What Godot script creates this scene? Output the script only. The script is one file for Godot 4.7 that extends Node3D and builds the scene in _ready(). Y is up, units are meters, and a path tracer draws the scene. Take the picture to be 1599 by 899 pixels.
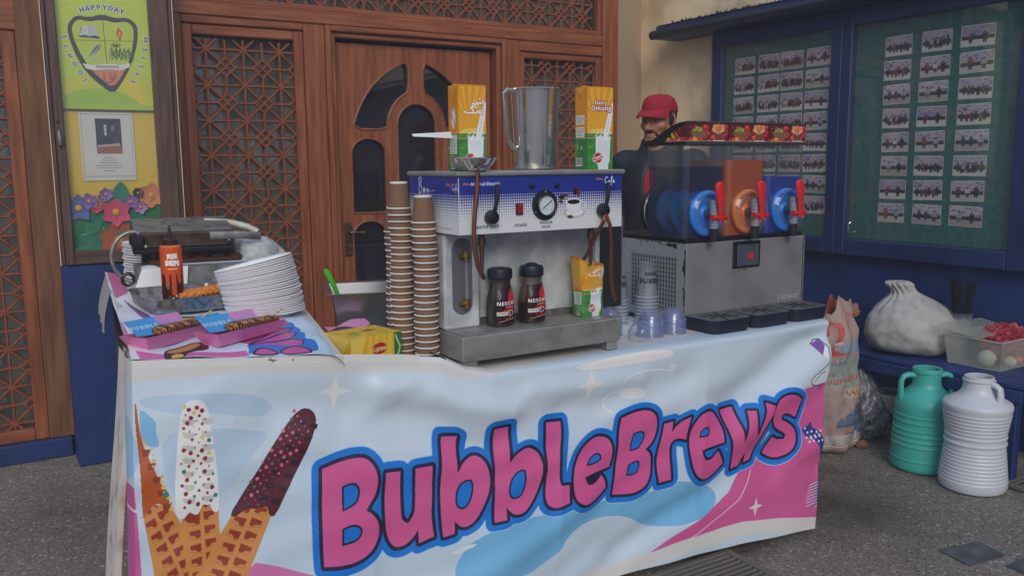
extends Node3D
# A drinks and waffle stall in a school courtyard: two tables under a printed banner, in front of a carved wooden facade.
# World: x along the facade to the right, y up, z towards the viewer; metres. Facade front at z = -4.62, blue wall at x = 4.2.

var M := {}          # materials by name
var names := {}

# ---------------------------------------------------------------- mesh builder
class MB:
	var v := PackedVector3Array()
	var uv := PackedVector2Array()
	var t := Transform3D()
	func tri(a: Vector3, b: Vector3, c: Vector3, ua := Vector2.ZERO, ub := Vector2.ZERO, uc := Vector2.ZERO):
		v.append(t * a); v.append(t * b); v.append(t * c)
		uv.append(ua); uv.append(ub); uv.append(uc)
	func quad(a: Vector3, b: Vector3, c: Vector3, d: Vector3, u := Rect2(0, 0, 1, 1)):   # anticlockwise from outside, from the lower left
		var p := u.position; var q := u.end
		tri(a, b, c, Vector2(p.x, q.y), q, Vector2(q.x, p.y))
		tri(a, c, d, Vector2(p.x, q.y), Vector2(q.x, p.y), p)
	func box(c: Vector3, s: Vector3, bev := 0.0, bs := Basis()):
		var h := s / 2.0
		var b := minf(bev, minf(h.x, minf(h.y, h.z)) * 0.9)
		var sv := t
		t = t * Transform3D(bs, c)
		for ax in 3:
			for sg in [-1.0, 1.0]:
				var n := Vector3.ZERO; n[ax] = sg
				var i := (ax + 1) % 3
				var j := (ax + 2) % 3
				var pts := []
				for k in [[-1, -1], [1, -1], [1, 1], [-1, 1]]:
					var p := Vector3.ZERO
					p[ax] = sg * h[ax]; p[i] = k[0] * (h[i] - b); p[j] = k[1] * (h[j] - b)
					pts.append(p)
				if sg < 0: pts.reverse()
				quad(pts[0], pts[1], pts[2], pts[3])
		if b > 0.0:
			for ax in 3:
				var i := (ax + 1) % 3
				var j := (ax + 2) % 3
				for si in [-1.0, 1.0]:
					for sj in [-1.0, 1.0]:
						var p := []
						for e in [-1.0, 1.0]:
							var a := Vector3.ZERO; a[ax] = e * (h[ax] - b); a[i] = si * h[i]; a[j] = sj * (h[j] - b)
							var c2 := Vector3.ZERO; c2[ax] = e * (h[ax] - b); c2[i] = si * (h[i] - b); c2[j] = sj * h[j]
							p.append(a); p.append(c2)
						if si * sj > 0: quad(p[0], p[1], p[3], p[2])
						else: quad(p[0], p[2], p[3], p[1])
			for sx in [-1.0, 1.0]:
				for sy in [-1.0, 1.0]:
					for sz in [-1.0, 1.0]:
						var a := Vector3(sx * h.x, sy * (h.y - b), sz * (h.z - b))
						var d := Vector3(sx * (h.x - b), sy * h.y, sz * (h.z - b))
						var e := Vector3(sx * (h.x - b), sy * (h.y - b), sz * h.z)
						if sx * sy * sz > 0: tri(a, d, e)
						else: tri(a, e, d)
		t = sv
	# f(u, v) -> Vector3 over the unit square; du x dv points outwards
	func grid(nu: int, nv: int, f: Callable, g = null):
		var p := []
		for j in nv + 1:
			for i in nu + 1:
				p.append(f.call(float(i) / nu, float(j) / nv))
		for j in nv:
			for i in nu:
				var k := j * (nu + 1) + i
				var q := []
				for e in [[0, 0], [1, 0], [1, 1], [0, 1]]:
					var u := float(i + e[0]) / nu
					var w := float(j + e[1]) / nv
					q.append(g.call(u, w) if g != null else Vector2(u, 1.0 - w))
				tri(p[k], p[k + 1], p[k + nu + 2], q[0], q[1], q[2])
				tri(p[k], p[k + nu + 2], p[k + nu + 1], q[0], q[2], q[3])
	# profile of Vector2(radius, height), going up
	func lathe(pr: Array, seg := 24, c := Vector3.ZERO, bs := Basis()):
		var sv := t
		t = t * Transform3D(bs, c)
		var n := pr.size()
		for k in n - 1:
			var a: Vector2 = pr[k]
			var b: Vector2 = pr[k + 1]
			for i in seg:
				var a0 := TAU * i / seg
				var a1 := TAU * (i + 1) / seg
				var d0 := Vector3(cos(a0), 0, -sin(a0))
				var d1 := Vector3(cos(a1), 0, -sin(a1))
				var ua := Vector2(float(i) / seg, 1.0 - float(k) / (n - 1))
				var ub := Vector2(float(i + 1) / seg, 1.0 - float(k + 1) / (n - 1))
				var y0 := Vector3(0, a.y, 0)
				var y1 := Vector3(0, b.y, 0)
				if a.x > 1e-6: tri(d0 * a.x + y0, d1 * a.x + y0, d1 * b.x + y1, ua, Vector2(ub.x, ua.y), ub)
				if b.x > 1e-6: tri(d0 * a.x + y0, d1 * b.x + y1, d0 * b.x + y1, ua, ub, Vector2(ua.x, ub.y))
		t = sv
	# round tube along points; r a number or one radius per point
	func tube(pts: Array, r, seg := 10, caps := true, flat := 1.0, up := Vector3.ZERO):
		var n := pts.size()
		var ref := up
		var rings := []
		for k in n:
			var d: Vector3 = (pts[mini(k + 1, n - 1)] - pts[maxi(k - 1, 0)]).normalized()
			if ref == Vector3.ZERO: ref = Vector3.UP if absf(d.y) < 0.9 else Vector3.RIGHT
			var s := d.cross(ref).normalized()
			var w := s.cross(d)
			if up == Vector3.ZERO: ref = w
			var rad: float = r[k] if r is Array else r
			var ring := []
			for i in seg:
				var a := TAU * i / seg
				ring.append(pts[k] + (s * cos(a) + w * sin(a) * flat) * rad)
			rings.append(ring)
		for k in n - 1:
			for i in seg:
				var i1 := (i + 1) % seg
				quad(rings[k][i], rings[k + 1][i], rings[k + 1][i1], rings[k][i1])
		if caps:
			for i in seg:
				var i1 := (i + 1) % seg
				tri(pts[0], rings[0][i], rings[0][i1])
				tri(pts[n - 1], rings[n - 1][i1], rings[n - 1][i])
	# a 2D outline (x, y; anticlockwise) extruded from z = 0 to z = depth, with a bevel on the front edge
	func prism(poly: PackedVector2Array, depth: float, bev := 0.0, sc := 1.0):
		if Geometry2D.is_polygon_clockwise(poly):
			poly = poly.duplicate(); poly.reverse()
		var front := poly
		if bev > 0.0:
			var o := Geometry2D.offset_polygon(poly, -bev)
			if o.size() == 1 and o[0].size() == poly.size():
				# line the inset outline up with the outer one
				var best := 0
				for k in poly.size():
					if o[0][k].distance_to(poly[0]) < o[0][best].distance_to(poly[0]): best = k
				front = PackedVector2Array()
				for k in poly.size(): front.append(o[0][(best + k) % poly.size()])
			else: bev = 0.0
		var n := poly.size()
		for k in n:
			var a := poly[k]
			var b := poly[(k + 1) % n]
			quad(Vector3(a.x, a.y, 0), Vector3(b.x, b.y, 0), Vector3(b.x, b.y, depth - bev), Vector3(a.x, a.y, depth - bev))
			if bev > 0.0:
				var c := front[k]
				var d := front[(k + 1) % n]
				quad(Vector3(a.x, a.y, depth - bev), Vector3(b.x, b.y, depth - bev), Vector3(d.x, d.y, depth), Vector3(c.x, c.y, depth))
		var ti := Geometry2D.triangulate_polygon(front)
		for k in range(0, ti.size(), 3):
			var q := [front[ti[k]], front[ti[k + 1]], front[ti[k + 2]]]
			if (q[1] - q[0]).cross(q[2] - q[0]) < 0: q = [q[0], q[2], q[1]]
			tri(Vector3(q[0].x, q[0].y, depth), Vector3(q[1].x, q[1].y, depth), Vector3(q[2].x, q[2].y, depth), q[0] * sc, q[1] * sc, q[2] * sc)
		ti = Geometry2D.triangulate_polygon(poly)
		for k in range(0, ti.size(), 3):
			var q := [poly[ti[k]], poly[ti[k + 1]], poly[ti[k + 2]]]
			if (q[1] - q[0]).cross(q[2] - q[0]) > 0: q = [q[0], q[2], q[1]]
			tri(Vector3(q[0].x, q[0].y, 0), Vector3(q[1].x, q[1].y, 0), Vector3(q[2].x, q[2].y, 0))
	func mesh(crease := 35.0) -> ArrayMesh:
		var nt := v.size() / 3
		var fn := PackedVector3Array(); fn.resize(nt)
		var at := {}
		for k in nt:
			fn[k] = (v[k * 3 + 1] - v[k * 3]).cross(v[k * 3 + 2] - v[k * 3])
		var nn := PackedVector3Array(); nn.resize(v.size())
		if crease > 0.0:
			for k in v.size():
				var key := Vector3i((v[k] * 20000.0).round())
				if at.has(key): at[key].append(k / 3)
				else: at[key] = [k / 3]
			var cs := cos(deg_to_rad(crease))
			for k in v.size():
				var f := fn[k / 3]
				var fl := f.length()
				var s := Vector3.ZERO
				for m in at[Vector3i((v[k] * 20000.0).round())]:
					if f.dot(fn[m]) >= cs * fl * fn[m].length(): s += fn[m]
				nn[k] = s.normalized() if s.length_squared() > 1e-20 else Vector3.UP
		else:
			for k in v.size():
				nn[k] = fn[k / 3].normalized() if fn[k / 3].length_squared() > 1e-20 else Vector3.UP
		var ix := PackedInt32Array(); ix.resize(v.size())
		for k in nt:
			ix[k * 3] = k * 3; ix[k * 3 + 1] = k * 3 + 2; ix[k * 3 + 2] = k * 3 + 1
		var ar := []; ar.resize(Mesh.ARRAY_MAX)
		ar[Mesh.ARRAY_VERTEX] = v; ar[Mesh.ARRAY_NORMAL] = nn; ar[Mesh.ARRAY_TEX_UV] = uv; ar[Mesh.ARRAY_INDEX] = ix
		var me := ArrayMesh.new()
		me.add_surface_from_arrays(Mesh.PRIMITIVE_TRIANGLES, ar)
		return me

# ---------------------------------------------------------------- picture builder: flat print only
class Pic:
	var im: Image
	var sx := 1.0
	var sy := 1.0
	var ox := 0.0
	var oy := 0.0
	func _init(w: int, h: int, c: Color):
		im = Image.create(w, h, false, Image.FORMAT_RGB8)
		im.fill(c)
	func frame(x0: float, y0: float, kx: float, ky: float):      # drawing units to pixels
		ox = x0; oy = y0; sx = kx; sy = ky
	func poly(pts: PackedVector2Array, c: Color):
		var h := im.get_height()
		var w := im.get_width()
		var rows := {}
		var n := pts.size()
		for k in n:
			var a := Vector2((pts[k].x - ox) * sx, (pts[k].y - oy) * sy)
			var e := pts[(k + 1) % n]
			var b := Vector2((e.x - ox) * sx, (e.y - oy) * sy)
			if a.y > b.y:
				var q := a; a = b; b = q
			if b.y - a.y < 1e-6: continue
			var y0 := maxi(0, ceili(a.y - 0.5))
			var y1 := mini(h - 1, ceili(b.y - 0.5) - 1)
			var dx := (b.x - a.x) / (b.y - a.y)
			for y in range(y0, y1 + 1):
				var x := a.x + (y + 0.5 - a.y) * dx
				if rows.has(y): rows[y].append(x)
				else: rows[y] = [x]
		for y in rows:
			var r: Array = rows[y]
			r.sort()
			for k in range(0, r.size() - 1, 2):
				var xa := clampi(roundi(r[k]), 0, w)
				var xb := clampi(roundi(r[k + 1]), 0, w)
				if xb > xa: im.fill_rect(Rect2i(xa, y, xb - xa, 1), c)
	func rect(x: float, y: float, w: float, h: float, c: Color):
		im.fill_rect(Rect2i(roundi((x - ox) * sx), roundi((y - oy) * sy), roundi(w * sx), roundi(h * sy)), c)
	func disc(x: float, y: float, r: float, c: Color, ry := -1.0, n := 20):
		var p := PackedVector2Array()
		if ry < 0: ry = r
		for k in n: p.append(Vector2(x + cos(TAU * k / n) * r, y + sin(TAU * k / n) * ry))
		poly(p, c)
	func line(pts: PackedVector2Array, w: float, c: Color):
		for o in Geometry2D.offset_polyline(pts, w / 2.0, Geometry2D.JOIN_ROUND, Geometry2D.END_ROUND):
			if not Geometry2D.is_polygon_clockwise(o): poly(o, c)
	func star(x: float, y: float, r: float, c: Color):
		poly(PackedVector2Array([Vector2(x, y - r), Vector2(x + r * .22, y - r * .22), Vector2(x + r, y), Vector2(x + r * .22, y + r * .22), Vector2(x, y + r), Vector2(x - r * .22, y + r * .22), Vector2(x - r, y), Vector2(x - r * .22, y - r * .22)]), c)
	# lettering, baseline-centred at (x, y), height of capitals h
	func text(s: String, x: float, y: float, h: float, c: Color, font := "Droid Sans", bold := true, ang := 0.0, stretch := 1.0, fat := 0.0, fatc := Color.BLACK):
		var ti := Pic.glyphs(s, font, bold)
		var tr: Array = ti[0]
		var wid: float = ti[1]
		var k: float = h
		var ca := cos(ang); var sa := sin(ang)
		if fat > 0.0:
			for p in tr:
				var q := PackedVector2Array()
				for e in p:
					var lx: float = (e.x - wid / 2.0) * k * stretch
					var ly: float = -e.y * k
					q.append(Vector2(x + lx * ca - ly * sa, y + lx * sa + ly * ca))
				if Geometry2D.is_polygon_clockwise(q): q.reverse()
				for o in Geometry2D.offset_polygon(q, fat, Geometry2D.JOIN_ROUND): poly(o, fatc)
		for p in tr:
			var q := PackedVector2Array()
			for e in p:
				var lx: float = (e.x - wid / 2.0) * k * stretch
				var ly: float = -e.y * k
				q.append(Vector2(x + lx * ca - ly * sa, y + lx * sa + ly * ca))
			poly(q, c)
	static var cache := {}
	static func glyphs(s: String, font: String, bold: bool) -> Array:
		var key := s + "|" + font + str(bold)
		if cache.has(key): return cache[key]
		var tm := TextMesh.new()
		var f := SystemFont.new()
		f.font_names = PackedStringArray([font])
		if bold: f.font_weight = 700
		tm.font = f; tm.font_size = 64; tm.depth = 0.0; tm.pixel_size = 0.01; tm.curve_step = 1.0
		tm.text = s
		var ar := tm.surface_get_arrays(0) if tm.get_surface_count() else []
		var tris := []
		var lo := Vector2(1e9, 1e9); var hi := Vector2(-1e9, -1e9)
		if ar.size():
			var vv: PackedVector3Array = ar[Mesh.ARRAY_VERTEX]
			var ii = ar[Mesh.ARRAY_INDEX]
			var cnt: int = ii.size() if ii != null and ii.size() else vv.size()
			for k in range(0, cnt, 3):
				var p := PackedVector2Array()
				for e in 3:
					var q: Vector3 = vv[ii[k + e]] if ii != null and ii.size() else vv[k + e]
					p.append(Vector2(q.x, q.y))
				tris.append(p)
				for q in p:
					lo = lo.min(q); hi = hi.max(q)
		# capitals of the Droid faces are 0.714 em high; the mesh is centred on its line
		var cap := 0.64 * 0.714
		var out := []
		var base := lo.y
		for ch in s:
			if ch in "gjpqyQ,;()":
				base = hi.y - cap; break
		for p in tris:
			var q := PackedVector2Array()
			for e in p: q.append(Vector2((e.x - lo.x) / cap, (e.y - base) / cap))
			out.append(q)
		cache[key] = [out, (hi.x - lo.x) / cap if tris.size() else 0.0]
		return cache[key]
	func speckle(n: int, sd: int, r0: float, r1: float, cols: Array):
		var rg := RandomNumberGenerator.new(); rg.seed = sd
		for k in n:
			disc(ox + rg.randf() * im.get_width() / sx, oy + rg.randf() * im.get_height() / sy, rg.randf_range(r0, r1), cols[rg.randi() % cols.size()], -1.0, 8)
	func tex() -> ImageTexture:
		return ImageTexture.create_from_image(im)

static func smooth(p: PackedVector2Array, it := 1, closed := true) -> PackedVector2Array:
	for r in it:
		var q := PackedVector2Array()
		var n := p.size()
		if not closed: q.append(p[0])
		for k in (n if closed else n - 1):
			var a := p[k]
			var b := p[(k + 1) % n]
			q.append(a.lerp(b, 0.25)); q.append(a.lerp(b, 0.75))
		if not closed: q.append(p[n - 1])
		p = q
	return p

# rounds gentle bends and keeps the sharp corners
static func soften(p: PackedVector2Array, it := 2, limit := 52.0) -> PackedVector2Array:
	for r in it:
		var q := PackedVector2Array()
		var n := p.size()
		for k in n:
			var a := p[(k + n - 1) % n]
			var b := p[k]
			var c := p[(k + 1) % n]
			if absf((b - a).angle_to(c - b)) > deg_to_rad(limit): q.append(b)
			else:
				q.append(b.lerp(a, 0.25)); q.append(b.lerp(c, 0.25))
		p = q
	return p

static func P2(a: Array) -> PackedVector2Array:
	var p := PackedVector2Array()
	for k in range(0, a.size() - 1, 2): p.append(Vector2(a[k], a[k + 1]))
	return p

static func grow(p: PackedVector2Array, d: float) -> Array:
	if Geometry2D.is_polygon_clockwise(p):
		p = p.duplicate(); p.reverse()
	return Geometry2D.offset_polygon(p, d, Geometry2D.JOIN_ROUND)

# ---------------------------------------------------------------- materials
func hexc(s: String) -> Color:
	return Color.html(s)

func mat(called: String, col: Color, rough := 0.6, metal := 0.0) -> StandardMaterial3D:
	var m := StandardMaterial3D.new()
	m.resource_name = called
	m.albedo_color = col; m.roughness = rough; m.metallic = metal
	m.cull_mode = BaseMaterial3D.CULL_DISABLED
	M[called] = m
	return m

func printed(called: String, tx: Texture2D, rough := 0.45) -> StandardMaterial3D:
	var m := mat(called, Color.WHITE, rough)
	m.albedo_texture = tx
	return m

func glass(called: String, col: Color, alpha: float, rough := 0.04) -> StandardMaterial3D:
	var m := mat(called, Color(col.r, col.g, col.b, alpha), rough)
	m.transparency = BaseMaterial3D.TRANSPARENCY_ALPHA
	return m

func noise_tex(freq: float, ramp: Array, sd := 1, oct := 4, kind := FastNoiseLite.TYPE_SIMPLEX_SMOOTH, size := 512, normal := 0.0) -> NoiseTexture2D:
	var n := FastNoiseLite.new()
	n.noise_type = kind; n.frequency = freq; n.seed = sd
	n.fractal_octaves = oct
	var tx := NoiseTexture2D.new()
	tx.width = size; tx.height = size; tx.seamless = true; tx.noise = n
	if normal > 0.0:
		tx.as_normal_map = true; tx.bump_strength = normal
	elif ramp.size():
		var g := Gradient.new()
		var off := PackedFloat32Array(); var col := PackedColorArray()
		for k in ramp.size():
			off.append(ramp[k][0]); col.append(ramp[k][1])
		g.offsets = off; g.colors = col
		tx.color_ramp = g
	return tx

func tri_map(m: StandardMaterial3D, sc: Vector3, world := true) -> StandardMaterial3D:
	m.uv1_triplanar = true; m.uv1_world_triplanar = world; m.uv1_scale = sc; m.uv1_triplanar_sharpness = 8.0
	return m

# ---------------------------------------------------------------- scene objects
func numbered(called: String) -> String:
	var k: int = names.get(called, 0)
	names[called] = k + 1
	return called if k == 0 else "%s_%03d" % [called, k]

func tag(o: Node3D, label: String, category: String, group := "") -> Node3D:
	if label: o.set_meta("label", label)
	if category: o.set_meta("category", category)
	if group: o.set_meta("group", group)
	return o

func thing(called: String, label: String, category: String, at := Vector3.ZERO, turn := 0.0, group := "") -> Node3D:
	var o := Node3D.new()
	o.name = numbered(called)
	add_child(o, true)
	o.position = at; o.rotation.y = turn
	return tag(o, label, category, group)

func put(called: String, b, m: Material, parent: Node3D = null, crease := 35.0) -> MeshInstance3D:
	var o := MeshInstance3D.new()
	o.mesh = b.mesh(crease) if b is MB else b
	o.material_override = m
	if parent == null:
		o.name = numbered(called)
		add_child(o, true)
	else:
		o.name = called
		parent.add_child(o, true)
	return o

func struct(called: String, b, m: Material, crease := 35.0) -> MeshInstance3D:
	var o := put(called, b, m, null, crease)
	o.set_meta("kind", "structure")
	return o

func copy(o: Node3D, called: String, label: String, at: Vector3, turn := 0.0) -> Node3D:
	var c: Node3D = o.duplicate()
	c.name = numbered(called)
	add_child(c, true)
	c.position = at; c.rotation.y = turn
	c.set_meta("label", label)
	return c

func ordinal(k: int) -> String:
	return ["first", "second", "third", "fourth", "fifth", "sixth", "seventh", "eighth", "ninth", "tenth", "eleventh", "twelfth", "thirteenth", "fourteenth", "fifteenth", "sixteenth", "seventeenth", "eighteenth", "nineteenth", "twentieth", "twenty-first", "twenty-second", "twenty-third", "twenty-fourth", "twenty-fifth", "twenty-sixth", "twenty-seventh", "twenty-eighth"][k]

# ---------------------------------------------------------------- main
func _ready() -> void:
	camera_and_light()
	materials()
	ground()
	facade()
	notice_case()
	blue_wall()
	tables()
	left_table_things()
	coffee_machine()
	cups_and_cartons()
	drink_dispenser()
	right_corner()
	seller()
	courtyard_behind()

func camera_and_light() -> void:
	var cam := Camera3D.new()
	cam.name = "camera"
	add_child(cam)
	cam.transform = Transform3D(Basis(Vector3(0.850, -0.009, 0.526), Vector3(0.083, 0.990, -0.117), Vector3(-0.519, 0.143, 0.842)).orthonormalized(), Vector3(0, 1.40, 0))
	cam.fov = 36.985
	cam.near = 0.05
	cam.far = 400.0
	cam.current = true
	var env := Environment.new()
	env.background_mode = Environment.BG_SKY
	var sky := Sky.new()
	var sm := ProceduralSkyMaterial.new()
	sm.sky_top_color = Color(0.69, 0.78, 0.93)
	sm.sky_horizon_color = Color(0.79, 0.85, 0.94)
	sm.sky_curve = 0.2
	sm.sky_energy_multiplier = 0.95
	sm.ground_bottom_color = Color(0.30, 0.29, 0.28)
	sm.ground_horizon_color = Color(0.55, 0.55, 0.55)
	sm.sun_angle_max = 1.0
	sky.sky_material = sm
	env.sky = sky
	env.tonemap_mode = Environment.TONE_MAPPER_LINEAR
	env.tonemap_exposure = 1.1
	env.fog_enabled = true
	env.fog_density = 0.011
	env.fog_light_color = Color(0.80, 0.84, 0.90)
	env.sdfgi_enabled = true
	env.ssao_enabled = true
	env.ssil_enabled = true
	var we := WorldEnvironment.new()
	we.name = "world_environment"
	we.environment = env
	add_child(we)
	var sun := DirectionalLight3D.new()
	sun.name = "overcast_sun"
	sun.light_energy = 0.5
	sun.light_color = Color(1.0, 0.985, 0.96)
	sun.light_angular_distance = 30.0
	sun.shadow_enabled = true
	add_child(sun)
	sun.look_at_from_position(Vector3(-2.5, 4.6, 4.5), Vector3(1.0, 0, -2.5))

func materials() -> void:
	# carved wood, grain running up or along
	for e in [["wood_up", Vector3(4.5, 0.35, 4.5)], ["wood_along", Vector3(0.35, 4.5, 4.5)]]:
		var m := mat(e[0], Color.WHITE, 0.42)
		m.albedo_texture = noise_tex(0.012, [[0.0, hexc("6c3a1f")], [0.4, hexc("894b2a")], [0.6, hexc("93532f")], [1.0, hexc("a2643e")]], 5, 4)
		m.normal_enabled = true
		m.normal_texture = noise_tex(0.03, [], 6, 4, FastNoiseLite.TYPE_SIMPLEX_SMOOTH, 512, 1.2)
		m.normal_scale = 0.25
		tri_map(m, e[1])
	var wl := mat("wood_lattice", hexc("985836"), 0.5)
	wl.albedo_texture = noise_tex(0.02, [[0.0, hexc("c4b8ac")], [1.0, hexc("ffffff")]], 9)
	tri_map(wl, Vector3(2.2, 2.2, 2.2))
	for e in [["wood_worn", Vector3(3.5, 0.35, 3.5)]]:
		var m := mat(e[0], Color.WHITE, 0.6)
		m.albedo_texture = noise_tex(0.014, [[0.0, hexc("553520")], [0.4, hexc("6f482b")], [0.65, hexc("7c5231")], [1.0, hexc("8a6040")]], 15, 3)
		tri_map(m, e[1])
	for e in [["dark_wood_up", Vector3(7, 0.5, 7)], ["dark_wood_along", Vector3(0.5, 7, 7)]]:
		var m := mat(e[0], Color.WHITE, 0.45)
		m.albedo_texture = noise_tex(0.013, [[0.0, hexc("44302a")], [0.5, hexc("5a4137")], [1.0, hexc("6b5044")]], 25, 4)
		tri_map(m, e[1])
	var dn := noise_tex(0.006, [[0.0, hexc("cccac6")], [0.45, hexc("f2f1f0")], [1.0, hexc("ffffff")]], 31, 5)
	var bump := noise_tex(0.02, [], 32, 5, FastNoiseLite.TYPE_SIMPLEX_SMOOTH, 512, 3.0)
	for e in [["blue_paint", "203670", 0.5], ["blue_frame", "233360", 0.4], ["beige_plaster", "efd8b4", 0.85], ["concrete_ledge", "6a6862", 0.9], ["white_board", "c9c4b8", 0.7], ["black_paint", "1a1a1c", 0.5]]:
		var m := mat(e[0], hexc(e[1]), e[2])
		m.albedo_texture = dn
		m.normal_enabled = true; m.normal_texture = bump; m.normal_scale = 0.25
		tri_map(m, Vector3(0.7, 0.7, 0.7))
	var felt := mat("green_felt", hexc("33746a"), 0.95)
	felt.albedo_texture = noise_tex(0.03, [[0.0, hexc("b8b8b8")], [1.0, hexc("ffffff")]], 41, 5)
	tri_map(felt, Vector3(1.5, 1.5, 1.5))
	var st := mat("steel", hexc("a9a7a3"), 0.45, 0.55)
	st.albedo_texture = noise_tex(0.01, [[0.0, hexc("c8c6c2")], [0.6, hexc("f6f5f3")], [1.0, hexc("ffffff")]], 51, 5)
	tri_map(st, Vector3(1.2, 2.0, 1.2), false)
	var sp := mat("steel_polished", hexc("d2cfca"), 0.15, 0.92)
	sp.roughness_texture = noise_tex(0.02, [[0.0, hexc("909090")], [1.0, hexc("ffffff")]], 52, 4)
	tri_map(sp, Vector3(3, 3, 3), false)
	var sw := mat("steel_worn", hexc("9d9a95"), 0.5, 0.75)
	sw.albedo_texture = noise_tex(0.02, [[0.0, hexc("b0acaa")], [0.5, hexc("ececec")], [1.0, hexc("ffffff")]], 53, 5)
	tri_map(sw, Vector3(1.6, 1.6, 1.6), false)
	var sb := mat("steel_burnt", hexc("75665a"), 0.42, 0.6)
	sb.albedo_texture = noise_tex(0.015, [[0.0, hexc("8a7666")], [0.5, hexc("cdbfb2")], [1.0, hexc("ffffff")]], 54, 4)
	tri_map(sb, Vector3(1.6, 1.6, 1.6), false)
	mat("copper", hexc("8a5540"), 0.4, 0.85)
	mat("brass", hexc("9b7a45"), 0.35, 0.9)
	mat("black_plastic", hexc("17181c"), 0.38)
	mat("black_matt", hexc("141416"), 0.75)
	mat("navy_plastic", hexc("151b2c"), 0.45)
	mat("red_plastic", hexc("d3262c"), 0.3)
	mat("white_plastic", hexc("d9d9d9"), 0.4)
	mat("paper_white", hexc("dcdad6"), 0.75)
	mat("cup_brown", hexc("7a583f"), 0.7)
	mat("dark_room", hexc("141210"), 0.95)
	glass("window_glass", hexc("5c5854"), 0.22, 0.02).metallic_specular = 1.0
	var dg := glass("door_glass", hexc("2b2725"), 0.78, 0.03)
	dg.metallic_specular = 1.0
	dg.clearcoat_enabled = true
	dg.clearcoat = 1.0
	dg.clearcoat_roughness = 0.03
	glass("case_glass", hexc("8a9496"), 0.05, 0.03)
	var cp := glass("clear_plastic", hexc("c8ccd4"), 0.12, 0.08)
	glass("lid_plastic", hexc("8a96c4"), 0.16, 0.06)
	mat("skin", hexc("7d4e39"), 0.55)

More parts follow.
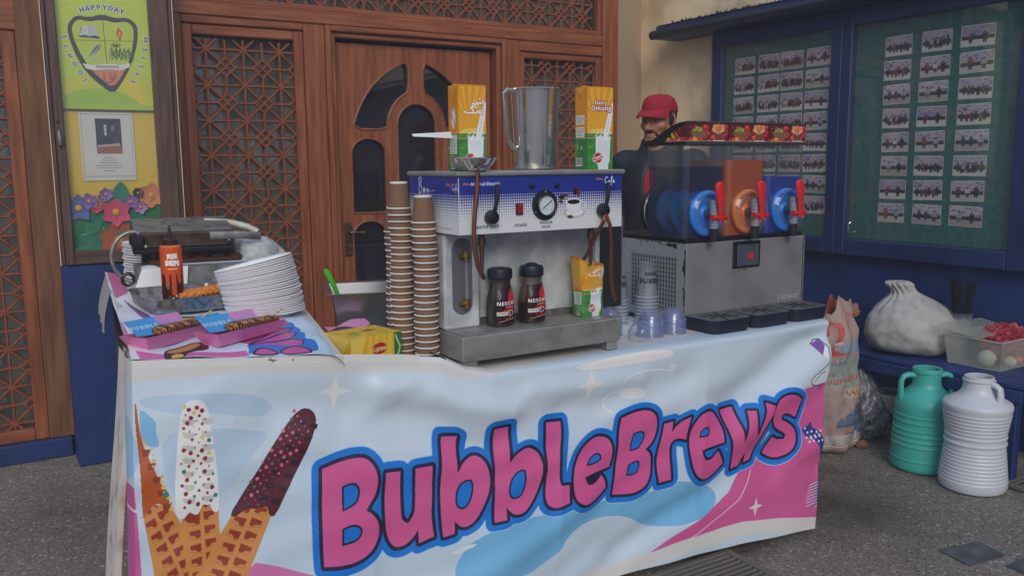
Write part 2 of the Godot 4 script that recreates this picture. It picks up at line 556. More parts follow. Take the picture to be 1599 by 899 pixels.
func ground() -> void:
	# terrazzo-like concrete: fine chips as colour and relief, one sheet to the horizon
	var m := mat("paving", Color.WHITE, 0.82)
	var p := Pic.new(1024, 1024, hexc("817a71"))
	var rg := RandomNumberGenerator.new(); rg.seed = 77
	var cols := [hexc("989189"), hexc("59534f"), hexc("827c75"), hexc("b0aaa2"), hexc("3e3a38"), hexc("68635e"), hexc("c8c2b9"), hexc("8a7b6b"), hexc("78726d"), hexc("5e5954")]
	for k in 15000:
		var c := Vector2(rg.randf() * 1024, rg.randf() * 1024)
		var r := rg.randf_range(1.4, 5.6) * (0.7 + 0.6 * rg.randf())
		var a := rg.randf() * TAU
		var q := PackedVector2Array()
		for i in 5: q.append(c + Vector2(cos(a + TAU * i / 5.0), sin(a + TAU * i / 5.0)) * r * rg.randf_range(0.6, 1.2))
		p.poly(q, cols[rg.randi() % cols.size()])
	m.albedo_texture = p.tex()
	m.detail_enabled = true
	m.detail_blend_mode = BaseMaterial3D.BLEND_MODE_MUL
	m.detail_albedo = noise_tex(0.006, [[0.0, hexc("7a7068")], [0.22, hexc("a8a29c")], [0.4, hexc("dcd9d6")], [0.7, hexc("f6f3f0")], [1.0, hexc("ffffff")]], 81, 7)
	m.detail_uv_layer = BaseMaterial3D.DETAIL_UV_2
	m.uv2_triplanar = true; m.uv2_world_triplanar = true
	m.uv2_scale = Vector3(0.23, 0.23, 0.23)
	m.normal_enabled = true
	m.normal_texture = noise_tex(0.05, [], 82, 4, FastNoiseLite.TYPE_SIMPLEX_SMOOTH, 512, 3.0)
	m.normal_scale = 0.35
	tri_map(m, Vector3(1.05, 1.05, 1.05))
	var b := MB.new()
	# slabs round the groove (z -3.35, sunk joint) and a joint across
	var xs := [-60.0, -1.62, -1.612, 60.0]
	b.quad(Vector3(-60, 0, 60), Vector3(60, 0, 60), Vector3(60, 0, -3.343), Vector3(-60, 0, -3.343))
	b.quad(Vector3(-60, 0, -3.357), Vector3(60, 0, -3.357), Vector3(60, 0, -60), Vector3(-60, 0, -60))
	b.quad(Vector3(-60, -0.012, -3.343), Vector3(60, -0.012, -3.343), Vector3(60, -0.012, -3.357), Vector3(-60, -0.012, -3.357))
	b.quad(Vector3(-60, -0.012, -3.343), Vector3(-60, 0, -3.343), Vector3(60, 0, -3.343), Vector3(60, -0.012, -3.343))
	b.quad(Vector3(-60, 0, -3.357), Vector3(-60, -0.012, -3.357), Vector3(60, -0.012, -3.357), Vector3(60, 0, -3.357))
	struct("ground", b, m, 0.0)
	# dark stone inlays
	var sm := mat("dark_stone", Color.WHITE, 0.6)
	sm.albedo_texture = noise_tex(0.012, [[0.0, hexc("3c3f44")], [0.5, hexc("52555a")], [0.8, hexc("64676b")], [0.86, hexc("8a8a88")], [1.0, hexc("6b6d70")]], 91, 5)
	tri_map(sm, Vector3(1.5, 1.5, 1.5))
	for e in [[Vector2(2.851, -1.699), Vector2(3.046, -1.661), Vector2(3.013, -1.545), Vector2(2.825, -1.567)], [Vector2(2.93, -1.50), Vector2(3.14, -1.50), Vector2(3.14, -1.36), Vector2(2.92, -1.36)]]:
		var s := MB.new()
		s.quad(Vector3(e[3].x, 0.004, e[3].y), Vector3(e[2].x, 0.004, e[2].y), Vector3(e[1].x, 0.004, e[1].y), Vector3(e[0].x, 0.004, e[0].y))
		struct("pavement_stone_inlay", s, sm, 0.0)
	# drain with bars at the foot of the banner, and a small one by the wall
	for e in [[Vector3(1.84, 0, -1.965), Vector3(0.68, 0, 0.23), "rusty slotted drain grate under the banner's lower hem"], [Vector3(3.78, 0, -1.78), Vector3(0.22, 0, 0.26), "black drain grate on the paving right of the white jug"]]:
		var t := thing("drain_grate", e[2], "drain grate", e[0], 0.0, "drain grates in the paving")
		var dm: Material = M["grate"] if M.has("grate") else mat("grate", hexc("6a645d"), 0.75, 0.2)
		var w: Vector3 = e[1]
		var f := MB.new()
		f.box(Vector3(0, 0.006, 0), Vector3(w.x, 0.004, w.z), 0.0)
		put("pit_floor", f, M["black_matt"], t)
		var fr := MB.new()
		for s in [-1, 1]:
			fr.box(Vector3(0, 0.014, s * w.z / 2), Vector3(w.x + 0.03, 0.02, 0.025), 0.003)
			fr.box(Vector3(s * w.x / 2, 0.0145, 0), Vector3(0.025, 0.02, w.z - 0.025), 0.003)
		put("rim", fr, dm, t)
		var n := 8
		for k in n:
			var bb := MB.new()
			bb.box(Vector3(0, 0.016, (k + 0.5) / n * (w.z - 0.03) - w.z / 2 + 0.015), Vector3(w.x - 0.03, 0.012, 0.0125), 0.003)
			put("bar", bb, dm, t)

# ---------------------------------------------------------------- wooden facade
const FZ := -4.62

func bar_mesh(l: float, w := 0.0145, d := 0.016) -> ArrayMesh:
	var key := "bar%d_%d" % [roundi(l * 1000), roundi(w * 10000)]
	if M.has(key): return M[key]
	var b := MB.new()
	var pr := [Vector2(-w / 2, 0), Vector2(-w / 2, d * 0.55), Vector2(-w * 0.22, d), Vector2(w * 0.22, d), Vector2(w / 2, d * 0.55), Vector2(w / 2, 0)]
	for k in pr.size() - 1:
		b.quad(Vector3(-l / 2, pr[k].x, pr[k].y), Vector3(-l / 2, pr[k + 1].x, pr[k + 1].y), Vector3(l / 2, pr[k + 1].x, pr[k + 1].y), Vector3(l / 2, pr[k].x, pr[k].y))
	M[key] = b.mesh(50.0)
	return M[key]

# clip a segment to a rectangle; null when outside
func clip(a: Vector2, b: Vector2, r: Rect2):
	var t0 := 0.0
	var t1 := 1.0
	var d := b - a
	for e in [[-d.x, a.x - r.position.x], [d.x, r.end.x - a.x], [-d.y, a.y - r.position.y], [d.y, r.end.y - a.y]]:
		if absf(e[0]) < 1e-9:
			if e[1] < 0: return null
		else:
			var q: float = e[1] / e[0]
			if e[0] < 0: t0 = maxf(t0, q)
			else: t1 = minf(t1, q)
	if t1 - t0 < 1e-4: return null
	return [a + d * t0, a + d * t1]

func lattice(parent: Node3D, r: Rect2, star: Vector2, p: Vector2, z: float) -> void:
	var segs := []
	var i0 := floori((r.position.x - star.x) / p.x) - 1
	var i1 := ceili((r.end.x - star.x) / p.x) + 1
	var j0 := floori((r.position.y - star.y) / p.y) - 1
	var j1 := ceili((r.end.y - star.y) / p.y) + 1
	for j in range(j0, j1): segs.append([Vector2(r.position.x, star.y + j * p.y), Vector2(r.end.x, star.y + j * p.y), 0])
	for i in range(i0, i1): segs.append([Vector2(star.x + i * p.x, r.position.y), Vector2(star.x + i * p.x, r.end.y), 1])
	var n := (j1 - j0)
	for i in range(i0 - n, i1 + 1):
		var a := star + Vector2(i * p.x, j0 * p.y)
		segs.append([a, a + Vector2(n * p.x, n * p.y), 2])
	for i in range(i0, i1 + n + 1):
		var a := star + Vector2(i * p.x, j0 * p.y)
		segs.append([a, a + Vector2(-n * p.x, n * p.y), 3])
	for i in range(i0, i1):
		for j in range(j0, j1):
			var c := star + Vector2((i + 0.5) * p.x, (j + 0.5) * p.y)
			var h := p * 0.255
			segs.append([c + Vector2(-h.x, 0), c + Vector2(0, h.y), 4])
			segs.append([c + Vector2(h.x, 0), c + Vector2(0, h.y), 4])
			segs.append([c + Vector2(-h.x, 0), c + Vector2(0, -h.y), 5])
			segs.append([c + Vector2(h.x, 0), c + Vector2(0, -h.y), 5])
			segs.append([c + Vector2(h.x, 0), c + Vector2(p.x - h.x, 0), 6])
			segs.append([c + Vector2(0, h.y), c + Vector2(0, p.y - h.y), 7])
	for s in segs:
		var q = clip(s[0], s[1], r)
		if q == null: continue
		var d: Vector2 = q[1] - q[0]
		if d.length() < 0.012: continue
		var o := put("lattice_bar", bar_mesh(snappedf(d.length(), 0.002)), M["wood_lattice"], parent)
		var mid: Vector2 = (q[0] + q[1]) / 2
		o.transform = Transform3D(Basis(Vector3.BACK, d.angle()), Vector3(mid.x, mid.y, z + 0.0007 * s[2]) - parent.position)

func frame4(parent: Node3D, called: String, r: Rect2, w: float, d: float, z: float, up: String, along: String, bev := 0.006) -> void:
	var c := r.get_center()
	for s in [-1, 1]:
		var a := MB.new()
		a.box(Vector3(c.x + s * (r.size.x / 2 - w / 2), c.y, z - d / 2) - parent.position, Vector3(w, r.size.y, d), bev)
		put(called, a, M[up], parent)
		var b := MB.new()
		b.box(Vector3(c.x, c.y + s * (r.size.y / 2 - w / 2), z - d / 2) - parent.position, Vector3(r.size.x - 2 * w, w, d - 0.002), bev)
		put(called, b, M[along], parent)

func lattice_window(label: String, outer: Rect2, inner: Rect2, star: Vector2, p: Vector2) -> void:
	var c := outer.get_center()
	var t := thing("lattice_window", label, "window", Vector3(c.x, outer.position.y, FZ), 0.0, "carved lattice windows of the wooden facade")
	var w := inner.position.x - outer.position.x
	frame4(t, "frame", outer, w, 0.05, FZ - 0.012, "wood_up", "wood_along")
	var h := outer.size.y - inner.size.y - 2 * w
	if h > 0.02:
		var b := MB.new()
		b.box(Vector3(c.x, outer.position.y + w + h / 2, FZ - 0.04) - t.position, Vector3(inner.size.x, h, 0.03), 0.004)
		put("lower_panel", b, M["wood_along"], t)
	lattice(t, inner, star, p, FZ - 0.05)
	var g := MB.new()
	g.box(Vector3(c.x, c.y, FZ - 0.075) - t.position, Vector3(inner.size.x + 0.02, outer.size.y - 0.06, 0.004))
	put("window_pane", g, M["window_glass"], t)

func facade() -> void:
	var f := thing("wooden_facade", "reddish brown wooden facade of posts and rails framing the lattice windows", "facade", Vector3(1.8, 0, FZ))
	var bx := func(called: String, x0: float, x1: float, y0: float, y1: float, m: String, z := FZ, d := 0.14):
		var b := MB.new()
		b.box(Vector3((x0 + x1) / 2, (y0 + y1) / 2, z - d / 2) - f.position, Vector3(x1 - x0, y1 - y0, d), 0.006)
		put(called, b, M[m], f)
	bx.call("post", 0.205, 0.34, 0.095, 2.21, "wood_worn")
	bx.call("post", 0.84, 0.93, 0.0, 2.21, "wood_up")
	bx.call("post", 1.556, 1.672, 0.0, 2.152, "wood_up")
	bx.call("post", 2.824, 2.924, 0.0, 2.152, "wood_up")
	bx.call("post", 3.566, 3.69, 0.0, 2.95, "wood_up", FZ + 0.012)
	bx.call("rail", 0.34, 3.566, 2.152, 2.222, "wood_along", FZ + 0.006)
	bx.call("rail", 0.93, 1.556, 2.112, 2.1515, "wood_along")
	bx.call("rail", 2.924, 3.566, 2.088, 2.1515, "wood_along")
	bx.call("rail", -3.0, 0.34, 2.02, 2.60, "wood_along", FZ - 0.004)
	bx.call("rail", 0.34, 3.566, 2.80, 2.95, "wood_along", FZ + 0.006)
	bx.call("post", 0.84, 0.93, 2.222, 2.80, "wood_up", FZ + 0.003)
	# stepped mouldings round the door
	for k in 2:
		var w := 0.03
		var a := 1.672 + k * w
		var tp := 2.150 - k * w
		bx.call("door_moulding", a, a + w + 0.002, 0.0, tp, "wood_up", FZ + 0.014 - k * 0.022, 0.10)
		bx.call("door_moulding", 4.494 - a - w, 4.494 - a, 0.0, tp, "wood_up", FZ + 0.014 - k * 0.022, 0.10)
		bx.call("door_moulding", a + w + 0.002, 4.494 - a - w, tp - w, tp, "wood_along", FZ + 0.0135 - k * 0.022, 0.10)
	bx.call("blue_plinth", -3.0, 0.30, 0.0, 0.095, "blue_paint", FZ + 0.02, 0.16)
	bx.call("stile", -3.0, -0.36, 0.0952, 2.02, "wood_up", FZ - 0.006)
	# dark rooms behind the glass
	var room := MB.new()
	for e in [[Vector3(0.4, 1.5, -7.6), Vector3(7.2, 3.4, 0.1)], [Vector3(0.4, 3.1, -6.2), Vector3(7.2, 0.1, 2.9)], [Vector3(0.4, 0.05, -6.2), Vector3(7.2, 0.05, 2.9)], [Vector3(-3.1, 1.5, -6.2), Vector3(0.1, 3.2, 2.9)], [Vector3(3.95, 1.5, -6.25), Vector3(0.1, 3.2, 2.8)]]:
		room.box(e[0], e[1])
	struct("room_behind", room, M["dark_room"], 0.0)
	lattice_window("tall lattice window at the far left, cut by the photo's edge", Rect2(-0.36, 0.0955, 0.565, 1.924), Rect2(-0.30, 0.150, 0.445, 1.81), Vector2(0.063, 0.186), Vector2(0.19, 0.18))
	lattice_window("tall lattice window between the notice case and the door", Rect2(0.931, 0.0, 0.624, 2.111), Rect2(0.983, 0.40, 0.520, 1.645), Vector2(1.0505, 1.994), Vector2(0.190, 0.180))
	lattice_window("narrow lattice window right of the door, behind the steel jug", Rect2(2.925, 0.0, 0.640, 2.087), Rect2(2.965, 0.40, 0.558, 1.643), Vector2(3.036, 1.918), Vector2(0.194, 0.180))
	var t := thing("lattice_transom", "long lattice transom panel above the door along the photo's top", "window", Vector3(2.2, 2.222, FZ))
	frame4(t, "frame", Rect2(0.931, 2.223, 2.634, 0.576), 0.026, 0.05, FZ - 0.010, "wood_up", "wood_along", 0.004)
	lattice(t, Rect2(0.957, 2.249, 2.55, 0.524), Vector2(2.504, 2.250), Vector2(0.1675, 0.160), FZ - 0.05)
	var g := MB.new()
	g.box(Vector3(2.25, 2.5, FZ - 0.075) - t.position, Vector3(2.6, 0.54, 0.004))
	put("window_pane", g, M["window_glass"], t)
	var cur := mat("curtain_cloth", hexc("b4b3a6"), 0.9)
	for e in [[0.95, 1.54, 0.3, 2.1, "grey green curtain behind the tall lattice window"], [0.95, 3.5, 2.24, 2.8, "dusty grey curtain behind the transom lattice"], [2.95, 3.55, 0.3, 2.07, "pale grey curtain behind the narrow lattice window"], [-0.34, 0.18, 0.12, 2.0, "pale grey curtain behind the far left lattice window"]]:
		var c := MB.new()
		c.grid(60, 2, func(u: float, v: float): return Vector3(lerpf(e[0], e[1], u), lerpf(e[2], e[3], v), -4.745 + 0.018 * sin(u * (e[1] - e[0]) * 55.0 + 1.3 * sin(u * 9.0))))
		tag(put("curtain", c, cur), e[4], "curtain")
	door()

func arch(x0: float, x1: float, y0: float, ys: float, yt: float, n := 14) -> PackedVector2Array:
	var p := PackedVector2Array([Vector2(x0, y0), Vector2(x1, y0)])
	for k in n + 1:
		var a := PI * k / n
		p.append(Vector2((x0 + x1) / 2 + cos(a) * (x1 - x0) / 2, ys + sin(a) * (yt - ys)))
	return p

func door() -> void:
	var cx := 2.2375
	var t := thing("wooden_door", "carved wooden door with arched glass panes behind the coffee machine", "door", Vector3(cx, 0.0, -4.70))
	var holes := []
	var ul := PackedVector2Array()
	for q in [[2.193, 1.99], [2.12, 1.965], [2.04, 1.915], [1.965, 1.85], [1.91, 1.775], [1.865, 1.69], [1.835, 1.60], [2.050, 1.60], [2.056, 1.655], [2.075, 1.71], [2.105, 1.757], [2.147, 1.795], [2.193, 1.815]]: ul.append(Vector2(q[0] - cx, q[1]))
	var flip := func(p: PackedVector2Array) -> PackedVector2Array:
		var q := PackedVector2Array()
		for e in p: q.append(Vector2(-e.x, e.y))
		q.reverse()
		return q
	ul = smooth(ul, 1)
	holes = [ul, flip.call(ul), arch(-0.127, 0.127, 0.66, 1.625, 1.752), arch(1.823 - cx, 2.036 - cx, 1.125, 1.465, 1.55), arch(1.818 - cx, 2.030 - cx, 0.66, 0.99, 1.08)]
	holes.append(flip.call(holes[3])); holes.append(flip.call(holes[4]))
	var leaf := CSGBox3D.new()
	leaf.name = "leaf"
	leaf.size = Vector3(1.0, 2.07, 0.045)
	leaf.position = Vector3(0, 1.037, 0)
	leaf.material = M["wood_up"]
	t.add_child(leaf, true)
	for h in holes:
		var c := CSGPolygon3D.new()
		c.name = "opening"
		c.polygon = h
		c.depth = 0.2
		c.operation = CSGShape3D.OPERATION_SUBTRACTION
		c.position = Vector3(0, -1.037, 0.1)
		c.material = M["wood_up"]
		leaf.add_child(c, true)
		var pts := []
		for q in h: pts.append(Vector3(q.x, q.y, 0.022))
		pts.append(pts[0]); pts.append(pts[1])
		var mb := MB.new()
		mb.tube(pts, 0.007, 6, false)
		put("pane_moulding", mb, M["wood_lattice"], t)
		var g := MB.new()
		var ti := Geometry2D.triangulate_polygon(h)
		for k in range(0, ti.size(), 3):
			var q := [h[ti[k]], h[ti[k + 1]], h[ti[k + 2]]]
			if (q[1] - q[0]).cross(q[2] - q[0]) < 0: q = [q[0], q[2], q[1]]
			g.tri(Vector3(q[0].x, q[0].y, -0.006), Vector3(q[1].x, q[1].y, -0.006), Vector3(q[2].x, q[2].y, -0.006))
		put("door_pane", g, M["door_glass"], t, 0.0)
	# handle plate and lever
	var b := MB.new()
	b.box(Vector3(1.786 - cx, 0.98, 0.03), Vector3(0.042, 0.19, 0.012), 0.004)
	var pl := put("handle_plate", b, M["steel_burnt"], t)
	var lv := MB.new()
	lv.tube([Vector3(1.786 - cx, 1.02, 0.03), Vector3(1.786 - cx, 1.02, 0.075), Vector3(1.80 - cx, 1.02, 0.082), Vector3(1.87 - cx, 1.018, 0.08)], 0.008, 8)
	put("handle", lv, M["steel_burnt"], pl)
	var kb := MB.new()
	kb.lathe([Vector2(0, 0.012), Vector2(0.013, 0.010), Vector2(0.014, 0.0), Vector2(0.0, 0.0)], 12, Vector3(1.786 - cx, 0.94, 0.036), Basis(Vector3.RIGHT, PI / 2))
	put("keyhole", kb, M["brass"], pl)

# ---------------------------------------------------------------- pilaster and notice case with the school crest
func flat_quad(w: float, h: float) -> MB:      # centred sheet in x, y facing +z, slightly thick
	var b := MB.new()
	b.quad(Vector3(-w / 2, -h / 2, 0.0006), Vector3(w / 2, -h / 2, 0.0006), Vector3(w / 2, h / 2, 0.0006), Vector3(-w / 2, h / 2, 0.0006))
	b.quad(Vector3(w / 2, -h / 2, 0), Vector3(-w / 2, -h / 2, 0), Vector3(-w / 2, h / 2, 0), Vector3(w / 2, h / 2, 0))
	return b

func crest_picture() -> Texture2D:
	# drawing units are millimetres: x from the case's left edge, y down from 2.25 m
	var p := Pic.new(800, 1024, hexc("cbdc2a"))
	p.frame(52, -55, 800.0 / 393.0, 1024.0 / 642.0)
	var rg := RandomNumberGenerator.new(); rg.seed = 3
	p.poly(smooth(P2([52, 470, 150, 430, 260, 440, 340, 400, 445, 430, 445, 590, 52, 590]), 2), hexc("d3d21f"))
	p.poly(smooth(P2([300, 470, 360, 440, 400, 500, 410, 560, 380, 560, 330, 500]), 2), hexc("e8cf1c"))
	p.poly(smooth(P2([52, 540, 130, 500, 230, 490, 320, 510, 390, 560, 400, 600, 52, 600]), 2), hexc("a9c837"))
	p.poly(P2([52, 569, 445, 563, 445, 590, 52, 590]), hexc("b4cf2e"))
	var dark := hexc("3a2a20")
	var sh := P2([104, 216, 144, 172, 192, 181, 250, 161, 306, 177, 356, 168, 395, 198, 396, 250, 384, 307, 355, 390, 312, 465, 272, 518, 215, 474, 167, 425, 136, 368, 115, 307, 104, 262])
	p.poly(smooth(sh, 1), dark)
	var inn := P2([122, 219, 149, 190, 191, 200, 249, 186, 301, 197, 351, 186, 377, 208, 378, 251, 367, 308, 341, 386, 307, 446, 271, 488, 224, 450, 187, 412, 158, 362, 134, 306, 122, 261])
	p.poly(smooth(inn, 1), hexc("c9d733"))
	var low := Geometry2D.intersect_polygons(smooth(inn, 1), P2([100, 400, 250, 396, 400, 386, 400, 520, 100, 520]))
	for q in low: p.poly(q, hexc("d98a52"))
	p.line(P2([124, 284, 376, 274]), 3.0, hexc("b5521f"))
	p.line(P2([250, 188, 255, 384]), 4.0, hexc("b5521f"))
	p.poly(P2([152, 384, 199, 390, 251, 381, 311, 384, 353, 372, 350, 393, 309, 408, 257, 405, 205, 412, 169, 408]), hexc("ece8e0"))
	p.text("PESHAWAR", 258, 401, 12, hexc("6a3a30"), "Droid Sans", true, -0.03, 1.1)
	# open book
	p.poly(P2([148, 268, 160, 220, 234, 266, 232, 272]), hexc("24262a"))
	p.poly(P2([150, 264, 163, 221, 176, 217, 190, 222, 192, 264, 172, 259]), hexc("d8d8d4"))
	p.poly(P2([192, 264, 190, 222, 204, 216, 219, 217, 231, 263, 210, 258]), hexc("c6c6c4"))
	p.line(P2([150, 268, 192, 268, 232, 268]), 3.0, hexc("24262a"))
	p.line(P2([191, 222, 192, 266]), 1.6, hexc("50504e"))
	for k in 5: p.line(P2([160 + k * 0.5, 228 + k * 7, 186, 230 + k * 7]), 0.8, hexc("8a8a88"))
	# torch
	p.poly(smooth(P2([306, 258, 302, 240, 310, 225, 313, 212, 322, 228, 331, 240, 327, 258]), 1), hexc("d8401f"))
	p.poly(smooth(P2([312, 256, 311, 243, 317, 230, 322, 244, 321, 256]), 1), hexc("f1a32c"))
	p.poly(P2([307, 260, 327, 260, 322, 266, 319, 280, 315, 280, 312, 266]), hexc("a5461d"))
	# quill and ink
	p.poly(smooth(P2([180, 362, 192, 330, 210, 305, 238, 292, 234, 312, 215, 335, 195, 350]), 1), hexc("8a8f94"))
	p.poly(smooth(P2([196, 335, 212, 308, 236, 294, 224, 318, 208, 332]), 1), hexc("5b6166"))
	p.line(P2([176, 370, 196, 344, 234, 297]), 2.0, hexc("e4e4e0"))
	for k in 6: p.disc(190 + k * 7, 362 + (k % 2) * 5, 6, hexc("b8c3c6"), 3.5)
	# hills with a tree
	for k in 26: p.line(P2([266 + k * 4.0, 362 - absf(sin(k * 0.9)) * 40, 270 + k * 4.0, 335 - absf(sin(k * 0.7)) * 28, 276 + k * 3.8, 366 - (k % 5) * 4]), 2.2, hexc("2a3018") if k % 3 else hexc("5b6a1e"))
	for k in 9:
		var a := k * 0.7
		p.line(P2([298, 300, 298 + cos(a) * 22, 296 + sin(a) * 13]), 3.0, hexc("23351a"))
	p.line(P2([298, 300, 302, 350]), 3.0, hexc("3a2a18"))
	# the word in the lower field, drawn with a brush
	var red := hexc("a8301c")
	p.line(P2([240, 425, 238, 456]), 5.0, red)
	p.line(P2([286, 418, 284, 452]), 4.5, red)
	p.line(P2([278, 440, 268, 434, 260, 442, 264, 450, 272, 450, 276, 444, 276, 456, 258, 466, 248, 462]), 4.5, red)
	p.disc(262, 424, 3, red); p.disc(270, 423, 3, red)
	# lettering round the shield
	var navy := hexc("262a52")
	var wh := hexc("e8e8e4")
	var word := func(s: String, at: Array, ang: Array, h: float):
		for k in s.length(): p.text(s[k], at[k * 2] , at[k * 2 + 1], h, navy, "Droid Sans", true, ang[k], 1.1, 3.0, wh)
	word.call("HAPPYDAY", [171, 160, 193, 152, 215, 147, 238, 144, 262, 143, 286, 145, 309, 149, 331, 155], [-0.35, -0.25, -0.15, -0.06, 0.04, 0.13, 0.22, 0.32], 22)
	word.call("SCHOOL", [80, 271, 82, 317, 96, 358, 114, 394, 134, 430, 155, 466], [1.60, 1.45, 1.2, 1.05, 0.95, 0.85], 19)
	word.call("SYSTEM", [368, 464, 390, 428, 410, 392, 424, 350, 433, 308, 439, 264], [-0.85, -0.95, -1.1, -1.3, -1.45, -1.55], 19)
	return p.tex()

func petal_flower(parent: Node3D, at: Vector3, r: float, n: int, col: Material, mid: Material, a0 := 0.0, pointed := true) -> void:
	for k in n:
		var b := MB.new()
		var a := a0 + TAU * k / n
		var ax := Vector3(cos(a), sin(a), 0)
		var sd := Vector3(-sin(a), cos(a), 0)
		b.grid(4, 6, func(u: float, v: float): return at + ax * (v * r) + sd * ((u - 0.5) * r * 0.85 * (sin(PI * pow(v, 0.75)) if pointed else sqrt(maxf(0.0, sin(PI * minf(v * 0.9 + 0.08, 1.0)))))) + Vector3(0, 0, 0.003 + 0.012 * v * v + 0.006 * absf(u - 0.5) + 0.0006 * k))
		put("petal", b, col, parent)
	var c := MB.new()
	c.lathe([Vector2(r * 0.24, 0), Vector2(r * 0.22, 0.006), Vector2(r * 0.12, 0.010), Vector2(0, 0.0105)], 12, at + Vector3(0, 0, 0.006), Basis(Vector3.RIGHT, PI / 2))
	put("flower_centre", c, mid, parent)

func paper_leaf(parent: Node3D, at: Vector3, l: float, w: float, ang: float, col: Material) -> void:
	var b := MB.new()
	var ax := Vector3(cos(ang), sin(ang), 0)
	var sd := Vector3(-sin(ang), cos(ang), 0)
	b.grid(6, 8, func(u: float, v: float): return at + ax * ((v - 0.5) * l) + sd * ((u - 0.5) * w * pow(maxf(sin(PI * clampf(v * 0.94 + 0.03, 0, 1)), 0.0), 0.7)) + Vector3(0, 0, 0.002 + 0.008 * absf(u - 0.5) + 0.004 * v))
	put("paper_leaf", b, col, parent)

func notice_case() -> void:
	var pil := thing("blue_pilaster", "blue painted pilaster below the notice case, left of the stall", "pillar", Vector3(0.5725, 0, -4.47))
	var pb := MB.new()
	pb.box(Vector3(0, 0.478, 0), Vector3(0.537, 0.956, 0.16), 0.008)
	put("shaft", pb, M["blue_paint"], pil)
	pb = MB.new()
	pb.box(Vector3(0, 1.9, -0.02), Vector3(0.53, 1.888, 0.10), 0.004)
	put("upper_shaft", pb, M["beige_plaster"], pil)
	var zf := -4.385
	var t := thing("notice_case", "dark brown glazed notice case with the school crest poster and paper flowers", "notice board", Vector3(0.5725, 0.957, zf))
	var lx := 0.30 - 0.5725
	var fr := func(x0: float, x1: float, y0: float, y1: float, m: String, d: float, zz: float):
		var b := MB.new()
		b.box(Vector3((x0 + x1) / 2, (y0 + y1) / 2 - 0.957, zz - d / 2), Vector3(x1 - x0, y1 - y0, d), 0.005)
		put("frame", b, M[m], t)
	fr.call(lx + 0.0, lx + 0.018, 0.957, 2.70, "dark_wood_up", 0.06, -0.004)
	fr.call(lx + 0.019, lx + 0.056, 0.957, 2.70, "dark_wood_up", 0.055, 0.006)
	fr.call(lx + 0.442, lx + 0.526, 0.957, 2.70, "dark_wood_up", 0.055, 0.006)
	fr.call(lx + 0.527, lx + 0.545, 0.957, 2.70, "dark_wood_up", 0.06, -0.004)
	fr.call(lx + 0.057, lx + 0.441, 0.957, 1.022, "dark_wood_along", 0.055, 0.004)
	fr.call(lx + 0.057, lx + 0.441, 2.62, 2.70, "dark_wood_along", 0.055, 0.004)
	for x in [lx - 0.0025, lx + 0.5475]:
		var eb := MB.new()
		eb.box(Vector3(x, 0.87, -0.01), Vector3(0.003, 1.74, 0.012), 0.0)
		put("worn_edge", eb, M["beige_plaster"], t)
	var yb := mat("yellow_card", hexc("e2c02e"), 0.8)
	var bk := MB.new()
	bk.box(Vector3(lx + 0.25, 0.86, -0.045), Vector3(0.40, 1.66, 0.004))
	put("backing_card", bk, yb, t)
	var em := put("crest_poster", flat_quad(0.393, 0.642), printed("crest_print", crest_picture(), 0.35), t, 0.0)
	em.position = Vector3(lx + 0.2485, 2.25 - 0.266 - 0.957, -0.036)
	var edge := MB.new()
	edge.box(Vector3(lx + 0.2485, 2.25 - 0.590 - 0.957, -0.035), Vector3(0.393, 0.007, 0.008), 0.002)
	put("poster_edge", edge, M["dark_wood_along"], t)
	# typed notice with a photograph of a stall
	var np := Pic.new(384, 520, hexc("d9d5cb"))
	np.frame(119, 600, 384.0 / 228.0, 520.0 / 312.0)
	for e in [[128, 608, 338, 608], [338, 608, 338, 892], [338, 892, 128, 892], [128, 892, 128, 608]]: np.line(P2(e), 1.4, hexc("55534e"))
	np.rect(186, 628, 108, 160, hexc("1d1b22"))
	np.rect(196, 640, 24, 90, hexc("2c2a38")); np.rect(262, 640, 28, 130, hexc("4c1d24")); np.rect(222, 655, 10, 50, hexc("c8cccd"))
	np.rect(250, 660, 14, 26, hexc("6a7280")); np.poly(P2([188, 756, 290, 748, 292, 788, 186, 788]), hexc("a05a36")); np.poly(P2([192, 748, 284, 740, 288, 752, 190, 758]), hexc("b9a79a"))
	for k in 60: np.disc(190 + fmod(k * 37.7, 98), 632 + fmod(k * 53.3, 118), 2.5, [hexc("3a3448"), hexc("17151a"), hexc("54303a")][k % 3])
	for k in 6: np.line(P2([234 - [20, 32, 40, 58, 54, 22][k], 806 + k * 12, 234 + [20, 32, 40, 58, 54, 22][k], 806 + k * 12]), 3.2, hexc("7d7a74"))
	for k in 4: np.disc([126, 340, 126, 340][k], [606, 606, 900, 900][k], 2.4, hexc("8b8f92"))
	var ns := put("notice_sheet", flat_quad(0.228, 0.312), printed("notice_print", np.tex(), 0.5), t, 0.0)
	ns.position = Vector3(lx + 0.233, 2.25 - 0.756 - 0.957, -0.038)
	# paper garden
	var g1 := mat("paper_green", hexc("2f7d4c"), 0.8); var g2 := mat("paper_teal", hexc("1f8060"), 0.8)
	var pk := mat("paper_pink", hexc("d8527c"), 0.8); var pu := mat("paper_purple", hexc("9a6bb5"), 0.8)
	var bl := mat("paper_blue", hexc("5f6fb0"), 0.8); var orr := mat("paper_orange", hexc("c05c25"), 0.8)
	var pc := mat("paper_peach", hexc("e08a52"), 0.8); var ye := mat("paper_yellow", hexc("d9a626"), 0.8)
	var pt := func(x: float, y: float, z := 0.0): return Vector3(lx + x / 1000.0, 2.25 - y / 1000.0 - 0.957, -0.040 + z)
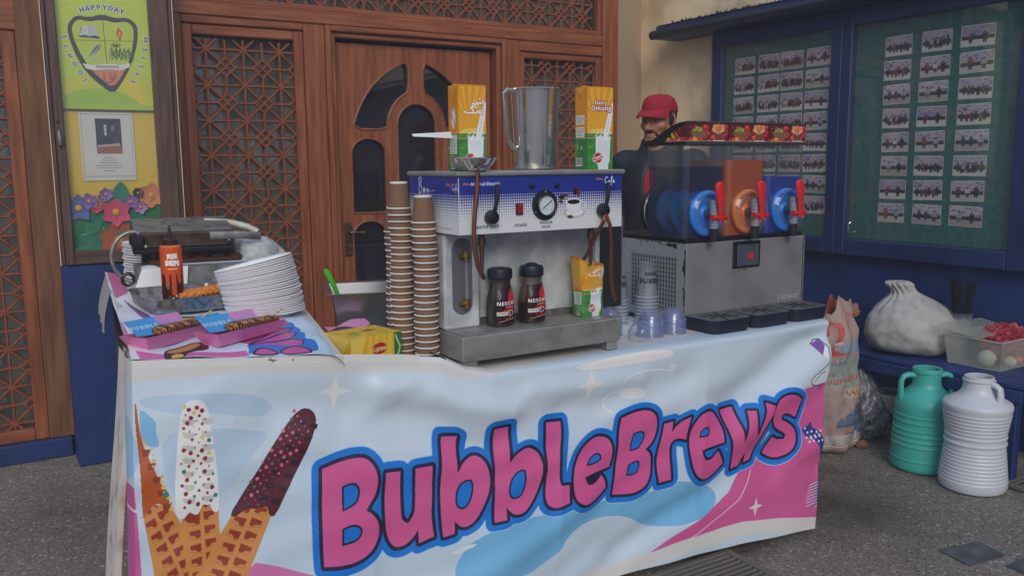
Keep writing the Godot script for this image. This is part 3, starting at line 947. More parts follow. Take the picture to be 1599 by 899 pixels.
	for e in [[269, 985, 0.13, 0.075, 1.45, g2], [138, 1110, 0.13, 0.085, 0.8, g2], [90, 1150, 0.15, 0.11, 2.4, g1], [324, 1060, 0.16, 0.09, 0.7, g2], [412, 1055, 0.11, 0.09, 1.2, g1], [180, 1190, 0.16, 0.11, -0.3, g2], [120, 1210, 0.17, 0.09, 0.1, g2], [330, 1130, 0.18, 0.1, 0.3, g2], [395, 1150, 0.13, 0.09, 1.0, g1], [200, 1070, 0.11, 0.08, 1.0, g1], [260, 1120, 0.14, 0.09, 0.2, g2], [400, 1210, 0.12, 0.06, 0.2, g1], [75, 1215, 0.11, 0.05, 0.2, g1]]:
		paper_leaf(t, pt.call(e[0], e[1], 0.0006 * (int(e[0]) % 9)), e[2], e[3], e[4], e[5])
	for e in [[250, 1190, 0.085, 7, orr, 0.1], [405, 985, 0.058, 6, pc, 0.4]]:
		petal_flower(t, pt.call(e[0], e[1], 0.003), e[2], e[3], e[4], ye, e[5], false)
	petal_flower(t, pt.call(245, 1059, 0.012), 0.070, 6, pk, ye, 0.5)
	petal_flower(t, pt.call(89, 1035, 0.006), 0.066, 5, bl, ye, 0.3)
	for e in [[135, 1005, 0.038, pu, 5], [208, 974, 0.030, pu, 6], [312, 1013, 0.034, pu, 5], [353, 1040, 0.032, mat("paper_mauve", hexc("b889b8"), 0.8), 5], [163, 1035, 0.026, pk, 5], [190, 990, 0.020, pu, 5]]:
		petal_flower(t, pt.call(e[0], e[1], 0.006), e[2], e[4], e[3], ye, float(e[0]), false)
	petal_flower(t, pt.call(346, 972, 0.006), 0.026, 7, M["navy_plastic"], ye, 0.2, false)
	for k in 14:
		var gl := MB.new()
		gl.lathe([Vector2(0.003, 0), Vector2(0.002, 0.0025), Vector2(0, 0.003)], 6, pt.call(70 + fmod(k * 87.3, 350), 985 + fmod(k * 53.7, 230), 0.022), Basis(Vector3.RIGHT, PI / 2))
		put("sequin", gl, M["steel_polished"], t)
	var gp := MB.new()
	gp.box(Vector3(lx + 0.249, 0.865, -0.012), Vector3(0.384, 1.598, 0.003))
	put("glass_pane", gp, M["case_glass"], t)
	# latch, keyhole and handle on the left stile
	var kb := MB.new()
	kb.lathe([Vector2(0.008, 0), Vector2(0.008, 0.006), Vector2(0.006, 0.008), Vector2(0, 0.008)], 12, Vector3(lx + 0.030, 2.25 - 0.644 - 0.957, 0.006), Basis(Vector3.RIGHT, PI / 2))
	put("lock", kb, M["steel_burnt"], t)
	var hb := MB.new()
	var hy := 2.25 - 0.72 - 0.957
	hb.tube([Vector3(lx + 0.030, hy + 0.035, 0.004), Vector3(lx + 0.031, hy + 0.028, 0.022), Vector3(lx + 0.032, hy, 0.026), Vector3(lx + 0.033, hy - 0.028, 0.022), Vector3(lx + 0.034, hy - 0.035, 0.004)], [0.007, 0.008, 0.009, 0.008, 0.007], 8)
	put("handle", hb, M["steel_worn"], t)

# ---------------------------------------------------------------- blue wall with two glazed photo boards
func photo_atlas() -> Texture2D:
	# twelve different small group photographs: stage backdrop, floor, people
	var p := Pic.new(1024, 768, hexc("7f7b76"))
	var rg := RandomNumberGenerator.new(); rg.seed = 21
	for k in 12:
		var x0 := (k % 4) * 256.0
		var y0 := (k / 4) * 256.0
		var group := k >= 8
		p.rect(x0, y0, 256, 256, hexc("a39f9a"))
		var top := y0 + rg.randf_range(0, 14)
		p.rect(x0, top, 256, 120, [hexc("a89fb0"), hexc("948fa8"), hexc("b3a8b0"), hexc("c4bec2")][rg.randi() % 4])
		for i in 26: p.disc(x0 + 10 + rg.randf() * 236, top + 12 + rg.randf() * 100, rg.randf_range(8, 22), [hexc("6f6f96"), hexc("a78a98"), hexc("b9aab8"), hexc("5a5c86"), hexc("c3b6b6")][rg.randi() % 5], rg.randf_range(5, 12), 10)
		for i in 3: p.rect(x0 + 40 + rg.randf() * 60, top + 18 + i * 16, rg.randf_range(60, 120), 5, hexc("c9c0c4"))
		p.rect(x0, y0 + 128, 256, 46, [hexc("1c2440"), hexc("2a2836"), hexc("383240")][rg.randi() % 3])
		p.rect(x0, y0 + 174, 256, 82, [hexc("c2bab0"), hexc("d6d0c6"), hexc("aaa298")][rg.randi() % 3])
		var n := rg.randi_range(9, 14) if group else rg.randi_range(2, 8)
		for i in n:
			var x := x0 + 24 + (208.0 * (i + 0.5) / n) + rg.randf_range(-6, 6)
			var fy := y0 + rg.randf_range(196, 222)
			var h := rg.randf_range(120, 150) if n < 6 else rg.randf_range(100, 130)
			var w := h * 0.13
			var cl: Color = [hexc("17181f"), hexc("20222c"), hexc("2d2a30"), hexc("c8c5be"), hexc("8a5130"), hexc("3a3f58"), hexc("1b1b1f"), hexc("a8a49c"), hexc("6f2f2c")][rg.randi() % 9]
			p.poly(P2([x - w, fy - h * 0.80, x + w, fy - h * 0.80, x + w * 1.25, fy - h * 0.40, x + w * 0.9, fy - h * 0.36, x - w * 0.9, fy - h * 0.36, x - w * 1.25, fy - h * 0.40]), cl)
			var leg: Color = cl.darkened(0.3) if rg.randf() < 0.6 else hexc("24242a")
			p.poly(P2([x - w * 0.9, fy - h * 0.40, x + w * 0.9, fy - h * 0.40, x + w * 0.7, fy, x + w * 0.15, fy, x, fy - h * 0.3, x - w * 0.15, fy, x - w * 0.7, fy]), leg)
			p.disc(x, fy - h * 0.89, h * 0.075, hexc("8a6450"), h * 0.09, 12)
			p.disc(x, fy - h * 0.93, h * 0.075, hexc("1c1614"), h * 0.055, 10)
		p.rect(x0, y0, 256, 9, hexc("e4e0d8")); p.rect(x0, y0 + 246, 256, 10, hexc("c4c0b8"))
		p.rect(x0, y0, 7, 256, hexc("c4c0b8")); p.rect(x0 + 249, y0, 7, 256, hexc("c4c0b8"))
	return p.tex()

func blue_wall() -> void:
	var wx := 4.2
	var lower := MB.new()
	lower.box(Vector3(wx + 0.15, 1.11, -1.1), Vector3(0.30, 2.22, 6.2), 0.0)
	tag(put("blue_wall", lower, M["blue_paint"]), "blue painted wall carrying the two green photo boards", "wall")
	var up := thing("beige_wall", "beige plastered wall above the ledge and in the corner behind the seller", "wall", Vector3(wx, 0, -4.6))
	var b := MB.new()
	b.box(Vector3(0.152, 3.1, 3.5), Vector3(0.30, 1.76, 6.2), 0.0)
	put("upper_wall", b, M["beige_plaster"], up)
	b = MB.new()
	b.box(Vector3(0.152, 1.99, 0.0), Vector3(0.30, 3.98, 0.80), 0.0)
	put("corner_wall", b, M["beige_plaster"], up)
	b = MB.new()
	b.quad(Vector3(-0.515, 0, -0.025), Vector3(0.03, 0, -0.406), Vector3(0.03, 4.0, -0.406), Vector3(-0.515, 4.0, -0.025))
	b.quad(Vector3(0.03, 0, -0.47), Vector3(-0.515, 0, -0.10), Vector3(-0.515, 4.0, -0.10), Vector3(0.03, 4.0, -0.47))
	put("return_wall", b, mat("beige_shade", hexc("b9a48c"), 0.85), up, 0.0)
	b = MB.new()
	b.tube([Vector3(-0.004, 0.2, 0.34), Vector3(-0.004, 2.2, 0.335)], 0.006, 6)
	put("cable", b, M["beige_plaster"], up)
	# projecting ledge, mossy on top
	var l := thing("concrete_ledge", "weathered concrete ledge with dark underside above the photo boards", "ledge", Vector3(wx, 2.22, -4.5))
	b = MB.new()
	b.grid(80, 1, func(u: float, v: float): return Vector3(-0.20 * v - 0.004, 0.10 - 0.012 * v + 0.010 * sin(u * 43.0) * sin(u * 17.0 + 1.0) * (1.0 - v), -0.10 + u * 5.8))
	put("ledge_top", b, M["concrete_ledge"], l)
	b = MB.new()
	b.box(Vector3(-0.10, 0.042, 2.8), Vector3(0.20, 0.084, 5.8), 0.006)
	put("ledge_slab", b, M["blue_frame"], l)
	b = MB.new()
	b.tube([Vector3(-0.205, 0.03, -0.13), Vector3(-0.205, 0.03, 5.7)], 0.030, 10)
	put("edge_pipe", b, M["navy_plastic"], l)
	var ms := mat("moss", hexc("4a483c"), 0.95)
	var mo := MB.new()
	var rg := RandomNumberGenerator.new(); rg.seed = 8
	for k in 900:
		var z := rg.randf() * rg.randf() * 3.2
		var c := Vector3(-rg.randf() * rg.randf() * 0.17 - 0.004, 0.094 + rg.randf() * 0.012, z)
		var hh := rg.randf_range(0.006, 0.022) * (2.0 if c.x > -0.03 else 1.0)
		var d := Vector3(rg.randf_range(-0.01, 0.01), 0, rg.randf_range(-0.02, 0.02))
		mo.tri(c - d, c + d, c + Vector3(rg.randf_range(-0.01, 0.004), hh, rg.randf_range(-0.012, 0.012)))
	var mm := put("moss_growth", mo, ms, l)
	mm.set_meta("kind", "stuff")
	# two boards in one blue wooden case
	var atlas := printed("photo_print", photo_atlas(), 0.3)
	var fx := 4.13
	for side in 2:
		var z0: float = [-4.196, -3.20][side]
		var z1: float = [-3.198, -2.06][side]
		var g0: float = [-4.106, -3.133][side]
		var g1: float = [-3.268, -2.225][side]
		var lab: String = ["left green photo board, part hidden behind the drink dispenser", "right green photo board with three columns of group photographs"][side]
		var t := thing("photo_board", lab, "notice board", Vector3(fx, 0.873, (z0 + z1) / 2), 0.0, "glazed photo boards on the blue wall")
		var o := t.position
		var ff := func(za: float, zb: float, ya: float, yb: float, m: String, d: float, x: float, called: String):
			var q := MB.new()
			q.box(Vector3(x + d / 2, (ya + yb) / 2, (za + zb) / 2) - o, Vector3(d, yb - ya, zb - za), 0.006)
			put(called, q, M[m], t)
		ff.call(z0, z1, 0.873, 2.215, "blue_frame", 0.02, fx + 0.048, "back_panel")
		ff.call(z0, g0, 0.873, 2.215, "blue_frame", 0.048, fx, "frame")
		ff.call(g1, z1, 0.873, 2.215, "blue_frame", 0.048, fx, "frame")
		ff.call(g0 + 0.001, g1 - 0.001, 0.873, 0.965, "blue_frame", 0.047, fx + 0.001, "frame")
		ff.call(g0 + 0.001, g1 - 0.001, 2.125, 2.215, "blue_frame", 0.047, fx + 0.001, "frame")
		ff.call(g0, g1, 0.966, 2.124, "green_felt", 0.006, fx + 0.040, "felt_board")
		ff.call(g0, g1, 0.966, 2.124, "case_glass", 0.003, fx + 0.012, "glass_pane")
		if side == 1:
			var pl := MB.new()
			pl.tube([Vector3(fx, 1.06, -3.09) - o, Vector3(fx - 0.02, 1.05, -3.09) - o, Vector3(fx - 0.02, 1.01, -3.09) - o, Vector3(fx, 1.00, -3.09) - o], 0.004, 6)
			put("pull_handle", pl, M["steel_polished"], t)
		var nc := 4 if side == 0 else 3
		for c in nc:
			var za: float = [-4.026, -3.835, -3.653, -3.468][c] if side == 0 else [-2.950, -2.747, -2.538][c]
			var wd: float = 0.168 if side == 0 else [0.158, 0.163, 0.172][c]
			for r in 8:
				var yt := 2.043 - r * (0.121 if side == 0 else 0.1245)
				var q := MB.new()
				var hsh := (r * 7 + c * 5 + side * 3)
				var k := (8 + hsh % 4) if (side == 0 and c < 3) else hsh % 8
				var u0 := (k % 4) * 0.25
				var v0 := (k / 4) / 3.0
				var tilt := 0.022 * sin(hsh * 2.3)
				q.t = Transform3D(Basis(Vector3(-1, 0, 0), tilt), Vector3(fx + 0.0385 - 0.0004 * ((r + c) % 2), yt - 0.052, za + wd / 2 + 0.004 * sin(hsh * 1.7)) - o)
				q.quad(Vector3(0, -0.051, -wd / 2), Vector3(0, -0.051, wd / 2), Vector3(-0.002, 0.051, wd / 2), Vector3(-0.001, 0.051, -wd / 2), Rect2(u0, v0, 0.25, 1.0 / 3.0))
				put("photograph", q, atlas, t, 0.0)
				for e in [-1, 1]:
					var pin := MB.new()
					pin.lathe([Vector2(0.004, 0), Vector2(0.003, 0.003), Vector2(0, 0.004)], 6, Vector3(fx + 0.037, yt - 0.006, za + wd / 2 + e * (wd / 2 - 0.008)) - o, Basis(Vector3.BACK, PI / 2))
					put("pin", pin, M["steel"], t)

# ---------------------------------------------------------------- tables and the printed banner
const HEM := [[0.297, 0.915, -2.32], [0.44, 0.906, -2.30], [0.595, 0.891, -2.29], [0.739, 0.880, -2.28], [0.885, 0.867, -2.27], [1.019, 0.852, -2.26], [1.134, 0.836, -2.24], [1.215, 0.790, -2.22], [1.30, 0.772, -2.205], [1.55, 0.768, -2.20], [2.40, 0.768, -2.20], [2.85, 0.770, -2.205]]

func hem(s: float) -> Vector3:
	var x: float = lerpf(HEM[0][0], HEM[HEM.size() - 1][0], s)
	for k in HEM.size() - 1:
		if x <= HEM[k + 1][0] or k == HEM.size() - 2:
			var f: float = (x - HEM[k][0]) / (HEM[k + 1][0] - HEM[k][0])
			return Vector3(x, lerpf(HEM[k][1], HEM[k + 1][1], f), lerpf(HEM[k][2], HEM[k + 1][2], f))
	return Vector3.ZERO

func fold(s: float, t: float, s0: float, t0: float, s1: float, t1: float, w: float) -> float:
	# a soft ridge along a line in banner coordinates (s doubled up for its width)
	var p := Vector2(s * 2.8, t)
	var q := Geometry2D.get_closest_point_to_segment(p, Vector2(s0 * 2.8, t0), Vector2(s1 * 2.8, t1))
	var d := p.distance_to(q) / w
	return exp(-d * d)

func crease(s: float, t: float, s0: float, t0: float, s1: float, t1: float, w: float) -> float:
	# a sharp fold, fading towards its ends
	var p := Vector2(s * 2.8, t)
	var a := Vector2(s0 * 2.8, t0)
	var b := Vector2(s1 * 2.8, t1)
	var d := p.distance_to(Geometry2D.get_closest_point_to_segment(p, a, b))
	var f := clampf((p - a).dot(b - a) / (b - a).length_squared(), 0.0, 1.0)
	return exp(-d / w) * (0.25 + 0.75 * sin(PI * f))

func banner_point(s: float, w: float) -> Vector3:
	var h := hem(clampf(s, 0, 1))
	if w < 0.0: return h + Vector3(0, 0.002, w)
	var foot := Vector3(0.235, 0.02, -2.20).lerp(Vector3(2.60, 0.02, -2.04), s)
	foot.y += 0.03 * sin(PI * clampf((s - 0.3) / 0.7, 0, 1)) * 0.9
	var p := h.lerp(foot, w)
	var d := 0.0
	d += -0.0450 * fold(s, w, 0.99, 0.02, 0.80, 0.34, 0.10)
	d += 0.0300 * fold(s, w, 1.00, 0.16, 0.84, 0.44, 0.09)
	d += -0.0330 * fold(s, w, 0.62, 0.88, 0.86, 0.62, 0.08)
	d += -0.0180 * fold(s, w, 0.22, 0.22, 0.40, 0.30, 0.07)
	d += 0.0240 * fold(s, w, 0.26, 0.12, 0.42, 0.17, 0.05)
	d += -0.0150 * fold(s, w, 0.14, 0.16, 0.30, 0.12, 0.06)
	d += 0.0195 * fold(s, w, 0.92, 0.70, 0.99, 0.60, 0.05)
	d += -0.0180 * fold(s, w, 0.90, 0.62, 0.99, 0.72, 0.05)
	d += 0.0150 * fold(s, w, 0.45, 0.10, 0.62, 0.14, 0.05)
	d += -0.0180 * fold(s, w, 0.50, 0.22, 0.70, 0.16, 0.07)
	d += 0.0180 * fold(s, w, 0.35, 0.95, 0.55, 0.60, 0.09)
	d += 0.016 * crease(s, w, 0.215, 0.13, 0.335, 0.07, 0.030)
	d += 0.012 * crease(s, w, 0.235, 0.20, 0.300, 0.10, 0.022)
	d -= 0.012 * crease(s, w, 0.250, 0.22, 0.400, 0.20, 0.030)
	d += 0.010 * crease(s, w, 0.340, 0.05, 0.420, 0.16, 0.022)
	d += 0.012 * crease(s, w, 0.930, 0.60, 0.995, 0.54, 0.020)
	d -= 0.012 * crease(s, w, 0.900, 0.70, 0.975, 0.60, 0.024)
	d += 0.010 * crease(s, w, 0.955, 0.74, 0.998, 0.66, 0.018)
	d += 0.009 * crease(s, w, 0.600, 0.93, 0.800, 0.80, 0.022)
	d += 0.007 * crease(s, w, 0.020, 0.20, 0.110, 0.04, 0.022)
	d += 0.006 * crease(s, w, 0.500, 0.30, 0.515, 0.95, 0.014)
	d += 0.006 * crease(s, w, 0.745, 0.10, 0.755, 0.95, 0.014)
	d += 0.005 * crease(s, w, 0.255, 0.30, 0.262, 0.98, 0.014)
	d += 0.006 * sin(s * 23.0 + w * 5.0) * smoothstep(0.0, 0.5, w)
	d += 0.0035 * sin(s * 61.0 - w * 17.0 + 2.0 * sin(w * 9.0)) * smoothstep(0.05, 0.3, w)
	d += 0.0025 * sin(s * 37.0 + w * 41.0 + 3.0 * sin(s * 11.0)) * smoothstep(0.05, 0.3, w)
	return p + Vector3(-0.06, 0.12, 1.0) * d * smoothstep(0.0, 0.10, w) * (1.0 - 0.3 * w)

func banner_picture() -> Texture2D:
	var p := Pic.new(2048, 900, hexc("bfcfdc"))
	p.frame(-60, -90, 2048.0 / 1060.0, 900.0 / 430.0)
	var letters := []
	var art := {}
	letters.append([P2([193, 122, 214, 115, 233, 113, 244, 115, 252, 123, 257, 134, 258, 145, 256, 157, 250, 166, 246, 173, 253, 177, 259, 184, 263, 193, 263, 205, 258, 215, 251, 222, 240, 227, 222, 229, 198, 226, 195, 196, 193, 157]), P2([216, 143, 225, 140, 233, 141, 237, 147, 238, 153, 236, 161, 231, 166, 217, 170]), P2([217, 188, 229, 185, 237, 187, 242, 192, 242, 197, 239, 203, 232, 206, 218, 207])])
	letters.append([P2([267, 133, 285, 133, 286, 156, 288, 178, 290, 188, 295, 193, 299, 194, 304, 186, 306, 177, 304, 132, 325, 130, 327, 151, 327, 173, 327, 186, 333, 215, 314, 220, 312, 204, 307, 212, 298, 219, 287, 221, 280, 217, 274, 207, 270, 192, 267, 162])])
	letters.append([P2([336, 95, 355, 89, 354, 101, 356, 135, 362, 122, 372, 114, 380, 112, 390, 118, 397, 129, 401, 143, 401, 159, 396, 176, 390, 193, 383, 202, 374, 206, 366, 204, 359, 196, 360, 212, 345, 216, 342, 200, 338, 177, 337, 138, 335, 108]), P2([357, 175, 357, 158, 361, 147, 369, 143, 375, 143, 379, 150, 379, 163, 376, 175, 371, 181, 365, 182])])
	letters.append([P2([400, 79, 419, 78, 422, 92, 424, 107, 427, 130, 433, 120, 442, 114, 452, 112, 463, 119, 470, 128, 475, 143, 475, 160, 471, 177, 463, 192, 454, 202, 444, 203, 435, 199, 427, 189, 429, 206, 412, 206, 409, 181, 408, 154, 408, 136, 403, 110]), P2([428, 171, 429, 156, 436, 145, 444, 141, 450, 143, 453, 153, 453, 167, 449, 178, 442, 181, 434, 180])])
	letters.append([P2([474, 82, 497, 84, 499, 105, 499, 129, 500, 153, 502, 170, 505, 176, 517, 177, 520, 203, 506, 206, 496, 205, 487, 199, 483, 187, 482, 163, 482, 145, 477, 111])])
	letters.append([P2([527, 149, 532, 132, 541, 121, 553, 116, 565, 118, 577, 124, 583, 135, 585, 149, 583, 166, 543, 172, 545, 181, 552, 186, 562, 184, 571, 175, 578, 185, 580, 196, 569, 205, 557, 212, 546, 213, 533, 205, 526, 192, 523, 174, 524, 159]), P2([544, 157, 547, 146, 556, 140, 563, 142, 567, 148, 566, 153, 555, 157])])
	letters.append([P2([594, 97, 612, 93, 633, 92, 648, 96, 657, 104, 661, 118, 659, 133, 654, 146, 645, 153, 655, 162, 658, 178, 657, 194, 652, 207, 641, 213, 625, 215, 595, 210, 594, 188, 594, 157, 594, 126]), P2([617, 151, 617, 138, 619, 124, 632, 122, 639, 126, 641, 135, 637, 145, 630, 151]), P2([614, 186, 615, 170, 627, 166, 635, 168, 637, 177, 633, 186, 624, 188])])
	letters.append([P2([674, 120, 691, 119, 688, 135, 699, 125, 710, 120, 722, 117, 719, 132, 716, 151, 705, 147, 695, 146, 688, 151, 687, 159, 690, 180, 696, 208, 675, 209, 669, 190, 667, 167, 669, 144])])
	letters.append([P2([722, 146, 727, 133, 735, 120, 746, 114, 760, 114, 771, 121, 781, 135, 787, 150, 789, 167, 746, 172, 749, 183, 758, 190, 769, 190, 779, 178, 789, 191, 795, 201, 783, 213, 770, 220, 758, 220, 744, 212, 733, 197, 725, 177, 722, 160]), P2([741, 153, 742, 143, 749, 137, 757, 138, 761, 145, 759, 152])])
	letters.append([P2([785, 118, 809, 116, 815, 136, 822, 156, 827, 173, 830, 158, 833, 139, 832, 125, 846, 126, 848, 146, 851, 161, 856, 169, 860, 150, 864, 132, 864, 116, 882, 123, 881, 134, 872, 148, 865, 168, 860, 191, 857, 206, 843, 209, 841, 192, 837, 197, 832, 211, 817, 215, 814, 202, 808, 178, 798, 152])])
	letters.append([P2([886, 122, 895, 113, 911, 109, 929, 113, 945, 122, 944, 137, 938, 150, 926, 144, 911, 139, 903, 143, 904, 149, 917, 155, 931, 163, 941, 174, 942, 184, 939, 198, 930, 207, 913, 211, 897, 209, 881, 200, 883, 193, 892, 175, 903, 181, 917, 182, 919, 176, 912, 170, 898, 164, 887, 155, 881, 144, 882, 132])])
	art["glaze_white"] = P2([47, 49, 52, 42, 58, 41, 65, 43, 70, 50, 72, 67, 76, 88, 79, 114, 81, 131, 81, 150, 77, 149, 74, 140, 70, 142, 66, 140, 63, 144, 60, 151, 55, 147, 51, 147, 46, 153, 44, 151, 41, 149, 40, 126, 42, 95, 44, 65])
	art["waffle_mid"] = P2([45, 159, 46, 139, 82, 143, 83, 173, 87, 180, 88, 228, 55, 222, 47, 188])
	art["glaze_dark"] = P2([167, 59, 174, 57, 181, 60, 185, 67, 183, 78, 171, 108, 155, 135, 142, 163, 137, 163, 135, 152, 125, 152, 121, 153, 114, 151, 107, 153, 99, 158, 95, 156, 105, 143, 123, 116, 145, 84, 158, 67])
	art["waffle_right"] = P2([99, 152, 139, 151, 138, 164, 128, 186, 106, 232, 49, 221, 68, 202, 83, 175])
	art["waffle_left"] = P2([7, 134, 35, 140, 45, 159, 53, 172, 66, 197, 83, 227, 20, 216, 14, 177, 9, 152])
	art["glaze_orange"] = P2([2, 38, 4, 44, 5, 58, 8, 76, 17, 99, 27, 120, 36, 141, 30, 138, 20, 135, 12, 142, 8, 150, 7, 122, 5, 88, 2, 58])
	art["blob"] = P2([385, 223, 447, 209, 580, 216, 666, 222, 702, 208, 781, 234, 795, 254, 777, 275, 729, 283, 686, 278, 659, 270, 624, 247, 583, 238, 545, 241, 524, 255, 519, 270, 491, 283, 467, 293, 365, 276, 363, 257, 371, 241])
	art["pinkR"] = P2([669, 311, 772, 274, 815, 249, 841, 213, 902, 169, 945, 105, 1022, 102, 1045, 324, 991, 314, 918, 305, 845, 299, 736, 305])
	art["marginR"] = P2([669, 311, 736, 305, 845, 299, 918, 305, 991, 314, 1045, 322, 1048, 350, 871, 320, 651, 331, 611, 337, 462, 336, 460, 316, 577, 314])
	art["pinkL"] = P2([115, 206, 138, 213, 181, 231, 211, 242, 212, 261, 106, 240])
	art["patch1"] = P2([6, 34, 50, 34, 87, 34, 122, 39, 140, 50, 133, 61, 104, 59, 74, 53, 39, 52, 8, 44])
	art["patch2"] = P2([6, 44, 16, 53, 22, 59, 21, 69, 26, 84, 9, 80, 6, 62])
	art["patch3"] = P2([25, 70, 70, 67, 118, 74, 136, 78, 118, 98, 105, 116, 87, 136, 39, 138, 29, 108])
	art["cup1"] = P2([968, 36, 974, 30, 984, 29, 996, 43, 997, 71])
	art["cup2"] = P2([997, 71, 974, 83, 961, 92, 962, 100, 973, 105, 996, 103])
	art["swirl"] = P2([579, 87, 565, 76, 562, 66, 569, 58, 585, 55, 613, 55, 634, 63, 635, 71, 621, 73, 598, 67, 587, 58, 587, 49, 597, 36, 616, 32, 644, 32, 680, 39])
	art["cloudA"] = P2([508, 7, 552, 4, 606, -1, 652, 2, 679, 10, 671, 17, 636, 18, 603, 18, 554, 18, 517, 15])
	var white := hexc("d0cdc9")
	# soft clouds and darker sky patches of the print
	p.poly(smooth(P2([-60, 10, 120, 4, 260, 14, 420, 2, 560, 24, 760, 10, 1000, 20, 1000, 120, 800, 90, 640, 110, 480, 70, 330, 120, 160, 95, -60, 130]), 2), hexc("c6d3de"))
	p.poly(smooth(art["patch1"], 2), hexc("b2c7da"))
	p.poly(smooth(art["patch3"], 2), hexc("b4c8db"))
	p.poly(smooth(art["patch2"], 2), hexc("7fb5da"))
	p.poly(smooth(P2([-60, 60, -20, 50, 4, 70, 6, 110, -60, 120]), 2), hexc("9cc4e2"))
	p.poly(smooth(art["cloudA"], 2), hexc("e3dfdb"))
	p.poly(P2([-60, -90, 1000, -90, 1000, -60, 800, -40, 480, -12, 380, 6, 340, 19, 231, 20, 117, 15, 4, 20, -60, 20]), white)
	p.poly(P2([-60, -90, 1000, -90, 1000, -88, 640, -50, 420, -14, 338, 8, -60, 8]), hexc("d6d3ce"))
	p.poly(smooth(art["blob"], 2), hexc("72b0d8"))
	p.poly(smooth(P2([352, 236, 385, 228, 392, 231, 366, 239]), 1), hexc("d5dce2"))
	p.poly(art["pinkR"], hexc("c9588f"))
	p.poly(art["marginR"], white)
	p.poly(P2([-60, 120, 0, 118, 3, 150, 14, 345, -60, 345]), hexc("c65a94"))
	p.line(P2([-60, 142, 2, 140]), 2.5, hexc("e9d2de"))
	p.poly(smooth(art["pinkL"], 1), hexc("cf74a6"))
	p.poly(P2([-60, 331, 460, 318, 462, 345, -60, 345]), white)
	p.line(P2([859, 223, 851, 240, 834, 262, 800, 282, 745, 305]), 1.6, hexc("ecc9d8"))
	p.star(869, 280, 15, hexc("ded3d8"))
	p.star(535, 38, 24, hexc("e2ddd9")); p.star(206, 40, 20, hexc("dfe0e0"))
	p.line(smooth(art["swirl"], 2, false), 2.6, hexc("e0e2e3"))
	p.poly(P2([676, 33, 668, 27, 690, 32, 672, 44]), hexc("e0e2e3"))
	# brush texture at the right edge
	for k in 26: p.line(P2([972 + (k * 7) % 22, 262 + k * 1.5, 1002, 259 + k * 1.5]), 1.0, [hexc("3a4f9a"), hexc("e4d4dc"), hexc("5570b0")][k % 3])
	p.poly(P2([955, 172, 968, 168, 974, 162, 978, 172, 992, 180, 1001, 196, 1001, 226, 992, 205, 978, 190, 962, 184]), hexc("2b3a7c"))
	for k in 16: p.disc(962 + fmod(k * 13.7, 36), 172 + fmod(k * 5.3, 12) + k, 2.0, hexc("d9d4de"))
	# paper cup doodle
	p.poly(art["cup1"], hexc("dfe6ea"))
	p.poly(P2([968, 36, 984, 29, 991, 40, 982, 56]), hexc("7a4fa6"))
	p.line(art["cup1"], 1.6, hexc("27243a"))
	p.poly(smooth(art["cup2"], 1), hexc("d4dfe4"))
	p.line(smooth(art["cup2"], 1, false), 1.6, hexc("27243a"))
	p.line(P2([970, 98, 980, 86, 990, 82]), 1.3, hexc("27243a")); p.line(P2([984, 104, 988, 112, 992, 104]), 1.3, hexc("27243a"))
	# three waffle sticks
	var wf := hexc("cf8a45"); var dent := hexc("96351f")
	var waffle := func(poly: PackedVector2Array, ax0: Vector2, ax1: Vector2, w: float):
		p.poly(smooth(poly, 1), wf)
		var d := (ax1 - ax0).normalized()
		var nrm := Vector2(-d.y, d.x)
		var n := int(ax0.distance_to(ax1) / 13.5)
		for k in n:
			for sgn in [-1.0, 1.0]:
				var c: Vector2 = ax0 + d * (k * 13.5 + (3.0 if sgn > 0 else 0.0)) + nrm * sgn * w * 0.48
				var q := PackedVector2Array([c - nrm * sgn * w * 0.36 - d * 3.8, c + nrm * sgn * w * 0.34 - d * 3.0, c + nrm * sgn * w * 0.32 + d * 1.2, c + nrm * sgn * w * 0.05 + d * 1.5, c - nrm * sgn * w * 0.12 + d * 4.6, c - nrm * sgn * w * 0.34 + d * 4.0])
				for o in Geometry2D.intersect_polygons(q, poly): p.poly(o, dent)
				p.line(PackedVector2Array([c - nrm * sgn * w * 0.36 + d * 6.2, c + nrm * sgn * w * 0.4 + d * 3.0]), 0.8, hexc("b87231"))
	waffle.call(art["waffle_left"], Vector2(16, 136), Vector2(55, 232), 15.0)
	p.poly(smooth(art["glaze_orange"], 1), hexc("b4511d"))
	for k in 5: p.poly(P2([8 + k * 4.6, 84 + k * 13, 16 + k * 5.0, 84 + k * 13, 14 + k * 4.8, 90 + k * 13, 9 + k * 4.6, 90 + k * 13]), hexc("8f3515"))
	waffle.call(art["waffle_mid"], Vector2(64, 140), Vector2(70, 226), 16.0)
	p.poly(smooth(P2([47, 152, 52, 142, 60, 141, 64, 152, 60, 160, 50, 158]), 1), dent)
	waffle.call(art["waffle_right"], Vector2(119, 152), Vector2(82, 232), 19.0)
	for e in grow(smooth(art["glaze_white"], 1), 1.6): p.poly(e, hexc("dfe4e6"))
	p.poly(smooth(art["glaze_white"], 1), hexc("e6e3dc"))
	for e in grow(smooth(art["glaze_dark"], 1), 1.2): p.poly(e, hexc("4a0f1c"))
	p.poly(smooth(art["glaze_dark"], 1), hexc("581827"))
	var rg := RandomNumberGenerator.new(); rg.seed = 12
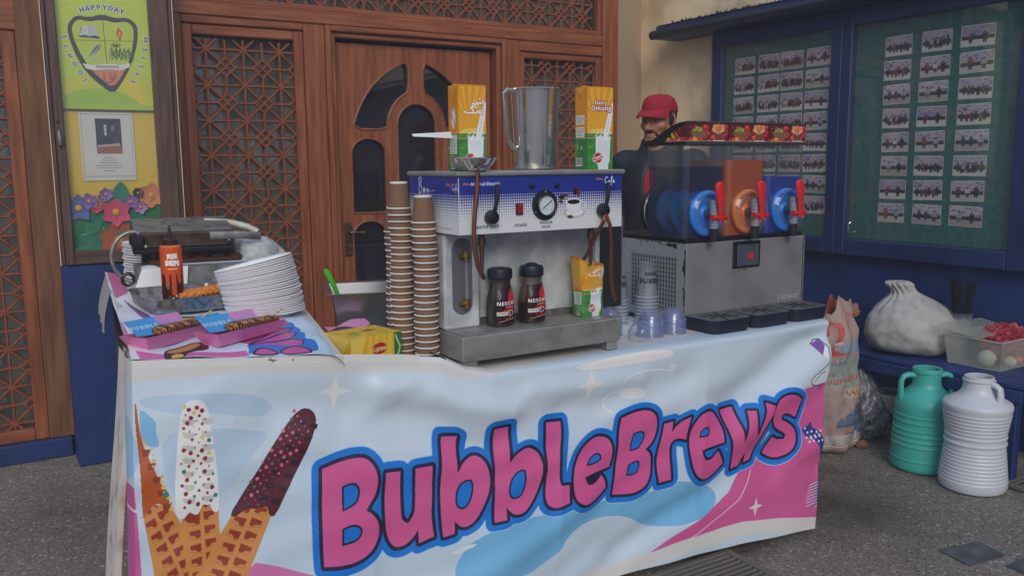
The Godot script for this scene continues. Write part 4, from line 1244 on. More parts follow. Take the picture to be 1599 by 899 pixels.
	for k in 7:
		for sgn in [0, 1]:
			var y := 58.0 + k * 12.6
			p.poly(P2([46 + sgn * 19, y, 58 + sgn * 19, y + 1, 58 + sgn * 19, y + 5, 53 + sgn * 18, y + 7, 47 + sgn * 18, y + 4]), hexc("c4c2ba"))
			var yy := 66.0 + k * 12.4
			var xx: float = 166.0 - k * 6.6 + sgn * 13
			p.poly(P2([xx, yy + sgn * 5, xx + 9, yy + 3 + sgn * 5, xx + 6, yy + 8 + sgn * 5, xx - 2, yy + 5 + sgn * 5]), hexc("33101a"))
	for k in 62:
		var y := 45.0 + 100.0 * (k + 0.5) / 62.0
		var x := 57.5 + (fposmod(k * 0.618034, 1.0) - 0.5) * 33.0 * clampf(0.6 + (y - 46) / 160.0, 0.6, 1.05) + (y - 46) * 0.05
		p.disc(x, y, [0.9, 1.5, 2.2][rg.randi() % 3], [hexc("8c1738"), hexc("a01c40"), hexc("2a7f80"), hexc("8c1738"), hexc("c9cf6a")][rg.randi() % 5], -1, 12)
	for k in 60:
		var f := (k + 0.5) / 60.0
		var sd := fposmod(k * 0.618034, 1.0) - 0.5
		p.disc(174.0 - f * 60 + sd * 24.0, 63 + f * 86 + sd * 11.0, [0.8, 1.3, 2.0][rg.randi() % 3], [hexc("c9627f"), hexc("d07a90"), hexc("4c6b52"), hexc("c9627f")][rg.randi() % 4], -1, 12)
	for k in 14: p.disc(8 + k * 1.9 + rg.randf() * 5, 74 + k * 5.2, rg.randf_range(0.9, 2.2), hexc("e3b04a"), -1, 10)
	p.disc(30, 128, 3, hexc("2a7f70"))
	# the name in bubble letters: blue halo, dark outline, pink fill
	var blue := hexc("0f73cc"); var dark := hexc("1c1b38"); var pink := hexc("d0578f")
	var sm := []
	for l in letters:
		var q := []
		for e in l: q.append(soften(e))
		sm.append(q)
	for l in sm:
		for o in grow(l[0], 12.8): p.poly(o, hexc("9fc4e6"))
	for l in sm:
		for o in grow(l[0], 11.6): p.poly(o, blue)
	for l in sm:
		for o in grow(l[0], 4.2): p.poly(o, dark)
	for l in sm:
		p.poly(l[0], pink)
		for k in range(1, l.size()):
			p.poly(l[k], dark)
			for o in grow(l[k], -2.3): p.poly(o, blue)
	# small stains and insects on the hem
	p.line(P2([132, 3, 140, 4]), 1.5, hexc("6b5a4c")); p.line(P2([134, 1, 137, 6]), 0.8, hexc("6b5a4c")); p.disc(158, 4, 0.9, hexc("5a4c42"))
	for k in 40: p.disc(rg.randf() * 1000, rg.randf_range(-20, 330), rg.randf_range(0.4, 0.9), hexc("8d9299"), -1, 8)
	return p.tex()

var mat_c := [Vector3(0.301, 0.908, -2.355), Vector3(0.841, 0.872, -2.254), Vector3(0.421, 0.955, -3.888), Vector3(1.068, 0.940, -3.589)]
func mat_at(u: float, v: float) -> Vector3:
	return mat_c[0].lerp(mat_c[1], u).lerp(mat_c[2].lerp(mat_c[3], u), v)

func sheet_picture() -> Texture2D:
	var p := Pic.new(1024, 1024, hexc("cfe0ec"))
	p.frame(0, 1000, 1.024, -1.024)
	var mp := {}
	mp["white"] = P2([81, 1263, 143, 1001, 141, 366, 173, 221, 137, 150, 10, 154, -11, 303])
	mp["pinktri"] = P2([1, 335, 23, 167, 1, 161])
	mp["pinkfront"] = P2([3, 154, 38, 1, 532, 8, 532, 50, 326, 44, 147, 33, 27, 49])
	mp["black1"] = P2([122, 341, 179, 365, 372, 397, 377, 353, 226, 297, 144, 299])
	mp["yellow1"] = P2([175, 345, 367, 379, 361, 353, 173, 315])
	mp["blue1"] = P2([375, 397, 505, 422, 524, 376, 472, 300, 367, 311])
	mp["mag1"] = P2([524, 376, 620, 375, 689, 338, 566, 298, 508, 316])
	mp["purple"] = P2([365, 302, 474, 308, 458, 276, 375, 254])
	mp["brown"] = P2([148, 39, 169, 69, 224, 93, 321, 130, 371, 101, 360, 62, 270, 46, 227, -6, 144, -9])
	mp["orange"] = P2([158, 51, 230, 86, 319, 123, 342, 102, 241, 48, 183, 37])
	mp["yell"] = P2([175, 19, 210, 36, 239, 23, 222, 0, 180, -4])
	mp["fanblue"] = P2([547, 95, 767, 236, 836, 318, 862, 308, 854, 275, 876, 258, 863, 218, 884, 202, 855, 142, 899, 133, 896, 70, 871, 24, 526, 12, 549, 55])
	mp["fp1"] = P2([565, 102, 789, 252, 843, 267, 804, 227])
	mp["fp2"] = P2([562, 95, 798, 212, 839, 203, 805, 166])
	mp["fp3"] = P2([560, 88, 799, 151, 845, 128, 826, 100])
	mp["arcA"] = P2([556, 14, 581, 41, 612, 56, 655, 39, 672, 15])
	mp["arcB"] = P2([683, 14, 725, 62, 773, 85, 816, 75, 838, 45, 834, 19])
	mp["lblue"] = P2([885, 388, 926, 316, 993, 16, 866, 11, 902, 84, 877, 186, 863, 300])
	mp["pinkback"] = P2([6, 931, 61, 888, 70, 711, 36, 665, 3, 735])
	p.poly(P2([0, 0, 130, 0, 140, 400, 120, 1000, 0, 1000]), hexc("dcdde2"))
	p.poly(P2([120, 380, 560, 400, 700, 500, 700, 1000, 120, 1000]), hexc("d5e2ea"))
	p.poly(mp["white"], hexc("e2e2e6"))
	p.poly(P2([20, 640, 90, 700, 110, 1000, 10, 1000]), hexc("c9659b"))
	for k in 7: p.line(P2([60 + k * 14, 600 - k * 30, 110 + k * 16, 400 - k * 30, 150 + k * 8, 330 - k * 18]), 7, hexc("8c5a96"))
	p.poly(mp["pinktri"], hexc("d078a8"))
	p.poly(mp["pinkfront"], hexc("d86aa6"))
	p.poly(mp["black1"], hexc("25202e")); p.poly(mp["yellow1"], hexc("d8a84a"))
	p.poly(mp["blue1"], hexc("4fa4dc")); p.poly(mp["mag1"], hexc("a83a78")); p.poly(mp["purple"], hexc("8d4a92"))
	p.poly(smooth(mp["brown"], 1), hexc("3a2320")); p.poly(smooth(mp["orange"], 1), hexc("c48a44")); p.poly(smooth(mp["yell"], 1), hexc("e0b045"))
	p.poly(P2([340, 230, 560, 100, 780, 230, 840, 320, 700, 420, 560, 330, 420, 300]), hexc("c25596"))
	p.poly(mp["lblue"], hexc("c6dbe8"))
	p.poly(smooth(mp["fanblue"], 1), hexc("1f7cd0"))
	for e in ["fp1", "fp2", "fp3"]:
		p.poly(mp[e], hexc("d0569a"))
		p.line(mp[e], 7, hexc("232244"))
	for e in ["arcA", "arcB"]:
		for o in grow(smooth(mp[e], 1), 10): p.poly(o, hexc("232244"))
		p.poly(smooth(mp[e], 1), hexc("d0569a"))
	return p.tex()

func tables() -> void:
	var legm := mat("table_metal", hexc("5a5550"), 0.5, 0.6)
	# right table (low) under machine and dispenser
	var t := thing("serving_table", "long low table under the coffee machine and the drink dispenser", "table", Vector3(1.9, 0, -2.58))
	var b := MB.new()
	b.box(Vector3(0.035, 0.752, -0.045), Vector3(1.99, 0.026, 0.67), 0.004)
	put("tabletop", b, M["white_board"], t)
	for e in [[-0.90, -0.33], [0.92, -0.33], [-0.90, 0.24], [0.92, 0.24]]:
		var l := MB.new()
		l.box(Vector3(e[0], 0.37, e[1]), Vector3(0.04, 0.738, 0.04), 0.004)
		put("leg", l, legm, t)
	var cov := MB.new()
	cov.grid(40, 12, func(u: float, v: float): return Vector3(lerpf(-0.955, 1.025, u), 0.7664 + 0.0012 * sin(u * 31.0 + v * 9.0), lerpf(0.285, -0.375, v)))
	var cl := mat("cloth_white", hexc("d7dfe6"), 0.6)
	put("table_cover", cov, cl, t)
	# left table (higher) under the waffle maker
	t = thing("waffle_table", "higher side table with dirty white side board under the waffle maker", "table", Vector3(0.66, 0, -3.0))
	b = MB.new()
	for f in [-0.004, -0.028]:
		b.grid(6, 6, func(u: float, v: float): return mat_at(u * 0.98 + 0.01, v * 0.98 + 0.01) + Vector3(0, f, 0) - t.position)
	for e in [[0.01, 0.01, 0.99, 0.01], [0.99, 0.01, 0.99, 0.99], [0.99, 0.99, 0.01, 0.99], [0.01, 0.99, 0.01, 0.01]]:
		var a := mat_at(e[0], e[1]) - t.position
		var c := mat_at(e[2], e[3]) - t.position
		b.quad(a + Vector3(0, -0.028, 0), c + Vector3(0, -0.028, 0), c + Vector3(0, -0.004, 0), a + Vector3(0, -0.004, 0))
	put("tabletop", b, M["white_board"], t)
	for e in [[0.06, 0.07], [0.93, 0.10], [0.06, 0.95], [0.93, 0.95]]:
		var q := mat_at(e[0], e[1]) - t.position
		var l := MB.new()
		l.box(Vector3(q.x, (q.y - 0.028) / 2, q.z), Vector3(0.045, q.y - 0.03, 0.045), 0.004)
		put("leg", l, legm, t)
	b = MB.new()
	b.grid(6, 10, func(u: float, v: float): return Vector3(lerpf(0.205, 0.298, v) - 0.006 * sin(v * 5.0), lerpf(0.0, 0.90, v), lerpf(-2.44, -2.61, u)) - t.position)
	b.grid(6, 10, func(u: float, v: float): return Vector3(lerpf(0.225, 0.31, v) - 0.006 * sin(v * 5.0), lerpf(0.0, 0.90, v), lerpf(-2.61, -2.44, u)) - t.position)
	b.grid(1, 10, func(u: float, v: float): return Vector3(lerpf(0.205, 0.298, v) - 0.006 * sin(v * 5.0) + 0.02 * u * (1.0 - 0.4 * v), lerpf(0.0, 0.90, v), -2.44) - t.position)
	var dirty := mat("dirty_white", Color.WHITE, 0.8)
	dirty.albedo_texture = noise_tex(0.008, [[0.0, hexc("8a7a6c")], [0.25, hexc("b8aca0")], [0.5, hexc("cdc6bc")], [1.0, hexc("d8d3ca")]], 61, 6)
	tri_map(dirty, Vector3(1.6, 1.6, 1.6))
	put("side_board", b, dirty, t)
	# printed sheet lying on it, its left and right borders sagging over the edges
	b = MB.new()
	b.grid(44, 60, func(u: float, v: float):
		var q := mat_at(u, v)
		q.y += 0.0035 * sin(u * 17.0 + v * 11.0) * sin(v * 23.0 - u * 5.0) + 0.003
		if u < 0.10: q.y += 0.012 * sin(v * 8.0) * (0.10 - u) / 0.10
		if u > 0.93: q.y -= pow((u - 0.93) / 0.07, 2.0) * 0.03
		return q)
	tag(put("printed_sheet", b, printed("sheet_print", sheet_picture(), 0.4)), "colourful printed vinyl sheet covering the waffle table", "table cover")
	b = MB.new()
	b.grid(14, 16, func(u: float, v: float):
		var q := mat_at(0.0, lerpf(0.72, 0.99, u))
		return q + Vector3(-0.030 * sin(v * PI * 0.5) - 0.006 * sin(u * 14.0) * v, -0.155 * v + 0.004, 0))
	tag(put("rolled_sheet_end", b, mat("sheet_back", hexc("aeaaa6"), 0.6)), "grey back of a sheet hanging off the waffle table's rear left edge", "sheet")
	# the banner
	var tx := banner_picture()
	var bm := printed("banner_print", tx, 0.42)
	bm.normal_enabled = true
	bm.normal_texture = noise_tex(0.009, [], 71, 4, FastNoiseLite.TYPE_SIMPLEX_SMOOTH, 512, 2.2)
	bm.normal_scale = 0.20
	b = MB.new()
	var nrm := func(s: float, w: float) -> Vector3:
		var a := Vector3.ZERO
		for k in 5: a += banner_point(s, w + (k - 2) * 0.012)
		return a / 5.0
	var uvf := func(s: float, w: float) -> Vector2: return Vector2((s * 1000.0 + 60.0) / 1060.0, (w * 333.0 + 90.0) / 430.0)
	b.grid(220, 90, func(u: float, v: float): return nrm.call(u, 1.0 - v) if u > 0.30 or v < 0.95 else banner_point(u, 1.0 - v), func(u: float, v: float): return uvf.call(u, 1.0 - v))
	b.grid(150, 12, func(u: float, v: float): return nrm.call(0.335 + u * 0.665, -0.24 * v), func(u: float, v: float): return uvf.call(0.335 + u * 0.665, -0.24 * v))
	# the left end folded round the corner
	b.grid(10, 40, func(u: float, v: float): return banner_point(0.0, 1.0 - v) + Vector3(0.012, 0, -0.16) * (1.0 - u) + Vector3(-0.012 * sin(PI * u), 0, 0), func(u: float, v: float): return uvf.call(-0.06 * (1.0 - u), 1.0 - v))
	tag(put("banner", b, bm, null, 60.0), "wide pale blue banner lettered BubbleBrews hung over the tables' front", "banner")

# ---------------------------------------------------------------- things on the waffle table
func waffle_stick(parent: Node3D, called: String, l: float, w: float, h: float, m: Material, at: Transform3D) -> MeshInstance3D:
	# a long flat waffle with a grid of pockets, tapering to one end
	var b := MB.new()
	b.grid(24, 88, func(u: float, v: float):
		var a := u * TAU
		var pr := pow(clampf(1.0 - pow(absf(v * 2.0 - 1.0), 8.0), 0.0, 1.0), 0.5)
		var ww := w * (1.0 - 0.42 * v) * pr
		var c := cos(a); var s := sin(a)
		var sq := 1.0 / pow(pow(absf(c), 4.0) + pow(absf(s), 4.0), 0.25)
		var x := c * sq * ww / 2.0
		var y := s * sq * h / 2.0 * pr
		var gx := absf(fposmod(x / w * 3.2 + 0.5, 1.0) - 0.5)
		var gz := absf(fposmod(v * l / 0.016, 1.0) - 0.5)
		if absf(s) > 0.35: y *= 1.0 - 0.42 * smoothstep(0.14, 0.30, minf(0.5 - gx, 0.5 - gz) + 0.0)
		return Vector3(x, y, (v - 0.5) * l))
	var o := put(called, b, m, parent, 50.0)
	o.transform = at
	return o

func left_table_things() -> void:
	# plates: one paper plate, copied up a leaning stack
	var rgp := RandomNumberGenerator.new(); rgp.seed = 4
	var pm := mat("paper_plate", hexc("e9e7e6"), 0.7)
	var plate := thing("paper_plate", "white paper plate, lowest of the big leaning stack", "plate", Vector3.ZERO, 0.0, "paper plates in the big leaning stack")
	var b := MB.new()
	var wav := func(a: float) -> float: return 0.0006 * sin(a * 36.0)
	b.lathe([Vector2(0, 0.0), Vector2(0.088, 0.0), Vector2(0.093, 0.0012), Vector2(0.108, 0.0135), Vector2(0.113, 0.0155), Vector2(0.127, 0.0170), Vector2(0.1282, 0.0158), Vector2(0.1278, 0.0122), Vector2(0.114, 0.0118), Vector2(0.109, 0.0108), Vector2(0.094, -0.0012), Vector2(0.0885, -0.0022), Vector2(0, -0.0022)], 56)
	put("dish", b, pm, plate, 30.0)
	var base := Vector3(0.793, 0.9085, -2.862)
	var pos := base
	var up := Vector3.UP
	for k in 25:
		var o: Node3D = plate if k == 0 else copy(plate, "paper_plate", "white paper plate, %s from the bottom of the big leaning stack" % ordinal(k), pos)
		var tilt := deg_to_rad(1.0 + k * 0.50)
		var ax := Vector3(0.52, 0, -0.85).normalized()      # roughly along the view
		var bs := Basis(ax, -tilt) * Basis(Vector3.UP, k * 1.3)
		var jit := Vector3(rgp.randf_range(-0.003, 0.003), 0, rgp.randf_range(-0.003, 0.003))
		o.transform = Transform3D(bs, pos + jit)
		pos += bs.y * 0.0067 + Vector3(-0.0006, 0, 0)
	# second stack, half hidden behind the waffle maker
	for k in 16:
		var p := Vector3(0.602 + 0.003 * sin(k * 2.1), 0.953 + k * 0.0090, -3.72)
		copy(plate, "paper_plate", "white paper plate, %s from the bottom of the stack behind the waffle maker" % ordinal(k), p, k * 0.4).set_meta("group", "paper plates in the stack behind the waffle maker")
	# shallow metal tray
	var tm := mat("tray_metal", hexc("a5a5a4"), 0.38, 0.9)
	tm.albedo_texture = noise_tex(0.02, [[0.0, hexc("8f8f8f")], [0.6, hexc("ffffff")], [1.0, hexc("dddddd")]], 63, 5)
	tri_map(tm, Vector3(3, 3, 3), false)
	var tr := thing("metal_tray", "shallow aluminium tray holding the sauce bottle and waffle sticks", "tray", Vector3(0.572, 0.931, -3.075), 0.05)
	var ring := func(w: float, d: float, y: float, r: float) -> Array:
		var o := []
		for k in 32:
			var a := TAU * (k + 0.5) / 32.0
			var c := Vector2(signf(cos(a)) * (w / 2 - r), signf(sin(a)) * (d / 2 - r))
			o.append(Vector3(c.x + cos(a) * r, y, -(c.y + sin(a) * r)))
		return o
	b = MB.new()
	var rings := [ring.call(0.262, 0.302, 0.0, 0.03), ring.call(0.270, 0.310, 0.004, 0.032), ring.call(0.290, 0.330, 0.046, 0.036), ring.call(0.306, 0.346, 0.049, 0.040), ring.call(0.306, 0.346, 0.0465, 0.040), ring.call(0.292, 0.332, 0.044, 0.037), ring.call(0.273, 0.313, 0.002, 0.032), ring.call(0.262, 0.302, -0.003, 0.03)]
	for k in rings.size() - 1:
		for i in 32:
			var j := (i + 1) % 32
			b.quad(rings[k + 1][i], rings[k + 1][j], rings[k][j], rings[k][i])
	for i in 32:
		b.tri(Vector3(0, 0, 0), rings[0][i], rings[0][(i + 1) % 32])
		b.tri(Vector3(0, -0.003, 0), rings[7][(i + 1) % 32], rings[7][i])
	put("pan", b, tm, tr)
	# waffle sticks in the tray
	var wm := mat("waffle_crust", Color.WHITE, 0.7)
	wm.albedo_texture = noise_tex(0.03, [[0.0, hexc("8a4516")], [0.4, hexc("c87428")], [0.7, hexc("d98e3c")], [1.0, hexc("e6ab5c")]], 64, 4)
	tri_map(wm, Vector3(5, 5, 5), false)
	for k in 3:
		var ws := thing("waffle_stick", ["plain golden waffle stick at the front of the metal tray", "plain golden waffle stick lying behind the front one in the metal tray", "plain golden waffle stick on top in the metal tray beside the plates"][k], "waffle", [Vector3(0.615, 0.950, -2.985), Vector3(0.62, 0.950, -3.065), Vector3(0.632, 0.979, -3.02)][k], [1.42, 1.50, 1.36][k], "plain waffle sticks in the tray")
		waffle_stick(ws, "crust", 0.19, 0.062, 0.032, wm, Transform3D(Basis(Vector3.RIGHT, -0.12 if k == 2 else -0.05)))
	# chocolate sauce bottle
	var lp := Pic.new(1024, 640, hexc("cf4f1d"))
	lp.frame(0, 0, 1024.0 / 360.0, 640.0 / 200.0)      # degrees round, millimetres down
	lp.rect(0, 0, 360, 3, hexc("d8692c"))
	var choc := hexc("3f1712")
	for r in 2:
		var o := r * 180.0
		lp.poly(smooth(P2([o, 200, o, 92, o + 30, 88, o + 60, 94, o + 92, 90, o + 122, 94, o + 150, 88, o + 180, 92, o + 180, 200]), 2), choc)
		for e in [[14, 112, 22], [60, 120, 23], [94, 150, 24], [126, 110, 22], [158, 126, 22]]: lp.line(P2([o + e[0], 80, o + e[0], e[1]]), e[2], hexc("cf4f1d"))
		lp.text("FUN", o + 92, 40, 15, hexc("f2efe9"), "Droid Sans", true, -0.05, 1.25, 1.5, hexc("f2efe9"))
		lp.text("DRIPS", o + 92, 62, 15, hexc("f2efe9"), "Droid Sans", true, 0.02, 1.3, 1.5, hexc("f2efe9"))
		lp.rect(o + 64, 71, 56, 4.5, hexc("f0b08a"))
		lp.disc(o + 62, 132, 7, hexc("c9b27a"), 6); lp.disc(o + 62, 132, 5, hexc("2a1210"), 4.2)
		for k in 30: lp.disc(o + 66 + fmod(k * 23.7, 66), 152 + fmod(k * 11.3, 34), 4, [hexc("5a2018"), hexc("2c0f0c"), hexc("7a3426"), hexc("9a8478"), hexc("451a14")][k % 5], 3, 7)
		for k in 6: lp.poly(P2([o + 70 + k * 9, 160 + (k % 3) * 8, o + 80 + k * 9, 156 + (k % 3) * 8, o + 84 + k * 9, 162 + (k % 3) * 8, o + 74 + k * 9, 168 + (k % 3) * 8]), hexc("b9a79c") if k % 2 else hexc("561e16"))
	var bt := thing("sauce_bottle", "orange and brown chocolate sauce squeeze bottle standing in the metal tray", "bottle", Vector3(0.535, 0.933, -3.045), -0.12)
	b = MB.new()
	b.lathe([Vector2(0.0, 0.0), Vector2(0.031, 0.0), Vector2(0.0345, 0.006), Vector2(0.0355, 0.10), Vector2(0.0355, 0.195), Vector2(0.034, 0.203), Vector2(0.026, 0.208)], 40)
	# label wraps the wall from top to bottom
	for k in b.v.size():
		var a := atan2(-b.v[k].z, b.v[k].x)
		var uu := fposmod(a / TAU, 1.0)
		b.uv[k] = Vector2(uu, clampf(1.0 - b.v[k].y / 0.205, 0.0, 1.0))
	for k in range(0, b.uv.size(), 3):
		if maxf(b.uv[k].x, maxf(b.uv[k + 1].x, b.uv[k + 2].x)) - minf(b.uv[k].x, minf(b.uv[k + 1].x, b.uv[k + 2].x)) > 0.5:
			for e in 3:
				if b.uv[k + e].x < 0.5: b.uv[k + e].x += 1.0
	put("bottle_body", b, printed("sauce_label", lp.tex(), 0.3), bt)
	var cm := mat("cap_brown", hexc("2c1512"), 0.4)
	b = MB.new()
	b.lathe([Vector2(0.024, 0.205), Vector2(0.024, 0.224), Vector2(0.019, 0.229), Vector2(0.0075, 0.231), Vector2(0.0062, 0.248), Vector2(0.0035, 0.272), Vector2(0.002, 0.274), Vector2(0, 0.274)], 24)
	put("nozzle_cap", b, cm, bt)
	# two nozzled bottles behind the waffle maker
	for e in [["red squeeze bottle behind the waffle maker, only its red tip showing", "red_plastic", Vector3(0.652, 0.951, -3.78), 1.0], ["white tipped squeeze bottle behind the waffle maker", "white_plastic", Vector3(0.748, 0.951, -3.78), 1.0]]:
		var q := thing("squeeze_bottle", e[0], "bottle", e[2])
		var bb := MB.new()
		bb.lathe([Vector2(0, 0), Vector2(0.030, 0.0), Vector2(0.032, 0.006), Vector2(0.032, 0.13), Vector2(0.026, 0.146), Vector2(0.024, 0.15)], 24)
		put("bottle_body", bb, M[e[1]], q)
		bb = MB.new()
		bb.lathe([Vector2(0.025, 0.15), Vector2(0.025, 0.172), Vector2(0.010, 0.180), Vector2(0.008, 0.19), Vector2(0.0045, 0.222), Vector2(0, 0.223)], 20)
		put("nozzle_cap", bb, M[e[1]], q)
	waffle_maker()
	# sheet of white paper draped over the maker's base
	b = MB.new()
	b.grid(12, 14, func(u: float, v: float):
		var x := lerpf(0.498, 0.660, u) - 0.02 * v
		if v < 0.35: return Vector3(x, 1.030 + 0.004 * sin(u * 9.0), lerpf(-3.46, -3.40, v / 0.35))
		var w := (v - 0.35) / 0.65
		return Vector3(x - 0.02 * w * (1.0 - u), 1.029 - 0.075 * w - 0.012 * u * w, -3.386 + 0.018 * w + 0.006 * sin(u * 7.0)))
	tag(put("paper_sheet", b, M["paper_white"]), "crumpled white paper sheet hanging over the waffle maker's front left", "paper")
	# cellophane bag
	var nz := FastNoiseLite.new(); nz.seed = 11; nz.frequency = 9.0; nz.fractal_octaves = 2; nz.fractal_type = FastNoiseLite.FRACTAL_RIDGED
	b = MB.new()
	b.grid(56, 40, func(u: float, v: float):
		var a := u * TAU
		var y := v
		var d := Vector3(cos(a) * sin(PI * pow(v, 0.8)), -cos(PI * pow(v, 0.8)), sin(a) * sin(PI * pow(v, 0.8)))
		var r := 1.0 + 0.10 * nz.get_noise_3dv(d * 0.10) + 0.35 * nz.get_noise_3dv(d * 0.035 + Vector3(3, 1, 2))
		return Vector3(0.952, 1.020, -3.52) + Vector3(d.x * 0.125, d.y * 0.085, d.z * 0.10) * r)
	var cb := mat("cellophane", Color(0.90, 0.91, 0.90, 0.72), 0.26)
	cb.transparency = BaseMaterial3D.TRANSPARENCY_ALPHA
	cb.albedo_texture = noise_tex(0.02, [[0.0, hexc("d0d0d0")], [1.0, hexc("ffffff")]], 66, 4)
	tri_map(cb, Vector3(3, 3, 3), false)
	tag(put("plastic_bag", b, cb, null, 40.0), "crumpled see-through plastic bag behind the big stack of plates", "bag")
	# printed paper boats with drizzled waffles
	paper_boat(Vector3(0.432, 0.9085, -2.545), 0.70, 0.285, "pink and blue paper tray with drizzled waffle, nearest the table's left corner", 0)
	paper_boat(Vector3(0.628, 0.902, -2.520), 0.62, 0.300, "pink and blue paper tray with drizzled waffle, in front of the plates", 1)

func waffle_maker() -> void:
	var t := thing("waffle_maker", "open steel waffle stick maker with raised lid and flat double handle", "waffle maker", Vector3(0.70, 0.940, -3.50), -0.09)
	var b := MB.new()
	b.box(Vector3(0, 0.050, 0.0), Vector3(0.43, 0.080, 0.23), 0.006)
	put("base", b, M["steel_worn"], t)
	b = MB.new()
	b.box(Vector3(0.07, 0.093, 0.105), Vector3(0.29, 0.012, 0.026), 0.004)
	put("front_strip", b, M["steel_polished"], t)
	for s in [-1, 1]:
		for z in [-1, 1]:
			b = MB.new()
			b.lathe([Vector2(0.012, 0), Vector2(0.012, 0.012)], 10, Vector3(s * 0.19, -0.002, z * 0.09))
			put("foot", b, M["black_plastic"], t)
	var brown := mat("mould_brown", hexc("4a2c1c"), 0.5, 0.4)
	b = MB.new()
	b.box(Vector3(0.02, 0.100, -0.02), Vector3(0.37, 0.022, 0.16), 0.004)
	var md := put("lower_mould", b, brown, t)
	for k in 5:
		b = MB.new()
		b.box(Vector3(-0.11 + k * 0.065, 0.114, -0.02), Vector3(0.045, 0.012, 0.13), 0.005)
		put("mould_bar", b, M["steel_burnt"] if k % 2 else brown, md)
	# lid, opened and leaning back
	var lid := Node3D.new()
	lid.name = "lid"
	t.add_child(lid, true)
	lid.transform = Transform3D(Basis(Vector3.RIGHT, 0.18), Vector3(-0.035, 0.160, -0.05))
	b = MB.new()
	b.box(Vector3(0, 0.045, 0), Vector3(0.36, 0.062, 0.22), 0.006)
	put("lid_cover", b, M["steel_burnt"], lid)
	b = MB.new()
	b.box(Vector3(0.0, 0.0785, 0), Vector3(0.352, 0.004, 0.212), 0.001)
	put("lid_top", b, M["steel_worn"], lid)
	b = MB.new()
	b.box(Vector3(0.0, 0.004, 0.0), Vector3(0.37, 0.020, 0.225), 0.004)
	put("lid_rim", b, M["black_plastic"], lid)
	b = MB.new()
	b.box(Vector3(0.03, -0.020, -0.01), Vector3(0.30, 0.036, 0.17), 0.005)
	put("upper_mould", b, M["steel_burnt"], lid)
	for k in 4:
		b = MB.new()
		b.lathe([Vector2(0.006, 0), Vector2(0.006, 0.003), Vector2(0.003, 0.005), Vector2(0, 0.005)], 10, Vector3([-0.14, 0.11, 0.15, 0.16][k], [0.025, 0.060, 0.058, 0.04][k], 0.1105), Basis(Vector3.RIGHT, PI / 2))
		put("rivet", b, M["steel_polished"], lid)
	# double flat handle going right
	for k in 2:
		b = MB.new()
		b.tube([Vector3(0.09, 0.058 + k * 0.018, 0.113 - k * 0.16), Vector3(0.19, 0.056 + k * 0.014, 0.113 - k * 0.14), Vector3(0.25, 0.047 + k * 0.010, 0.10 - k * 0.1), Vector3(0.285, 0.040, 0.085 - k * 0.06)], 0.015, 10, true, 0.28, Vector3(0, 0.3, 1))
		put("handle", b, M["steel_worn"], lid)
	# hinge arms
	for s in [-1, 1]:
		b = MB.new()
		b.box(Vector3(s * 0.16 - 0.01, 0.125, -0.09), Vector3(0.03, 0.085, 0.014), 0.004)
		put("hinge_arm", b, M["black_plastic"], t)
	# conduit looping from lid to base on the left
	b = MB.new()
	var pts := []
	for k in 25:
		var f := k / 24.0
		var a := lerpf(0.35 * PI, 1.45 * PI, f)
		pts.append(Vector3(-0.215 + cos(a) * 0.080 * (1.0 if cos(a) < 0 else 0.5), 0.130 + sin(a) * 0.092, 0.075 + 0.01 * f))
	b.tube(pts, 0.0078, 10)
	put("conduit", b, M["steel_worn"], t)
	b = MB.new()
	b.box(Vector3(-0.205, 0.190, 0.05), Vector3(0.05, 0.040, 0.07), 0.006)
	put("conduit_box", b, M["black_plastic"], t)
	b = MB.new()
	var ring := []
	for k in 17: ring.append(Vector3(-0.245 + cos(TAU * k / 16.0) * 0.020, 0.048 + sin(TAU * k / 16.0) * 0.022, 0.09))
	b.tube(ring, 0.006, 8, false)
	put("knob_ring", b, M["black_plastic"], t)

